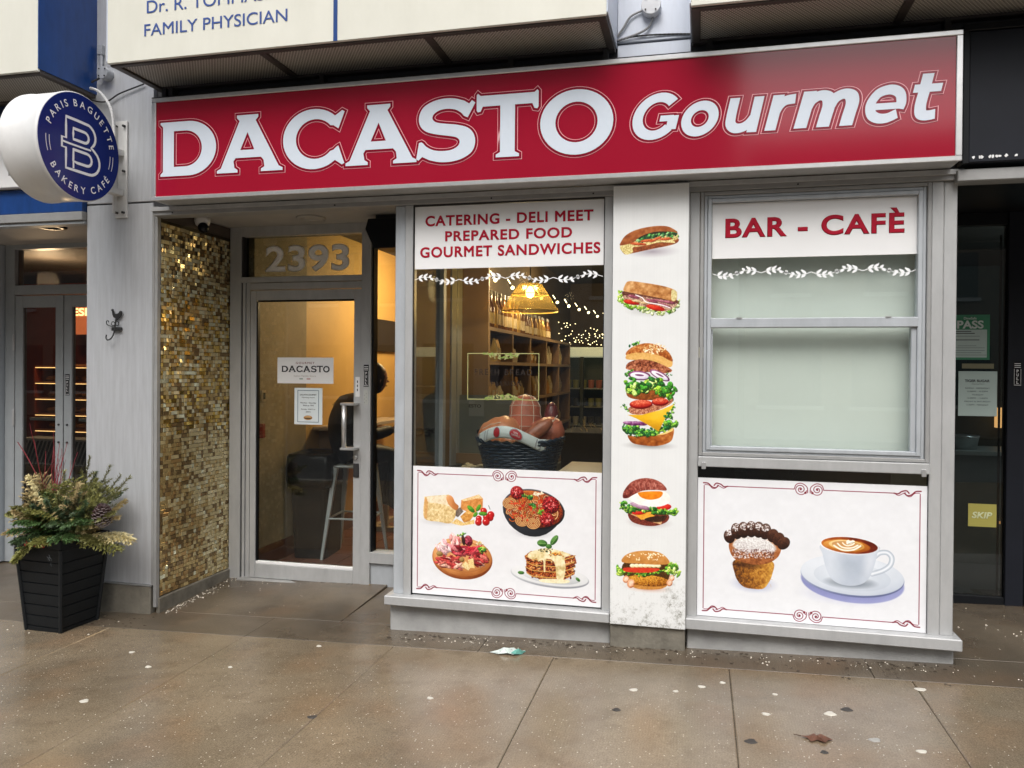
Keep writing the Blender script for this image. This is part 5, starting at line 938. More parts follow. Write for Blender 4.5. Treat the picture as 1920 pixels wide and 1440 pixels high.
struct('interior_wall', MB().box(-15, -3.9, 4.2, 4.3, -.2, 2.8), WARM); struct('interior_floor', MB().box(-15, -4.06, 1.2, 4.2, -.2, -.1), TERR); struct('interior_ceiling', MB().box(-15, -3.45, 1.2, 4.3, 2.69, 2.8), CEILI); struct('interior_wall', MB().box(-4.06, -3.98, .96, 4.2, -.2, 2.7), WARM)
EM = mat('warm light strip', (1, .7, .35), .5, emit=(1, .55, .2), estr=2.2); OR = mat('orange lit panel', (.55, .16, .06), .6, emit=(1, .22, .07), estr=.6)
t = thing('bread_display', 'lit orange bread display with glowing shelves inside the bakery', 'display case', (-6.4, 2.6, 0)); bx('back_panel', -7.0, -5.9, 2.9, 2.95, -.1, 1.62, mat('amber display back', (.35, .14, .04), .5), t, 0); bx('side_panel', -6.96, -6.94, 2.5, 2.9, -.1, 1.60, WARM, t, 0)
for z in (1.60, 1.43, 1.26, 1.09, .92): bx('shelf', -6.94, -5.9, 2.5, 2.9, z - .015, z, mat('shelf wood', (.25, .09, .03), .5), t, 0); bx('light_strip', -6.94, -5.9, 2.50, 2.51, z - .024, z - .016, EM, t, 0)
rg = random.Random(9); BR = mat('crusty bread', (.42, .18, .05), .6, 0, 30, .5, bump=.3, bscale=40); bm0 = None
for z in (1.43, 1.26, 1.09, .92):
    for k in range(7):
        if bm0 is None: o = obj('bread_loaf', MB().lathe((0, 0, 0), [(.0001, 0), (.05, .006), (.062, .03), (.045, .055), (.0001, .065)], 12, 1.4), BR, t, smooth=True, local=True); bm0 = o.data
        else: o = obj('bread_loaf', None, None, t, mesh=bm0)
        o.location = Vector((-6.86 + k * .14, 2.68 + rg.uniform(-.04, .04), z)) - Vector(t.location); o.rotation_euler.z = rg.uniform(0, 3)
t = thing('glowing_sign', 'glowing letters on an orange lit panel inside the bakery', 'lit sign', (-5.3, 3.4, 2)); bx('panel', -7.40, -6.5, 3.45, 3.5, 1.98, 2.36, OR, t, 0); text('ESPRESSO', -7.345, -6.54, 2.20, 2.295, 3.44, mat('glowing cream letters', (1, .8, .4), .5, emit=(1, .72, .3), estr=3), t, .03)
t = thing('striped_counter', 'black and white diagonal striped counter low inside the bakery', 'counter', (-6.2, 1.9, 0)); bx('core', -6.6, -5.6, 1.95, 2.2, -.1, .88, mat('grey counter core', (.3, .3, .3), .5), t, 0)
for k in range(20): x = -6.6 + k * .046; m = MB(); m.prism([(x, .62), (x + .024, .62), (x + .124, .86), (x + .1, .86)], 1.945, 1.949); obj('stripe', m, BLACK, t)
# ================================================================= dark shop on the right
t = thing('black_fascia', 'black sign fascia of the neighbouring shop with chipped white marks along its lower edge', 'fascia', (2.5, 0, 3)); bx('panel', 1.30, 5, -.09, .02, 2.655, 3.315, NAVY, t, .006); bx('frame', 1.272, 5, -.10, -.01, 3.315, 3.35, BLACK, t, .003); bx('frame', 1.272, 1.302, -.10, -.01, 2.65, 3.315, BLACK, t, .003)
rg = random.Random(8)
for x in (1.325, 1.353, 1.362, 1.398, 1.412, 1.428, 1.442, 1.470, 1.515): m = MB(); n = 8; m.prism([(x + .009 * rg.uniform(.5, 1.1) * math.cos(6.28 * k / n), 2.682 + .010 * rg.uniform(.4, 1.1) * math.sin(6.28 * k / n)) for k in range(n)], -.0925, -.0905); obj('paint_chip', m, WHITE, t)
tag(obj('head_trim', MB().box(1.262, 5, -.06, .05, 2.572, 2.632), ALUD, None, .004), 'short grey trim under the black fascia at the right edge', 'trim')
struct('recess_ceiling', MB().box(1.283, 5, .05, 1.25, 2.64, 2.68), BLACK)
l_ = bpy.data.lights.new('bakery_fill_light', 'POINT'); l_.energy = 45; l_.color = (1, .62, .35); l_.shadow_soft_size = .1; o_ = bpy.data.objects.new('bakery_fill_light', l_); COL.objects.link(o_); o_.location = (-6.4, 2.1, 2.45); l2 = bpy.data.lights.new('shop_fill_light', 'POINT'); l2.energy = 14; l2.color = (.75, .95, 1); l2.shadow_soft_size = .2; o2 = bpy.data.objects.new('shop_fill_light', l2); COL.objects.link(o2); o2.location = (2.9, 2.0, 2.3)  # warm and cool point lights added to brighten the two neighbouring interiors
Y = 1.2; t = thing('black_door', 'black framed glass shop door with paper notices at the right edge', 'door', (2, Y, .1)); bx('frame_post', 1.30, 1.36, Y, Y + .08, .05, 2.64, BLACK, t, .003); bx('frame_post', 1.925, 2.03, Y - .01, Y + .08, .05, 2.64, NAVY, t, .003); bx('frame_post', 2.04, 2.12, Y, Y + .08, .05, 2.64, BLACK, t, .003); bx('bottom_rail', 1.36, 1.925, Y, Y + .06, .085, .145, BLACK, t, .003); bx('head', 1.36, 1.925, Y, Y + .06, 2.56, 2.64, BLACK, t, .003); bx('glass_pane', 1.36, 1.925, Y + .02, Y + .026, .145, 2.56, GLASSD, t, 0); bx('glass_pane', 2.12, 4.5, Y + .02, Y + .026, .1, 2.64, GLASSD, t, 0)
bx('inner_post', 1.895, 1.90, Y + .03, Y + .06, .145, 2.5, DARK, t, 0)
struct('doorstep', MB().box(1.29, 3.5, Y - .04, Y + .1, .0, .088), CONC, None, .008)
pull_sticker(1.982, 1.595, Y - .011, 'black PULL sticker on the black shop door', .045, .16)
GRN = mat('green certificate', (.03, .20, .10), .5); PAP = mat('pale teal paper', (.42, .52, .49), .6)
y = Y + .018
t = thing('pass_certificate', 'green PASS certificate on the dark glass of the right shop', 'poster', (1.7, y, 1.83)); bx('sheet', 1.585, 1.829, y - .002, y, 1.685, 1.979, GRN, t, 0); bx('form', 1.585, 1.812, y - .0035, y - .002, 1.70, 1.882, PAP, t, 0); PL = mat('pale print', (.62, .68, .66), .5); text('PASS', 1.635, 1.792, 1.888, 1.942, y - .0035, PL, t, .035); text('DineSafe', 1.675, 1.75, 1.948, 1.964, y - .0035, PL, t, .01)
for k, (z, a, b_) in enumerate(((1.868, 1.60, 1.72), (1.855, 1.60, 1.74), (1.838, 1.62, 1.77), (1.812, 1.62, 1.768), (1.775, 1.64, 1.75), (1.762, 1.60, 1.80), (1.745, 1.60, 1.80), (1.73, 1.60, 1.78), (1.715, 1.59, 1.81))): bx('printed_line', a, b_, y - .0042, y - .0036, z, z + (.005 if k in (0, 1, 3) else .002), DARK, t, 0)
t = thing('hours_notice', 'pale TIGER SUGAR opening hours sheet below the green certificate', 'poster', (1.76, y, 1.46)); bx('sheet', 1.648, 1.875, y - .002, y, 1.318, 1.61, PAP, t, 0); text('TIGER SUGAR', 1.685, 1.832, 1.539, 1.556, y - .003, INK, t, .03)
for s_, a, b_, z in (('Opening Hours', 1.725, 1.80, 1.522), ('SUNDAY - WEDNESDAY', 1.688, 1.832, 1.495), ('12:00PM - 10:30PM', 1.70, 1.82, 1.474), ('THURSDAY', 1.728, 1.795, 1.452), ('12:00PM - 11:00PM', 1.70, 1.82, 1.430), ('FRIDAY & SATURDAY', 1.684, 1.838, 1.408), ('12:00PM - MIDNIGHT', 1.697, 1.825, 1.386)): text(s_, a, b_, z, z + .009, y - .003, INK, t, .0)
tag(obj('tan_strip', MB().box(1.668, 1.855, y - .002, y, 1.628, 1.66), mat('khaki tape', (.17, .16, .09), .6), None), 'khaki strip between the green certificate and the TIGER SUGAR sheet', 'sticker')
t = thing('skip_sticker', 'yellow square SKIP sticker low on the dark glass', 'sticker', (1.8, y, .67)); bx('square', 1.714, 1.88, y - .002, y, .596, .745, mat('mustard yellow vinyl', (.38, .34, .08), .5), t, 0); text('SKIP', 1.735, 1.855, .650, .692, y - .003, mat('pale yellow vinyl', (.62, .66, .42), .5), t, .03, shear=.2)
struct('interior_wall', MB().box(1.36, 5, 4.5, 4.6, 0, 2.8), mat('dark green grey wall', (.06, .075, .07), .8)); struct('interior_floor', MB().box(1.36, 5, 1.3, 4.5, -.1, .09), mat('grey shop floor', (.10, .11, .11), .5)); struct('interior_ceiling', MB().box(1.36, 5, 1.3, 4.6, 2.7, 2.8), CEILI)
t = thing('shop_counter', 'grey counter with pale edge inside the dark shop', 'counter', (2.3, 2.5, 0)); bx('body', 1.9, 3.2, 2.4, 2.9, .09, .95, mat('grey green counter', (.12, .15, .145), .5), t, 0); bx('top_edge', 1.88, 3.22, 2.38, 2.92, .95, .98, mat('pale counter edge', (.4, .42, .4), .4), t, 0); bx('light_strip', 2.25, 2.60, 2.375, 2.38, .42, .44, mat('dim orange strip', (1, .5, .2), .5, emit=(1, .45, .15), estr=.7), t, 0)
t = thing('steel_bowl', 'brushed steel container on the counter inside the dark shop', 'container', (2.05, 2.5, .98)); obj('bowl', MB().lathe((2.08, 2.62, .98), [(.11, 0), (.13, .10), (.135, .11), (.12, .10)], 24), BRIGHT, t, smooth=True)
tag(obj('wall_lamp', MB().box(2.9, 3.02, 4.3, 4.38, 1.05, 1.25), mat('small warm lamp', (1, .6, .2), .5, emit=(1, .5, .18), estr=1.2), None), 'small warm glow deep inside the dark shop', 'lamp')
# ================================================================= interior of the deli
WOOD = mat('dark shelf wood', (.20, .115, .06), .5, 0, 8, .4, stretch=(6, 1, 1)); WOODB = mat('light shelf edge', (.32, .20, .10), .5)
SX = -1.86
t = thing('wall_shelves', 'brown cubby shelving along the side wall inside the deli', 'shelves', (-1.8, 3.3, 0))
ys = [1.42, 2.20, 2.94, 3.74, 4.50, 5.28]; zs = [.55, .98, 1.33, 1.66, 1.93]
D0 = SX + .002; D1 = SX + .26
bx('back_board', D0, D0 + .01, 1.42, 5.3, .03, 1.93, mat('dark back board', (.045, .028, .018), .7), t, 0)
for z in zs: bx('shelf_board', D0 + .01, D1, 1.40, 5.31, z - .022, z, WOOD, t, 0); bx('edge_strip', D1, D1 + .006, 1.40, 5.31, z - .026, z + .002, WOODB, t, 0)
for y_ in ys: bx('divider', D0 + .01, D1 - .002, y_ - .012, y_ + .012, .03, 1.905, WOOD, t, 0); bx('edge_strip', D1, D1 + .005, y_ - .014, y_ + .014, .55, 1.905, WOODB, t, 0)
bx('end_post', D0, D1 + .01, 1.36, 1.395, .02, 2.86, mat('tan end post', (.30, .19, .09), .5), t, 0); bx('base_cabinet', D0, D1 + .03, 1.42, 5.3, .03, .52, mat('pale cabinet front', (.24, .25, .21), .6), t, 0)
GB = glassmat('amber bottle glass', (.75, .5, .2), 2.0, .05); LABM = [mat('cream label', (.6, .5, .32), .6), mat('gold foil', (.5, .3, .08), .35, .5), mat('amber packet', (.45, .22, .05), .35), mat('pasta packet', (.55, .40, .15), .4), mat('brown glass', (.16, .07, .02), .15), mat('dark red wrap', (.22, .02, .02), .4)]
rg = random.Random(5)
def bottle(m1, m2):
    t = thing('glass_bottle', 'x', 'bottle', (0, 0, 0)); obj('body', MB().lathe((0, 0, 0), [(.034, 0), (.036, .01), (.036, .17), (.028, .20), (.013, .225), (.012, .28)], 12), m1, t, smooth=True); obj('cap', MB().lathe((0, 0, 0), [(.014, .278), (.015, .315), (.0001, .317)], 10), BRIGHT, t); obj('label', MB().lathe((0, 0, 0), [(.0368, .04), (.0368, .13)], 12), m2, t); return t
b1 = bottle(LABM[4], LABM[0]); b2 = bottle(LABM[1], LABM[3]); first = {0: b1, 1: b2}; used = set()
for i in range(15):
    y_ = 1.52 + i * .098; k = 0 if i % 3 else 1; loc = (-1.68 + rg.uniform(-.015, .015), y_, 1.931)
    if k not in used: o = first[k]; used.add(k); o.location = loc
    else: o = copy_thing(first[k], loc)
    o['label'] = 'amber bottle in the tall row on top of the shelves near the tan post'; o['group'] = 'tall bottles on the deli shelves'
for i in range(15):
    y_ = 3.10 + i * .085; o = copy_thing(first[i % 2], (-1.68 + rg.uniform(-.015, .015), y_, 1.931), 'smaller pale bottle in the far row on top of the shelves', 'small bottles on the deli shelves', scale=(.8, .8, .74))
def packet(m, w_=.09, h=.16, d=.05):
    t = thing('food_packet', 'x', 'packet', (0, 0, 0)); mm = MB(); v = [(-d / 2, -w_ / 2, 0), (d / 2, -w_ / 2, 0), (d / 2, w_ / 2, 0), (-d / 2, w_ / 2, 0)]; n = 0
    mm.v = [(a * 1, b_, 0) for a, b_, c in v] + [(a * 1.25, b_ * 1.05, h * .45) for a, b_, c in v] + [(a * .25, b_ * .95, h * .92) for a, b_, c in v] + [(a * .2, b_ * 1.02, h) for a, b_, c in v]
    mm.f = [(0, 1, 2, 3)] + [(k * 4 + i, k * 4 + (i + 1) % 4, k * 4 + 4 + (i + 1) % 4, k * 4 + 4 + i) for k in range(3) for i in range(4)] + [(12, 13, 14, 15)]
    obj('bag', mm, m, t, .003); obj('label', MB().box(d * .62, d * .66, -w_ * .3, w_ * .3, h * .25, h * .6), LABM[0], t); return t
packs = [packet(LABM[k]) for k in (2, 3, 1, 0)]; pu = set(); n_ = 0; rows = {.55: 'bottom', .98: 'lower', 1.33: 'middle', 1.66: 'top'}
for z in (.98, 1.33, 1.66):
    for c in range(5):
        for j in range(5):
            if rg.random() < .22: continue
            k = (c * 2 + int(z * 10) + (j // 2)) % 4; loc = (-1.70 + rg.uniform(-.03, .04), ys[c] + .11 + j * .125 + rg.uniform(-.015, .015), z + .001)
            lab = '%s in the %s cubby from the window, %s deli shelf' % (['amber packet', 'pasta packet', 'gold foil packet', 'cream packet'][k], ['first', 'second', 'third', 'fourth', 'fifth'][c], rows[z])
            if k not in pu: o = packs[k]; pu.add(k); o.location = loc; o.rotation_euler.z = rg.uniform(-.3, .3); o['label'] = lab; o['group'] = 'packets on the %s deli shelf' % rows[z]
            else: o = copy_thing(packs[k], loc, lab, 'packets on the %s deli shelf' % rows[z], rg.uniform(-.3, .3), rg.choice([(1, 1, 1), (1, 1.2, .8), (1, .8, 1.25)]))
# pendant lamp
LG = bpy.data.materials.new('ribbed amber glass'); LG.use_nodes = True; nt = LG.node_tree; nt.nodes.clear(); o_ = nt.nodes.new('ShaderNodeOutputMaterial'); tr = nt.nodes.new('ShaderNodeBsdfTransparent'); tr.inputs[0].default_value = (.93, .80, .46, 1); gl = nt.nodes.new('ShaderNodeBsdfGlossy'); gl.inputs['Roughness'].default_value = .15; gl.inputs[0].default_value = (1, .85, .5, 1); tl = nt.nodes.new('ShaderNodeBsdfTranslucent'); tl.inputs[0].default_value = (.9, .65, .22, 1)
m1 = nt.nodes.new('ShaderNodeMixShader'); m1.inputs[0].default_value = .3; m2 = nt.nodes.new('ShaderNodeMixShader'); m2.inputs[0].default_value = .3; nt.links.new(gl.outputs[0], m1.inputs[1]); nt.links.new(tl.outputs[0], m1.inputs[2]); nt.links.new(tr.outputs[0], m2.inputs[1]); nt.links.new(m1.outputs[0], m2.inputs[2]); nt.links.new(m2.outputs[0], o_.inputs[0])
lx, ly, lz = -1.228, 1.2, 2.028
t = thing('pendant_lamp', 'lit ribbed glass cone lamp hanging in the display window', 'pendant lamp', (lx, ly, lz)); m = MB(); n = 96; prof = [(.075, .205), (.085, .20), (.135, .125), (.175, .06), (.208, .012), (.213, .0), (.208, .0)]
for r_, z in prof:
    for k in range(n): q = r_ * (1 + (.012 if k % 2 else -.006)); m.v.append((lx + q * math.cos(6.2832 * k / n), ly + q * math.sin(6.2832 * k / n), lz + z))
for i in range(len(prof) - 1):
    for k in range(n): q = i * n; m.f.append((q + k, q + (k + 1) % n, q + n + (k + 1) % n, q + n + k))
obj('glass_shade', m, LG, t); obj('rim', MB().tube([(lx + .212 * math.cos(a), ly + .212 * math.sin(a), lz) for a in np.linspace(0, 6.2832, 49)], .004, 6), mat('amber rim', (.7, .5, .12), .2, .3), t); obj('rim', MB().tube([(lx + .137 * math.cos(a), ly + .137 * math.sin(a), lz + .125) for a in np.linspace(0, 6.2832, 49)], .003, 6), MATS['amber rim'], t)
obj('bulb', MB().lathe((lx, ly, lz + .10), [(.0001, 0), (.025, .01), (.034, .035), (.028, .06), (.012, .085)], 16), mat('lit bulb', (1, .8, .4), .4, emit=(1, .68, .22), estr=12), t, smooth=True); obj('holder', MB().lathe((lx, ly, lz + .185), [(.02, 0), (.022, .03), (.006, .05)], 14), BRIGHT, t, smooth=True); obj('flex', MB().tube([(lx, ly, lz + .23), (lx, ly, 2.86)], .004, 6), DARK, t)
def plight(name, loc, e, col, r_=.06): l = bpy.data.lights.new(name, 'POINT'); l.energy = e; l.color = col; l.shadow_soft_size = r_; o = bpy.data.objects.new(name, l); COL.objects.link(o); o.location = loc; return o
plight('pendant_light', (lx, ly, lz + .06), 5, (1, .72, .35), .03)
# string of small spots and fairy lights
SPOT = mat('warm spot', (1, .9, .6), .4, emit=(1, .82, .45), estr=3); s0 = None
for i, (x, y_, z) in enumerate([(-1.62, 1.6, 2.34), (-1.60, 2.1, 2.33), (-1.58, 2.6, 2.33), (-1.55, 3.1, 2.33), (-1.50, 3.7, 2.34), (-1.46, 4.2, 2.34), (-1.42, 4.7, 2.34), (-1.38, 5.2, 2.34), (-1.32, 5.6, 2.32), (-1.22, 5.8, 2.30)]):
    if s0 is None:
        s0 = thing('spot_lamp', 'small lit spot lamp in the row above the deli shelves', 'spot light', (x, y_, z), 'spot lamps above the shelves'); obj('head', MB().tube([(0, 0, 0), (.03, -.04, -.03)], [.010, .016], 10), DARK, s0, local=True); obj('lens', MB().tube([(.03, -.041, -.031), (.032, -.044, -.033)], .017, 10), SPOT, s0, local=True); obj('lit_arm', MB().tube([(.0, .0, .01), (-.03, .03, .05)], .005, 6), SPOT, s0, local=True)
    else: copy_thing(s0, (x, y_, z), s0['label'], s0['group'])
for k, (x, y_) in enumerate(((-1.5, 2.2), (-1.4, 4.0), (-.6, 3.2))): plight('spot_glow', (x, y_, 2.4), 15, (1, .72, .38), .05)
rg = random.Random(21); fm = None; FE = mat('fairy bulb', (1, .9, .6), .4, emit=(1, .8, .4), estr=3.5)
for k in range(90):
    x = rg.uniform(-1.96, -1.10); z = rg.uniform(1.93, 2.02 + .26 * max(0, (-1.1 - x) / .86) ** .6); 
    if fm is None: o = obj('fairy_light', MB().lathe((0, 0, 0), [(.0001, -.006), (.0075, 0), (.0001, .006)], 6), FE, None); fm = o.data
    else: o = obj('fairy_light', None, None, None, mesh=fm)
    o.location = (x, 5.9 + rg.uniform(-.05, .05), z); tag(o, 'tiny warm fairy light in the cluster above the chiller', 'fairy light', 'fairy lights above the chiller')
# chiller cabinet
t = thing('chiller_cabinet', 'open chiller with pale lit canopy and glass shelves at the back of the deli', 'fridge', (-1.2, 6.3, 0)); CH = mat('dark green chiller', (.045, .055, .045), .5)
bx('canopy', -1.94, .6, 6.0, 6.5, 1.775, 1.905, mat('lit canopy', (.8, .8, .6), .6, emit=(.85, .85, .55), estr=.22), t, .01); bx('back_panel', -1.94, .6, 6.55, 6.6, .1, 1.775, CH, t, 0); bx('base', -1.94, .6, 6.0, 6.6, .02, .30, CH, t, 0); bx('upright', -1.575, -1.535, 6.0, 6.1, .3, 1.775, CH, t, 0); bx('upright', -1.94, -1.92, 6.0, 6.1, .3, 1.775, CH, t, 0)
for z in (.6, .85, 1.10, 1.35): bx('shelf', -1.92, .6, 6.1, 6.5, z - .012, z, mat('bright shelf edge', (.45, .47, .42), .3, .3), t, 0)
JM = [mat('pink tub', (.45, .16, .12), .4), mat('pale tub', (.45, .42, .3), .4), mat('dark jar', (.05, .05, .04), .3), mat('olive tub', (.25, .25, .09), .4)]; jar = {}
for z in (.6, .85, 1.10, 1.35):
    for k in range(13):
        q = int(z * 20 + k // 4) % 4; x = -1.87 + k * .105
        if q not in jar: o = obj('food_tub', MB().lathe((0, 0, 0), [(.038, 0), (.043, .09), (.044, .092), (.044, .11), (.0001, .112)], 12), JM[q], None, smooth=False); jar[q] = o.data
        else: o = obj('food_tub', None, None, None, mesh=jar[q])
        o.location = (x, 6.2, z + .001); tag(o, ('%s in a row on a chiller shelf at the back of the deli' % JM[q].name), 'tub', '%ss in the chiller' % JM[q].name)
# window ledge, salami basket
LED = mat('pale wooden ledge', (.42, .35, .26), .5, 0, 10, .2, stretch=(1, 6, 1)); t = thing('window_ledge', 'pale wooden display ledge inside the window behind the basket', 'ledge', (-1.1, .55, 0)); bx('top', -1.74, .0, .10, .93, .855, .88, LED, t, .003); bx('front', -1.72, -.02, .105, .12, .05, .855, LED, t, 0)
bx('riser_block', -.86, -.55, .35, .9, .881, .965, LED, t, .003)
bcx, bcy, bz0 = -1.135, .50, .881; WK = mat('blue black wicker', (.022, .036, .058), .35, 0, 40, .4)
t = thing('wicker_basket', 'dark blue wicker basket heaped with salami in the display window', 'basket', (bcx, bcy, bz0)); N = 40
for i in range(15):
    f = i / 14; z = .01 + f * .235; r_ = .205 + .068 * f; m = MB(); m.tube([(bcx + (r_ + .006 * (1 if (k + i) % 2 else -1)) * math.cos(6.2832 * k / N), bcy + .85 * (r_ + .006 * (1 if (k + i) % 2 else -1)) * math.sin(6.2832 * k / N), bz0 + z + .004 * math.sin(k * .5 + i)) for k in range(N + 1)], .0095, 6, False); obj('weave_strand', m, WK, t, smooth=True)
m = MB()
for k in range(20): a = 6.2832 * k / 20; m.tube([(bcx + .205 * math.cos(a), bcy + .85 * .205 * math.sin(a), bz0), (bcx + .274 * math.cos(a), bcy + .85 * .274 * math.sin(a), bz0 + .25)], .006, 5)
obj('stakes', m, WK, t); obj('lining', MB().lathe((bcx, bcy, bz0), [(.0001, .005), (.195, .005), (.255, .22)], 24, 1, .85), mat('dark lining', (.01, .012, .016), .8), t)
for q in (0, 1): obj('rim_strand', MB().tube([(bcx + (.280 + .008 * math.sin(k * 1.3 + q * 3)) * math.cos(6.2832 * k / 60), bcy + .85 * .28 * math.sin(6.2832 * k / 60), bz0 + .252 + .012 * math.sin(k * 1.3 + q * 3 + 1) + .02 * abs(math.cos(6.2832 * k / 60)) ** 3) for k in range(61)], .011, 6, False), WK, t, smooth=True)
SAL = [mat('rosy ham skin', (.55, .16, .09), .38, 0, 14, .35, bump=.15, bscale=30), mat('orange brown ham skin', (.62, .23, .10), .36, 0, 14, .3, bump=.15, bscale=30), mat('brown salami skin', (.38, .12, .06), .4, 0, 20, .45, bump=.3, bscale=50), mat('dark red salami skin', (.18, .035, .035), .35, 0, 20, .3)]; STR = mat('cotton string', (.62, .55, .45), .8)
def ham(lab, p0, p1, r_, m, strings=0, seed=0):
    p0, p1 = Vector(p0), Vector(p1); t = thing('salami', lab, 'salami', tuple((p0 + p1) / 2)); n = 14; pr = []
    ax = (p1 - p0).normalized(); sag = Vector((0, 0, 1)) * r_ * .12
    pts = [p0.lerp(p1, i / n) + sag * math.sin(math.pi * i / n) for i in range(n + 1)]; rs = [max(r_ * math.sqrt(max(0, 1 - abs(2 * i / n - 1) ** 2.6)), .004) * (1 + .03 * math.sin(i * 2.1 + seed)) for i in range(n + 1)]
    obj('body', MB().tube(pts, rs, 20), m, t, smooth=True)
    a = ax.orthogonal().normalized(); b_ = ax.cross(a)
    for k in range(strings):
        an = math.pi * k / strings; d = (a * math.cos(an) + b_ * math.sin(an)); P_ = [pts[i] + d * (rs[i] + .001) for i in range(n + 1)] + [pts[i] - d * (rs[i] + .001) for i in range(n, -1, -1)]; obj('string', MB().tube(P_, .0022, 5), STR, t)
    for i in ([4, 7, 10] if strings > 2 else []): obj('string', MB().tube([pts[i] + (a * math.cos(q) + b_ * math.sin(q)) * (rs[i] + .001) for q in np.linspace(0, 6.2832, 25)], .002, 5, False), STR, t)
    return t
ham('large rosy ham at the left of the basket', (-1.40, .50, 1.10), (-1.12, .46, 1.20), .125, SAL[1], 2); ham('tall stringed ham standing at the middle of the basket', (-1.12, .56, 1.12), (-1.125, .60, 1.435), .105, SAL[0], 4); ham('dark red salami standing at the back right of the basket', (-.965, .62, 1.12), (-.955, .66, 1.385), .048, SAL[3])
ham('large rosy ham at the right end of the basket', (-1.07, .52, 1.14), (-.85, .55, 1.20), .108, SAL[0], 0); lg = ham('long brown salami lying diagonally on top of the basket', (-1.10, .30, 1.115), (-.90, .38, 1.285), .047, SAL[2]); obj('string_tail', MB().tube(bez([(-.90, .38, 1.285), (-.893, .36, 1.275), (-.875, .36, 1.30), (-.865, .36, 1.315)], 4), .0025, 5), STR, lg)
ham('round front ham with white paper band in the basket', (-1.25, .38, 1.11), (-1.10, .36, 1.12), .075, SAL[1], 2)
LBW = mat('white paper band', (.66, .72, .72), .5); t = thing('salami_band', 'white paper band with red ovals wrapped over the hams in the basket', 'label', (-1.16, .32, 1.18))
def bandpt(u, v): x = -1.385 + u * .48; return (x, .215 + .8 * (u - .5) ** 2 * .9 - .012 * math.sin(math.pi * v), 1.105 + v * .075 + .070 * math.sin(math.pi * min(1, u * 1.15)) - .055 * max(0, u - .6))
m = MB(); NU, NV = 24, 6
for i in range(NU + 1):
    for j in range(NV + 1): m.v.append(bandpt(i / NU, j / NV))
for i in range(NU):
    for j in range(NV): q = i * (NV + 1) + j; m.f.append((q, q + NV + 1, q + NV + 2, q + 1))
o = obj('band', m, LBW, t, smooth=True); md = o.modifiers.new('th', 'SOLIDIFY'); md.thickness = .0015
RB = mat('red label print', (.45, .02, .03), .5)
def onband(u0, v0, ru, rv, d): return lambda a, b_: tuple(Vector(bandpt(u0 + a * ru, v0 + b_ * rv)) + Vector((0, -d, 0)))
for u0, r_ in ((.34, .045), (.60, .075)):
    m = MB(); m.disc2(onband(u0, .5, r_ * 1.12, .46, .0022)); obj('oval', m, mat('grey outline', (.3, .3, .32), .5), t); m = MB(); m.disc2(onband(u0, .5, r_, .40, .0034)); obj('oval', m, RB, t)
for s_, vz in (('SAN', .56), ('DANIELE', .36)):
    me = text_mesh(s_, .01); xs = [v.co.x for v in me.vertices]; c0 = (min(xs) + max(xs)) / 2; k = (.10 if s_ == 'DANIELE' else .05) / (max(xs) - min(xs)); flat(me, lambda u, v: tuple(Vector(bandpt(.60 + (u - c0) * k, vz + v * .22)) + Vector((0, -.0052, 0))), 'lettering', WHITE, t)
for u0 in (.12, .17, .82, .87, .92): m = MB(); m.ribbon([(u0 + .03 * q, q) for q in np.linspace(.05, .95, 6)], .012, lambda a, b_: tuple(Vector(bandpt(a, b_)) + Vector((0, -.002, 0)))); obj('stripe', m, mat('grey outline', (.3, .3, .32), .5), t)
# boards and trays at the left behind the basket
t = thing('interior_notice', 'grey board with black lettering behind the salami basket', 'notice', (-1.6, 1.0, 1.2)); bx('board', -1.80, -1.36, 1.30, 1.32, .95, 1.40, mat('grey green board', (.20, .22, .19), .6), t, 0); bx('card', -1.72, -1.60, 1.285, 1.292, 1.24, 1.38, mat('grey card', (.30, .33, .31), .6), t, 0); text('ESTO', -1.72, -1.622, 1.305, 1.33, 1.283, INK, t, .02); text('SPECK', -1.66, -1.35, 1.07, 1.14, 1.298, INK, t, .03)
t = thing('antipasti_tray', 'dark tray of pale food beside the basket', 'tray', (-1.55, .75, .88)); obj('tray', MB().lathe((-1.55, .74, .881), [(.10, 0), (.14, .04), (.145, .04), (.13, .03), (.0001, .01)], 20, 1.1, .7), BLACK, t, smooth=True)
rg = random.Random(2); fp = None
for k in range(14):
    if fp is None: o = obj('food_piece', MB().lathe((0, 0, 0), [(.0001, 0), (.022, .01), (.018, .025), (.0001, .03)], 8), mat('pale antipasto', (.45, .36, .2), .5), t, local=True, smooth=True); fp = o.data
    else: o = obj('food_piece', None, None, t, mesh=fp)
    o.location = (rg.uniform(-.09, .09), rg.uniform(-.06, .05), .02 + rg.uniform(0, .015)); o.rotation_euler = (rg.uniform(-.5, .5), rg.uniform(-.5, .5), rg.uniform(0, 3))
t = thing('bread_crate', 'wooden crate of brown packets behind the basket at the left', 'crate', (-1.6, 1.1, .88)); bx('front', -1.80, -1.40, 1.22, 1.235, .881, .96, WOODB, t); bx('contents', -1.79, -1.41, 1.235, 1.3, .881, .945, LABM[2], t)
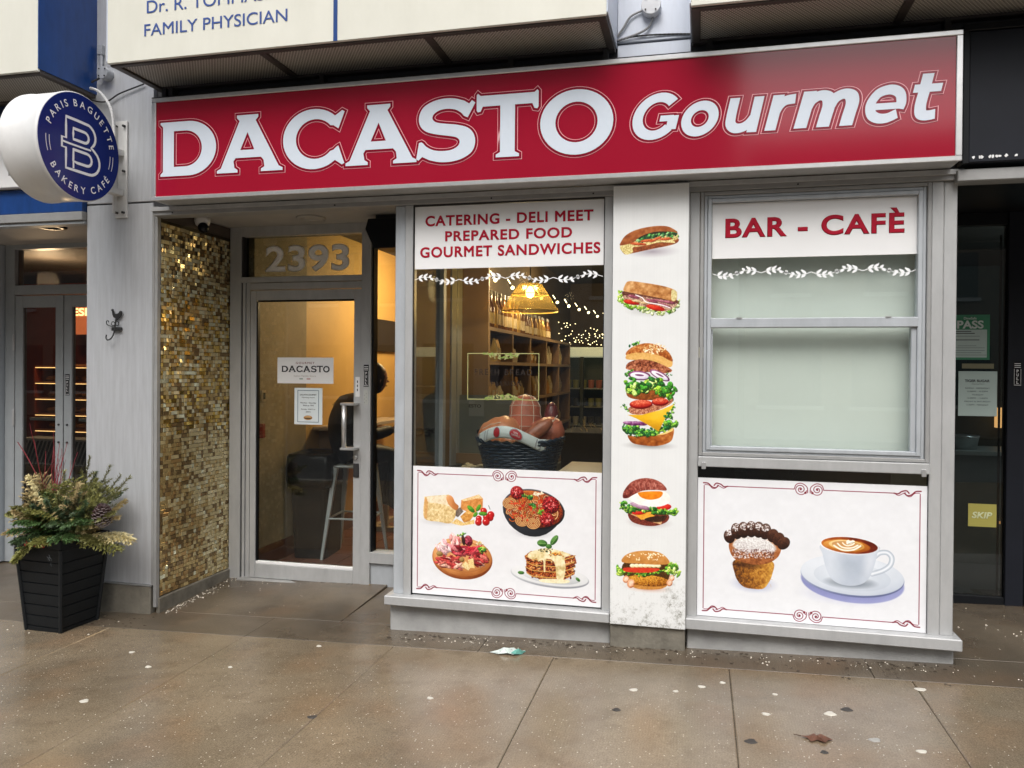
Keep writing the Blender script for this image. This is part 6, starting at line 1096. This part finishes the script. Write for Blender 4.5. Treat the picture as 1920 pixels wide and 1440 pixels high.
# dark produce table at right
t = thing('produce_stand', 'dark stand of wrapped produce behind the basket at the right', 'stand', (-.95, 3.0, 0)); bx('table', -1.25, .3, 2.7, 3.4, .02, 1.02, mat('dark table', (.03, .026, .022), .6), t, 0); LF = mat('dull green leaves', (.06, .075, .025), .6)
rg = random.Random(7); m = MB(); m2 = MB()
for k in range(130): x, y_, z = rg.uniform(-1.2, .0), rg.uniform(2.7, 3.2), 1.02 + rg.uniform(0, .10); a = rg.uniform(0, 6.28); (m if k % 3 else m2).disc((0, 0), .04, .016, 0, lambda p, q, x=x, y_=y_, z=z, a=a: (x + p * math.cos(a), y_ + q, z + p * math.sin(a)), 6)
obj('leaves', m, LF, t); obj('leaves', m2, LABM[3], t)
t = thing('hanging_bundle', 'bundle of dried golden packets on a stand near the chiller', 'display', (-.85, 3.9, 0)); obj('pole', MB().tube([(-.82, 3.9, .02), (-.82, 3.9, 1.60)], .014, 8), WOODB, t)
m = MB(); rg = random.Random(17)
for k in range(60): z = rg.uniform(1.12, 1.62); r_ = .05 + .16 * max(0, (1.3 - z)) / .3; a = rg.uniform(0, 6.28); x, y_ = -.82 + r_ * math.cos(a) * rg.random(), 3.9 + r_ * math.sin(a) * rg.random(); m.lathe((x, y_, z), [(.0001, 0), (.022, .02), (.012, .05), (.0001, .055)], 6)
obj('packets', m, LABM[3], t)
# ----------------------------------------------------------------- seating room behind the door
CLAMP = mat('added light panel', (1, .85, .6), .5, emit=(1, .72, .38), estr=5); t = thing('added_ceiling_lamp', 'warm ceiling lamp added to light the ochre wall behind the door', 'ceiling light', (-2.9, 3.0, 2.8)); bx('diffuser', -2.75, -2.25, 3.0, 3.8, 2.835, 2.85, CLAMP, t, 0); bx('rim', -2.77, -2.23, 2.98, 3.82, 2.85, 2.86, WHITE, t, 0)  # unseen lamp, added as a light source for the ochre room
plight('ochre_room_fill', (-2.45, 3.0, 2.4), 46, (1, .70, .34), .2)  # added point light that brightens the ochre wall
tag(obj('wall_menu_board', MB().box(-3.335, -3.30, 3.05, 4.1, 1.78, 2.12), BLACK, None, .003), 'black board high on the ochre wall seen through the narrow side window', 'board')
tag(obj('fire_box', MB().box(-3.338, -3.30, .99, 1.03, 1.05, 1.16), mat('dark red box', (.22, .012, .012), .4), None, .003), 'small dark red box on the wall just inside the door', 'box')
t = thing('switch_plate', 'small beige switch plates on the wall just inside the door', 'switch', (-3.34, 1.1, 1.4)); bx('plate', -3.339, -3.33, 1.03, 1.09, 1.33, 1.42, mat('beige plastic', (.40, .33, .22), .5), t); bx('rocker', -3.33, -3.326, 1.045, 1.075, 1.35, 1.40, DARK, t)
# waste bin
PB = mat('black bin liner', (.006, .006, .007), .3, spec=.3, bump=.6, bscale=14); PK = mat('black plastic bin', (.008, .008, .009), .45, spec=.2)
t = thing('waste_bin', 'tall black waste bin with a liner folded over its rim inside the door', 'bin', (-3.13, 1.58, .02), rz=.12); m = MB()
def sq(w_, d, z, n=5, r_=.05, j=0):
    o = []
    for cx, cy_, a0 in ((w_ - r_, d - r_, 0), (-w_ + r_, d - r_, 90), (-w_ + r_, -d + r_, 180), (w_ - r_, -d + r_, 270)):
        for k in range(n): a = R(a0 + 90 * k / (n - 1)); q = 1 + (rg.uniform(-j, j) if j else 0); o.append(((cx + r_ * math.cos(a)) * q, (cy_ + r_ * math.sin(a)) * q, z + (rg.uniform(-j, j) * .15 if j else 0)))
    return o
def loft(rings):
    m = MB(); n = len(rings[0])
    for r_ in rings: m.v += r_
    for i in range(len(rings) - 1):
        for k in range(n): q = i * n; m.f.append((q + k, q + (k + 1) % n, q + n + (k + 1) % n, q + n + k))
    m.f.append(tuple(range(n))[::-1]); m.f.append(tuple((len(rings) - 1) * n + k for k in range(n))); return m
obj('body', loft([sq(.135, .19, 0), sq(.14, .20, .02), sq(.165, .235, .72), sq(.17, .24, .84)]), PK, t, local=True)
obj('liner', loft([sq(.178, .248, .60, j=.05), sq(.186, .258, .67, j=.05), sq(.19, .262, .76, j=.04), sq(.188, .258, .85, j=.02), sq(.175, .245, .872), sq(.155, .22, .868), sq(.14, .2, .80, j=.05)]), PB, t, local=True, smooth=True)
# wall shelf with potted plant
t = thing('bar_shelf', 'narrow pale wall shelf on a bracket behind the bin', 'shelf', (-3.2, 2.3, 1.05)); bx('board', -3.335, -3.04, 1.86, 3.4, 1.045, 1.075, mat('pale shelf board', (.42, .36, .30), .5), t, .003); bx('end_panel', -3.335, -3.10, 1.98, 2.01, .03, 1.045, mat('tan end panel', (.30, .2, .12), .5), t, 0)
t = thing('potted_plant', 'small bushy plant in a white tapered pot on the wall shelf', 'potted plant', (-3.13, 2.05, 1.076)); obj('pot', MB().lathe((-3.13, 2.05, 1.076), [(.045, 0), (.062, .12), (.055, .12), (.05, .10), (.0001, .1)], 20), mat('white ceramic', (.6, .56, .5), .4), t, smooth=True)
m = MB(); rg = random.Random(31)
for k in range(330): a = rg.uniform(0, 6.28); e = rg.uniform(.1, 1.5); r_ = .105 * rg.random() ** .4; c = Vector((-3.13 + r_ * math.cos(a) * math.cos(e), 2.05 + r_ * math.sin(a) * math.cos(e), 1.20 + r_ * math.sin(e) * 1.1)); d = Vector((rg.gauss(0, 1), rg.gauss(0, 1), rg.gauss(.4, 1))).normalized(); s_ = d.orthogonal().normalized() * .006; m.quad(tuple(c), tuple(c + d * .012 + s_), tuple(c + d * .026), tuple(c + d * .012 - s_))
obj('leaves', m, mat('dark small leaves', (.02, .035, .012), .5), t)
# bar stools
SW = mat('pale painted steel', (.48, .52, .54), .4, .2)
def stool(lab, x, y_, rz):
    t = thing('bar_stool', lab, 'stool', (x, y_, .034), rz=rz); obj('seat', loft([sq(.15, .15, .745, r_=.04), sq(.155, .155, .755, r_=.04), sq(.15, .15, .765, r_=.04)]), SW, t, local=True)
    for sx in (-1, 1):
        for sy in (-1, 1):
            m = MB(); a = Vector((sx * .125, sy * .125, .75)); b_ = Vector((sx * .21, sy * .21, 0)); m.tube([a, b_], [.028, .014], 4); obj('leg', m, SW, t, local=True)
    q = .172
    for p0, p1 in (((-q, -q), (q, -q)), ((q, -q), (q, q)), ((q, q), (-q, q)), ((-q, q), (-q, -q))): obj('foot_rail', MB().tube([(p0[0], p0[1], .33), (p1[0], p1[1], .33)], .009, 6), SW, t, local=True)
    return t
stool('pale steel bar stool with splayed legs under the person in the dark coat', -2.80, 1.60, .1); stool('pale steel bar stool further back behind the side window', -2.42, 2.35, .3)
t = thing('wooden_footrest', 'low pale wooden frame on the tiles behind the stool', 'footrest', (-2.9, 2.6, .03)); bx('rail', -3.1, -2.3, 2.55, 2.62, .034, .075, LED, t); bx('rail', -3.1, -3.04, 2.62, 3.1, .034, .075, LED, t); bx('post', -2.95, -2.91, 2.56, 2.60, .075, .5, LED, t)
# ----------------------------------------------------------------- people (seated, seen from behind through the glass)
def person(lab, loc, rz, coat, hairm, skinm, scarf=None, sleeve=None, lean=.1, fat=1.0):
    t = thing('person', lab, 'person', loc, rz=rz)
    # joints: x right, y forward, z up, origin at seat centre on the stool
    J = dict(pel=(0, 0, .10), sp=(0, .02, .25), ch=(0, .05, .42), nk=(0, .09 + lean * .3, .56), hd=(0, .13 + lean * .5, .64), hl=(-.09, .02, .09), hr=(.09, .02, .09), kl=(-.13, .42, .06), kr=(.13, .42, .06), al=(-.14, .38, -.36), ar=(.14, .38, -.36), fl=(-.15, .50, -.40), fr=(.15, .50, -.40), sl=(-.19, .05, .48), sr=(.19, .05, .48), el=(-.25, .14, .24), er=(.25, .16, .24), wl=(-.17, .36, .26), wr=(.15, .38, .28))
    E_ = [('pel', 'sp'), ('sp', 'ch'), ('ch', 'nk'), ('nk', 'hd'), ('pel', 'hl'), ('pel', 'hr'), ('hl', 'kl'), ('hr', 'kr'), ('kl', 'al'), ('kr', 'ar'), ('al', 'fl'), ('ar', 'fr'), ('ch', 'sl'), ('ch', 'sr'), ('sl', 'el'), ('sr', 'er'), ('el', 'wl'), ('er', 'wr')]
    Rr = dict(pel=(.19, .15), sp=(.19, .14), ch=(.20, .14), nk=(.06, .06), hd=(.05, .05), hl=(.12, .11), hr=(.12, .11), kl=(.075, .075), kr=(.075, .075), al=(.05, .05), ar=(.05, .05), fl=(.045, .035), fr=(.045, .035), sl=(.085, .085), sr=(.085, .085), el=(.065, .065), er=(.065, .065), wl=(.045, .045), wr=(.045, .045))
    ks = list(J); me = bpy.data.meshes.new('body'); me.from_pydata([J[k] for k in ks], [(ks.index(a), ks.index(b_)) for a, b_ in E_], []); o = bpy.data.objects.new('body', me); COL.objects.link(o); o.parent = t
    md = o.modifiers.new('skin', 'SKIN'); md.use_smooth_shade = True; sv = me.skin_vertices[0].data
    for i, k in enumerate(ks): sv[i].radius = tuple(v * (fat if k in ('pel', 'sp', 'ch', 'sl', 'sr') else 1) for v in Rr[k]); sv[i].use_root = (k == 'pel')
    o.modifiers.new('ss', 'SUBSURF').levels = 2; o.modifiers['ss'].render_levels = 2; me.materials.append(coat)
    hx, hy, hz = J['hd'][0], J['hd'][1] + .01, J['hd'][2] + .07
    obj('head', MB().lathe((hx, hy, hz), [(.0001, -.12), (.04, -.11), (.062, -.07), (.076, -.01), (.078, .04), (.06, .09), (.03, .115), (.0001, .12)], 20, 1, 1.15), skinm, t, smooth=True, local=True)
    m = MB(); m.prism([(hy + .085, hz - .005), (hy + .112, hz - .03), (hy + .085, hz - .035)], hx - .012, hx + .012, 'x'); obj('nose', m, skinm, t, local=True)
    for s_ in (-1, 1): obj('ear', MB().lathe((hx + s_ * .078, hy, hz - .01), [(.0001, -.03), (.014, 0), (.0001, .03)], 8, .6, 1), skinm, t, local=True, smooth=True); obj('eye', MB().lathe((hx + s_ * .03, hy + .078, hz + .008), [(.0001, -.01), (.011, 0), (.0001, .01)], 8), DARK, t, local=True)
    obj('mouth', MB().box(hx - .022, hx + .022, hy + .078, hy + .084, hz - .066, hz - .058), mat('lip', (.3, .1, .08), .5), t, local=True)
    mm = MB(); rg2 = random.Random(3)
    mm.lathe((hx, hy - .022, hz + .012), [(.0001, -.15), (.05, -.13), (.078, -.07), (.092, .0), (.090, .05), (.068, .10), (.03, .128), (.0001, .132)], 24, 1, 1.08)
    for i, v in enumerate(mm.v): n = mnoise.noise(Vector(v) * 40); mm.v[i] = tuple(Vector(v) * 1 + Vector((n, n, n)) * .006)
    obj('hair', mm, hairm, t, local=True, smooth=True)
    for s_, wr in ((-1, J['wl']), (1, J['wr'])):
        hm = MB(); w0 = Vector(wr); hm.tube([w0, w0 + Vector((-s_ * .01, .05, 0)), w0 + Vector((-s_ * .02, .09, -.005))], [.028, .038, .03], 10)
        for f in range(4): fx = (f - 1.5) * .017; b0 = w0 + Vector((-s_ * .02 + fx, .085, -.004)); L_ = (.05, .062, .058, .045)[f]; hm.tube([b0, b0 + Vector((0, L_ * .6, -.004)), b0 + Vector((0, L_ * .9, -.028))], [.009, .008, .006], 6)
        b0 = w0 + Vector((s_ * -.035, .03, 0)); hm.tube([b0, b0 + Vector((-s_ * .02, .03, .0)), b0 + Vector((-s_ * .012, .058, -.008))], [.011, .010, .007], 6); obj('hand', hm, skinm, t, local=True, smooth=True)
    if scarf:
        sm_ = MB()
        for k in range(9): a = 6.28 * k / 9; sm_.lathe((hx + .055 * math.cos(a), hy - .10 + .02 * math.sin(a * 2), hz - .10 + .028 * math.sin(a)), [(.0001, -.022), (.018, -.012), (.024, 0), (.018, .014), (.0001, .022)], 8)
        obj('scrunchie', sm_, scarf, t, local=True, smooth=True)
    return t
COAT = mat('dark navy coat', (.006, .008, .016), .6, 0, 12, .4, bump=.4, bscale=20); COATG = mat('grey fleece coat', (.075, .07, .062), .9, 0, 60, .6, bump=1, bscale=90); HAIR = mat('dark brown hair', (.018, .010, .007), .45, 0, 60, .5, stretch=(3, 3, .5)); SKIN = mat('skin', (.42, .22, .15), .5)
person('seated person in a dark navy coat seen from behind on the steel stool', (-2.93, 1.64, .80), -.85, COAT, HAIR, SKIN, WHITE, lean=.3, fat=1.25)
person('person in a grey fleece coat seated further back behind the side window', (-2.33, 2.35, .80), -.5, COATG, HAIR, SKIN)
# ================================================================= planter with winter greenery
PX, PY = -3.965, -.262; gz0 = gz(PX) - .001
t = thing('plastic_planter', 'tall black tapered square planter with horizontal plank grooves beside the metal pillar', 'planter', (PX, PY, gz0), rz=-.07); PLB = mat('black ribbed plastic', (.009, .011, .013), .45, 0, 20, .3, spec=.25, bump=.25, bscale=120)
def sr(w_, z): return [(-w_, -w_, z), (w_, -w_, z), (w_, w_, z), (-w_, w_, z)]
H = .585; wb, wt = .138, .183; ring_ = []; nb = 7
ring_.append(sr(wb, 0)); 
wz = lambda z: wb + (wt - wb) * z / H
for k in range(nb): z = .03 + k * (H - .10) / nb; ring_ += [sr(wz(z), z - .004), sr(wz(z) - .008, z - .0025), sr(wz(z) - .008, z + .0025), sr(wz(z), z + .004)]
ring_ += [sr(wz(H - .055), H - .055), sr(wz(H) + .004, H - .05), sr(wt + .006, H), sr(wt - .012, H), sr(wt - .02, H - .04), sr(.12, H - .05)]
obj('pot', loft(ring_), PLB, t, local=True)
for sx in (-1, 1):
    for sy in (-1, 1): m = MB(); m.tube([(sx * (wb + .0005), sy * (wb + .0005), .0), (sx * (wz(H - .055) + .0005), sy * (wz(H - .055) + .0005), H - .055)], .012, 6); obj('corner_post', m, PLB, t, local=True)
obj('ribbon', MB().box(-.10, .06, -wt - .008, -wt + .02, H - .045, H - .005), mat('red plastic liner', (.40, .012, .02), .3), t, local=True); obj('wire', MB().tube([(-.12, -wt - .004, H + .004), (.16, -wt - .004, H + .006)], .0035, 6), mat('brass wire', (.5, .4, .15), .3, .8), t, local=True)
m = MB(); sc_ = random.Random(6)
for k in range(9): z0 = .40 + sc_.uniform(0, .09); x0 = .085 + sc_.uniform(-.02, .02); m.ribbon([(x0 + sc_.uniform(-.012, .012), z0 + q * .012) for q in range(3)], .0022, lambda a, b_: (a, -(wz(b_) + .0016), b_))
obj('scuff_mark', m, mat('pale scuff', (.16, .18, .20), .7), t, local=True)
arr = thing('winter_arrangement', 'winter arrangement of spruce, cedar and tan dried sprigs with red twigs in the black planter', 'plant', (PX + .02, PY, gz0 + H - .03)); GM = [mat('dark spruce green', (.055, .10, .035), .55, 0, 30, .4), mat('olive spruce', (.19, .19, .055), .6, 0, 30, .4), mat('tan dry needles', (.50, .39, .18), .7, 0, 30, .35), mat('yellow green cedar', (.27, .27, .07), .6, 0, 30, .4), mat('fresh cedar green', (.08, .16, .045), .55, 0, 30, .3), mat('pale straw tips', (.70, .61, .33), .7)]
TW = mat('brown twig', (.09, .05, .03), .7); RT = mat('red dogwood twig', (.20, .012, .02), .5)
rg = random.Random(12)
def sprig(p0, d, L_, droop, m, kind, dens=1.0):
    d = Vector(d).normalized(); P_ = [Vector(p0)]; n = 14
    for i in range(n): dd = (d + Vector((0, 0, -droop * (i / n) ** 1.3))).normalized(); P_.append(P_[-1] + dd * (L_ / n))
    g = MB(); st = MB(); st.tube(P_, [max(.0035 * (1 - i / (n + 2)), .001) for i in range(n + 1)], 5)
    def needles(A_, B_, cnt, ln, w_, fl):
        ax = (B_ - A_).normalized(); o1 = ax.orthogonal().normalized(); o2 = ax.cross(o1)
        for _ in range(cnt):
            c = A_.lerp(B_, rg.random()); a = rg.uniform(0, 6.283); out = (o1 * math.cos(a) + o2 * math.sin(a) * fl); q = (ax * rg.uniform(.35, 1.0) + out).normalized() * ln * rg.uniform(.6, 1.15); s_ = q.cross(ax).normalized() * w_
            g.v += [tuple(c - s_), tuple(c + s_), tuple(c + q * .6 + s_ * .8), tuple(c + q), tuple(c + q * .6 - s_ * .8)]; k = len(g.v) - 5; g.f.append((k, k + 1, k + 2, k + 3, k + 4))
    if kind == 'spruce':
        for i in range(2, n): needles(P_[i], P_[i + 1], int(38 * dens), .026, .0019, 1)
        for i in range(2, n - 2, 2):
            for s_ in (-1, 1):
                ax = (P_[i + 1] - P_[i]).normalized(); side = ax.cross(Vector((0, 0, 1))).normalized() * s_; e = P_[i] + (ax * .7 + side + Vector((0, 0, rg.uniform(-.3, .2)))).normalized() * L_ * .30 * (1 - i / n * .6); st.tube([P_[i], e], [.0018, .0009], 4); needles(P_[i], e, int(64 * dens), .022, .0018, 1)
    else:
        for i in range(1, n):
            for s_ in (-1, 1):
                ax = (P_[i + 1] - P_[i]).normalized(); side = (ax.cross(Vector((0, 0, 1)))).normalized() * s_; ln = L_ * .36 * math.sin(math.pi * (.15 + .8 * i / n)) * rg.uniform(.75, 1.1); e = P_[i] + (ax * .9 + side + Vector((0, 0, -.25 + rg.uniform(-.2, .2)))).normalized() * ln; m_ = P_[i].lerp(e, .5) + Vector((0, 0, .006))
                for (A_, B_) in ((P_[i], m_), (m_, e)): 
                    needles(A_, B_, int(18 * dens), .022, .0034, .3)
    o = obj('sprig', g, m, arr, local=True); obj('stem', st, TW, o, local=True); return o
def dirv(az, el): return (math.cos(R(az)) * math.cos(R(el)), math.sin(R(az)) * math.cos(R(el)), math.sin(R(el)))
# az: 0 = right, 270 = towards the street, el above horizontal
for az, el, L_, dr, m, kd in [(q_[0], q_[1] + (7 if math.cos(R(q_[0])) < 0 else 0), q_[2] * (.80 if math.cos(R(q_[0])) < -.3 else .93), q_[3], q_[4], q_[5]) for q_ in [(20, 58, .52, .1, 1, 'spruce'), (5, 48, .60, .05, 1, 'spruce'), (350, 35, .46, .3, 1, 'spruce'), (100, 70, .42, .1, 0, 'spruce'), (60, 75, .46, .1, 0, 'spruce'), (330, 62, .40, .2, 0, 'spruce'), (290, 60, .38, .3, 0, 'spruce'), (250, 68, .40, .2, 0, 'spruce'), (200, 66, .42, .2, 1, 'spruce'), (180, 50, .42, .3, 2, 'spruce'), (160, 60, .44, .2, 2, 'spruce'), (190, 34, .42, .5, 2, 'cedar'), (205, 20, .36, .7, 2, 'cedar'), (215, 42, .40, .6, 3, 'cedar'), (230, 50, .38, .7, 2, 'cedar'), (245, 35, .34, .9, 4, 'cedar'), (262, 45, .34, .9, 4, 'cedar'), (275, 58, .36, .7, 3, 'cedar'), (285, 30, .30, 1.0, 3, 'cedar'), (300, 48, .34, .8, 0, 'spruce'), (310, 30, .32, .8, 4, 'cedar'), (325, 44, .36, .6, 4, 'cedar'), (340, 20, .36, .7, 1, 'spruce'), (355, 12, .40, .9, 3, 'cedar'), (10, 18, .42, .8, 5, 'cedar'), (205, 15, .24, 1.4, 5, 'cedar'), (228, 12, .24, 1.5, 4, 'cedar'), (240, 10, .34, 2.2, 3, 'cedar'), (255, 60, .36, .5, 0, 'spruce'), (315, 66, .36, .3, 0, 'spruce'), (30, 66, .40, .3, 1, 'spruce'), (150, 75, .40, .2, 2, 'spruce'), (270, 75, .34, .3, 4, 'cedar'), (225, 62, .36, .4, 1, 'spruce'), (0, 34, .40, .4, 2, 'spruce'), (300, 72, .36, .3, 1, 'spruce'), (260, 25, .30, 1.0, 0, 'cedar'), (335, 55, .38, .4, 0, 'spruce'), (185, 62, .38, .3, 3, 'cedar'), (75, 80, .56, .05, 1, 'spruce'), (110, 66, .44, .1, 1, 'spruce'), (15, 66, .56, .05, 1, 'spruce')]]:
    a = R(az); sprig((.07 * math.cos(a), .07 * math.sin(a), .0), dirv(az, el), L_, dr, GM[m], kd, 1.0)
for k in range(34):
    az = rg.uniform(0, 360); el = rg.uniform(48, 86); a = R(az); q = rg.random(); left = math.cos(a) < -.2; m_ = rg.choice([2, 2, 5, 3, 2]) if left else rg.choice([0, 1, 4, 3, 3, 2]); sprig((.12 * math.cos(a) * q, .12 * math.sin(a) * q, .0), dirv(az, el), rg.uniform(.28, .47) * (.75 + .25 * math.sin(R(el))), rg.uniform(.2, .8), GM[m_], 'spruce' if rg.random() < .55 else 'cedar', .9)
for k in range(9):
    a = rg.uniform(80, 150); el = rg.uniform(70, 88); L_ = rg.uniform(.52, .74); d = Vector(dirv(a + (60 if k % 3 == 0 else 0), el)); p = Vector((-.085 + rg.uniform(-.03, .03), .0 + rg.uniform(-.03, .03), .02)); P_ = [p]
    for i in range(10): d = (d + Vector((rg.gauss(0, .05), rg.gauss(0, .05), .02))).normalized(); P_.append(P_[-1] + d * L_ / 10)
    o = obj('red_twig', MB().tube(P_, [.0042 * (1 - i / 14) for i in range(11)], 6), RT, arr, local=True)
    m = MB(); m.tube([P_[5], P_[5] + Vector((rg.uniform(-.06, .06), rg.uniform(-.04, .04), .12))], [.0022, .001], 5); m.tube([P_[7], P_[7] + Vector((rg.uniform(-.05, .05), rg.uniform(-.04, .04), .10))], [.0018, .001], 5); obj('side_twig', m, RT, o, local=True)
obj('red_twig', MB().tube(bez([(-.05, -.03, .03), (-.12, -.06, .32), (-.20, -.08, .50), (-.27, -.1, .62)], 5), .0028, 6), RT, arr, local=True)
# pine cone
PC = mat('frosted purple brown cone scale', (.075, .035, .035), .5, 0, 50, .5); PCT = mat('frosted scale tip', (.42, .36, .36), .7); t = thing('pine_cone', 'large frosted pine cone tucked into the right side of the planter', 'pine cone', (PX + .325, PY - .03, gz0 + H + .13)); ax = Vector((.25, -.3, 1)).normalized(); o1 = ax.orthogonal().normalized(); o2 = ax.cross(o1); m = MB(); m2 = MB()
for i in range(96):
    f = i / 95; a = i * 2.39996; z = -.07 + .14 * f; r_ = .052 * math.sin(math.pi * (.12 + .80 * f)) ** .8; out = (o1 * math.cos(a) + o2 * math.sin(a)); c = ax * z + out * r_ * .5; e = ax * (z + .012) + out * (r_ + .008); tg = ax.cross(out) * .0125; th = ax * .003
    n = len(m.v); m.v += [tuple(c - tg * .4), tuple(c + tg * .4), tuple(e + tg), tuple(e - tg), tuple(c - tg * .4 + th), tuple(c + tg * .4 + th), tuple(e + tg + th), tuple(e - tg + th)]; m.f += [(n, n + 1, n + 2, n + 3), (n + 4, n + 5, n + 6, n + 7), (n + 1, n + 2, n + 6, n + 5), (n + 2, n + 3, n + 7, n + 6), (n + 3, n, n + 4, n + 7)]
    q = len(m2.v); e2 = e + out * .0012; m2.v += [tuple(e2 - tg * .95 - th * .3), tuple(e2 + tg * .95 - th * .3), tuple(e2 + tg * .95 + th * 1.2), tuple(e2 - tg * .95 + th * 1.2)]; m2.f.append((q, q + 1, q + 2, q + 3))
obj('scales', m, PC, t, local=True); obj('frosted_tips', m2, PCT, t, local=True); obj('core', MB().lathe((0, 0, 0), [(.0001, -.06), (.025, -.04), (.03, 0), (.02, .05), (.0001, .07)], 10), PC, t, local=True)
# ================================================================= small things on the pavement
def on(x, d=.001): return gz(x) + d
rg = random.Random(77)
t = thing('plastic_scrap', 'crumpled teal and white plastic scrap on the pavement below the display window', 'litter', (-1.02, -.25, on(-1.02))); pts = [(-.105, -.015), (-.06, .01), (-.02, .03), (.05, .045), (.085, .05), (.07, .0), (.035, -.035), (.0, -.025), (-.05, -.028)]
def crumple(pts, h, seed, m, par, nm):
    g = MB(); c = Vector((sum(p[0] for p in pts) / len(pts), sum(p[1] for p in pts) / len(pts))); g.v.append((c.x, c.y, h)); r2_ = random.Random(seed)
    for p in pts: g.v.append((p[0], p[1], .002 + r2_.random() * h * .4)); 
    for p in pts: q = (Vector(p) + c) / 2; g.v.append((q.x, q.y, .004 + r2_.random() * h))
    n = len(pts)
    for i in range(n): j = (i + 1) % n; g.f.append((1 + i, 1 + j, 1 + n + j, 1 + n + i)); g.f.append((1 + n + i, 1 + n + j, 0))
    return obj(nm, g, m, par, local=True)
crumple(pts, .03, 1, mat('clear pale plastic', (.50, .56, .53), .25), t, 'film'); crumple([(.02, -.03), (.06, .0), (.088, .052), (.075, -.002), (.045, -.036)], .034, 2, mat('teal plastic', (.10, .30, .25), .3), t, 'teal_strip')
t = thing('fallen_leaf', 'single curled brown leaf lying on the pavement at the lower right', 'leaf', (.485, -.99, on(.485)), rz=-.15); lp = [(-.065, .0), (-.03, .018), (-.01, .045), (.005, .02), (.03, .03), (.065, .012), (.045, -.008), (.035, -.035), (.005, -.018), (-.02, -.038), (-.035, -.012)]
crumple(lp, .016, 4, mat('brown dead leaf', (.14, .055, .03), .6, 0, 40, .4), t, 'blade'); obj('leaf_stem', MB().tube([(-.06, 0, .004), (-.09, .006, .003)], .0018, 5), TW, t, local=True)
GUM = [mat('pale gum spot', (.50, .47, .41), .6), mat('dark gum spot', (.035, .03, .027), .6), mat('grey gum spot', (.30, .29, .27), .6)]
def gum(x, y, r_, k, lab):
    m = MB(); n = 12; z = on(x, .0); a0 = rg.uniform(0, 6); P_ = [(x + r_ * (1 + .25 * math.sin(3 * a + a0)) * math.cos(a), y + r_ * .8 * (1 + .2 * math.cos(2 * a + a0)) * math.sin(a)) for a in [6.2832 * i / n for i in range(n)]]
    m.v = [(px, py, gz(px) + .0) for px, py in P_] + [(x + (px - x) * .8, y + (py - y) * .8, gz(px) + .0035) for px, py in P_]; m.f = [(i, (i + 1) % n, n + (i + 1) % n, n + i) for i in range(n)] + [tuple(range(n, 2 * n))]
    tag(obj('gum_spot', m, GUM[k], None), lab, 'gum spot', 'gum spots on the pavement' if 'scattered' in lab else None)
gum(-1.71, -1.20, .022, 1, 'isolated black gum spot on the pavement left of centre')
for x, y, r_, k in ((-2.45, -.72, .012, 0), (-2.13, -.33, .015, 0), (-.30, -.62, .020, 0), (.02, -.52, .018, 0), (-.36, -.86, .02, 1), (.58, -.72, .026, 0), (.66, -.66, .026, 1), (.30, -.78, .018, 0), (.22, -1.06, .026, 1), (.50, -1.1, .016, 1), (.72, -.95, .024, 2), (1.04, -.36, .025, 0), (.88, -1.02, .02, 0), (-2.9, -.80, .018, 0), (-3.15, -.62, .016, 0), (-2.9, -1.25, .022, 0), (1.3, -.95, .02, 0), (-1.25, -.9, .016, 0), (.12, -.45, .014, 0), (.36, -.55, .012, 0), (-.1, -.6, .013, 0)): gum(x, y, r_, k, 'gum spot, one of many scattered over the pavement')
m = MB(); SM = mat('pale rock salt grain', (.62, .57, .48), .7)
def grain(x, y, s_, zz=None):
    n = len(m.v); z = gz(x) if zz is None else zz; a = rg.uniform(0, 3.1); 
    for k in range(4): q = a + k * 1.5708; m.v.append((x + s_ * math.cos(q) * (1.3 if k % 2 else .8), y + s_ * math.sin(q) * (1.3 if k % 2 else .8), z))
    m.v.append((x, y, z + s_ * .9)); m.f += [(n, n + 1, n + 4), (n + 1, n + 2, n + 4), (n + 2, n + 3, n + 4), (n + 3, n, n + 4)]
for k in range(520): grain(rg.uniform(-3.9, 1.3), -.3 - abs(rg.gauss(0, 1)) * .9 - .25, rg.uniform(.001, .0026))
for k in range(240): x = rg.uniform(-1.8, 1.3); grain(x, -.02 - abs(rg.gauss(0, .06)), rg.uniform(.002, .0065))
for k in range(120): y = rg.uniform(.05, .9); grain(-3.47 + abs(rg.gauss(0, .04)), y, rg.uniform(.002, .006), gz(-3.45) + .006 + .036 * max(0, (y - .1) / .88))
for k in range(70): y = rg.uniform(.1, .85); grain(rg.uniform(-3.4, -1.9), y, rg.uniform(.0015, .004), gz(-2.7) + .006 + .036 * max(0, (y - .1) / .88))
for k in range(60): grain(rg.uniform(1.33, 1.9), rg.uniform(-.2, 1.1), rg.uniform(.002, .006))
for k in range(40): grain(rg.uniform(-4.3, -3.6), rg.uniform(-.45, -.1), rg.uniform(.002, .006))
o = obj('salt_grains', m, SM, None); o['kind'] = 'stuff'
m = MB(); rg = random.Random(5)
def chip(x, y, s_):
    n = len(m.v); k = 6; z = gz(x)
    for i in range(k): a = 6.28 * i / k; m.v.append((x + s_ * math.cos(a) * rg.uniform(.6, 1.4), y + s_ * math.sin(a) * rg.uniform(.3, .8), z + .003 + rg.random() * s_ * .3))
    m.f.append(tuple(range(n, n + k)))
for k in range(150): x = rg.uniform(-1.8, 1.3); chip(x, -.0 - abs(rg.gauss(0, .05)) - .02, rg.uniform(.004, .014))
for k in range(40): chip(rg.uniform(-.9, 1.2), rg.uniform(-.3, -.12), rg.uniform(.004, .012))
for k in range(40): chip(rg.uniform(-4.0, -3.4), rg.uniform(-.3, .0), rg.uniform(.004, .012))
o = obj('leaf_debris', m, mat('dark leaf crumbs', (.05, .035, .022), .8), None); o['kind'] = 'stuff'
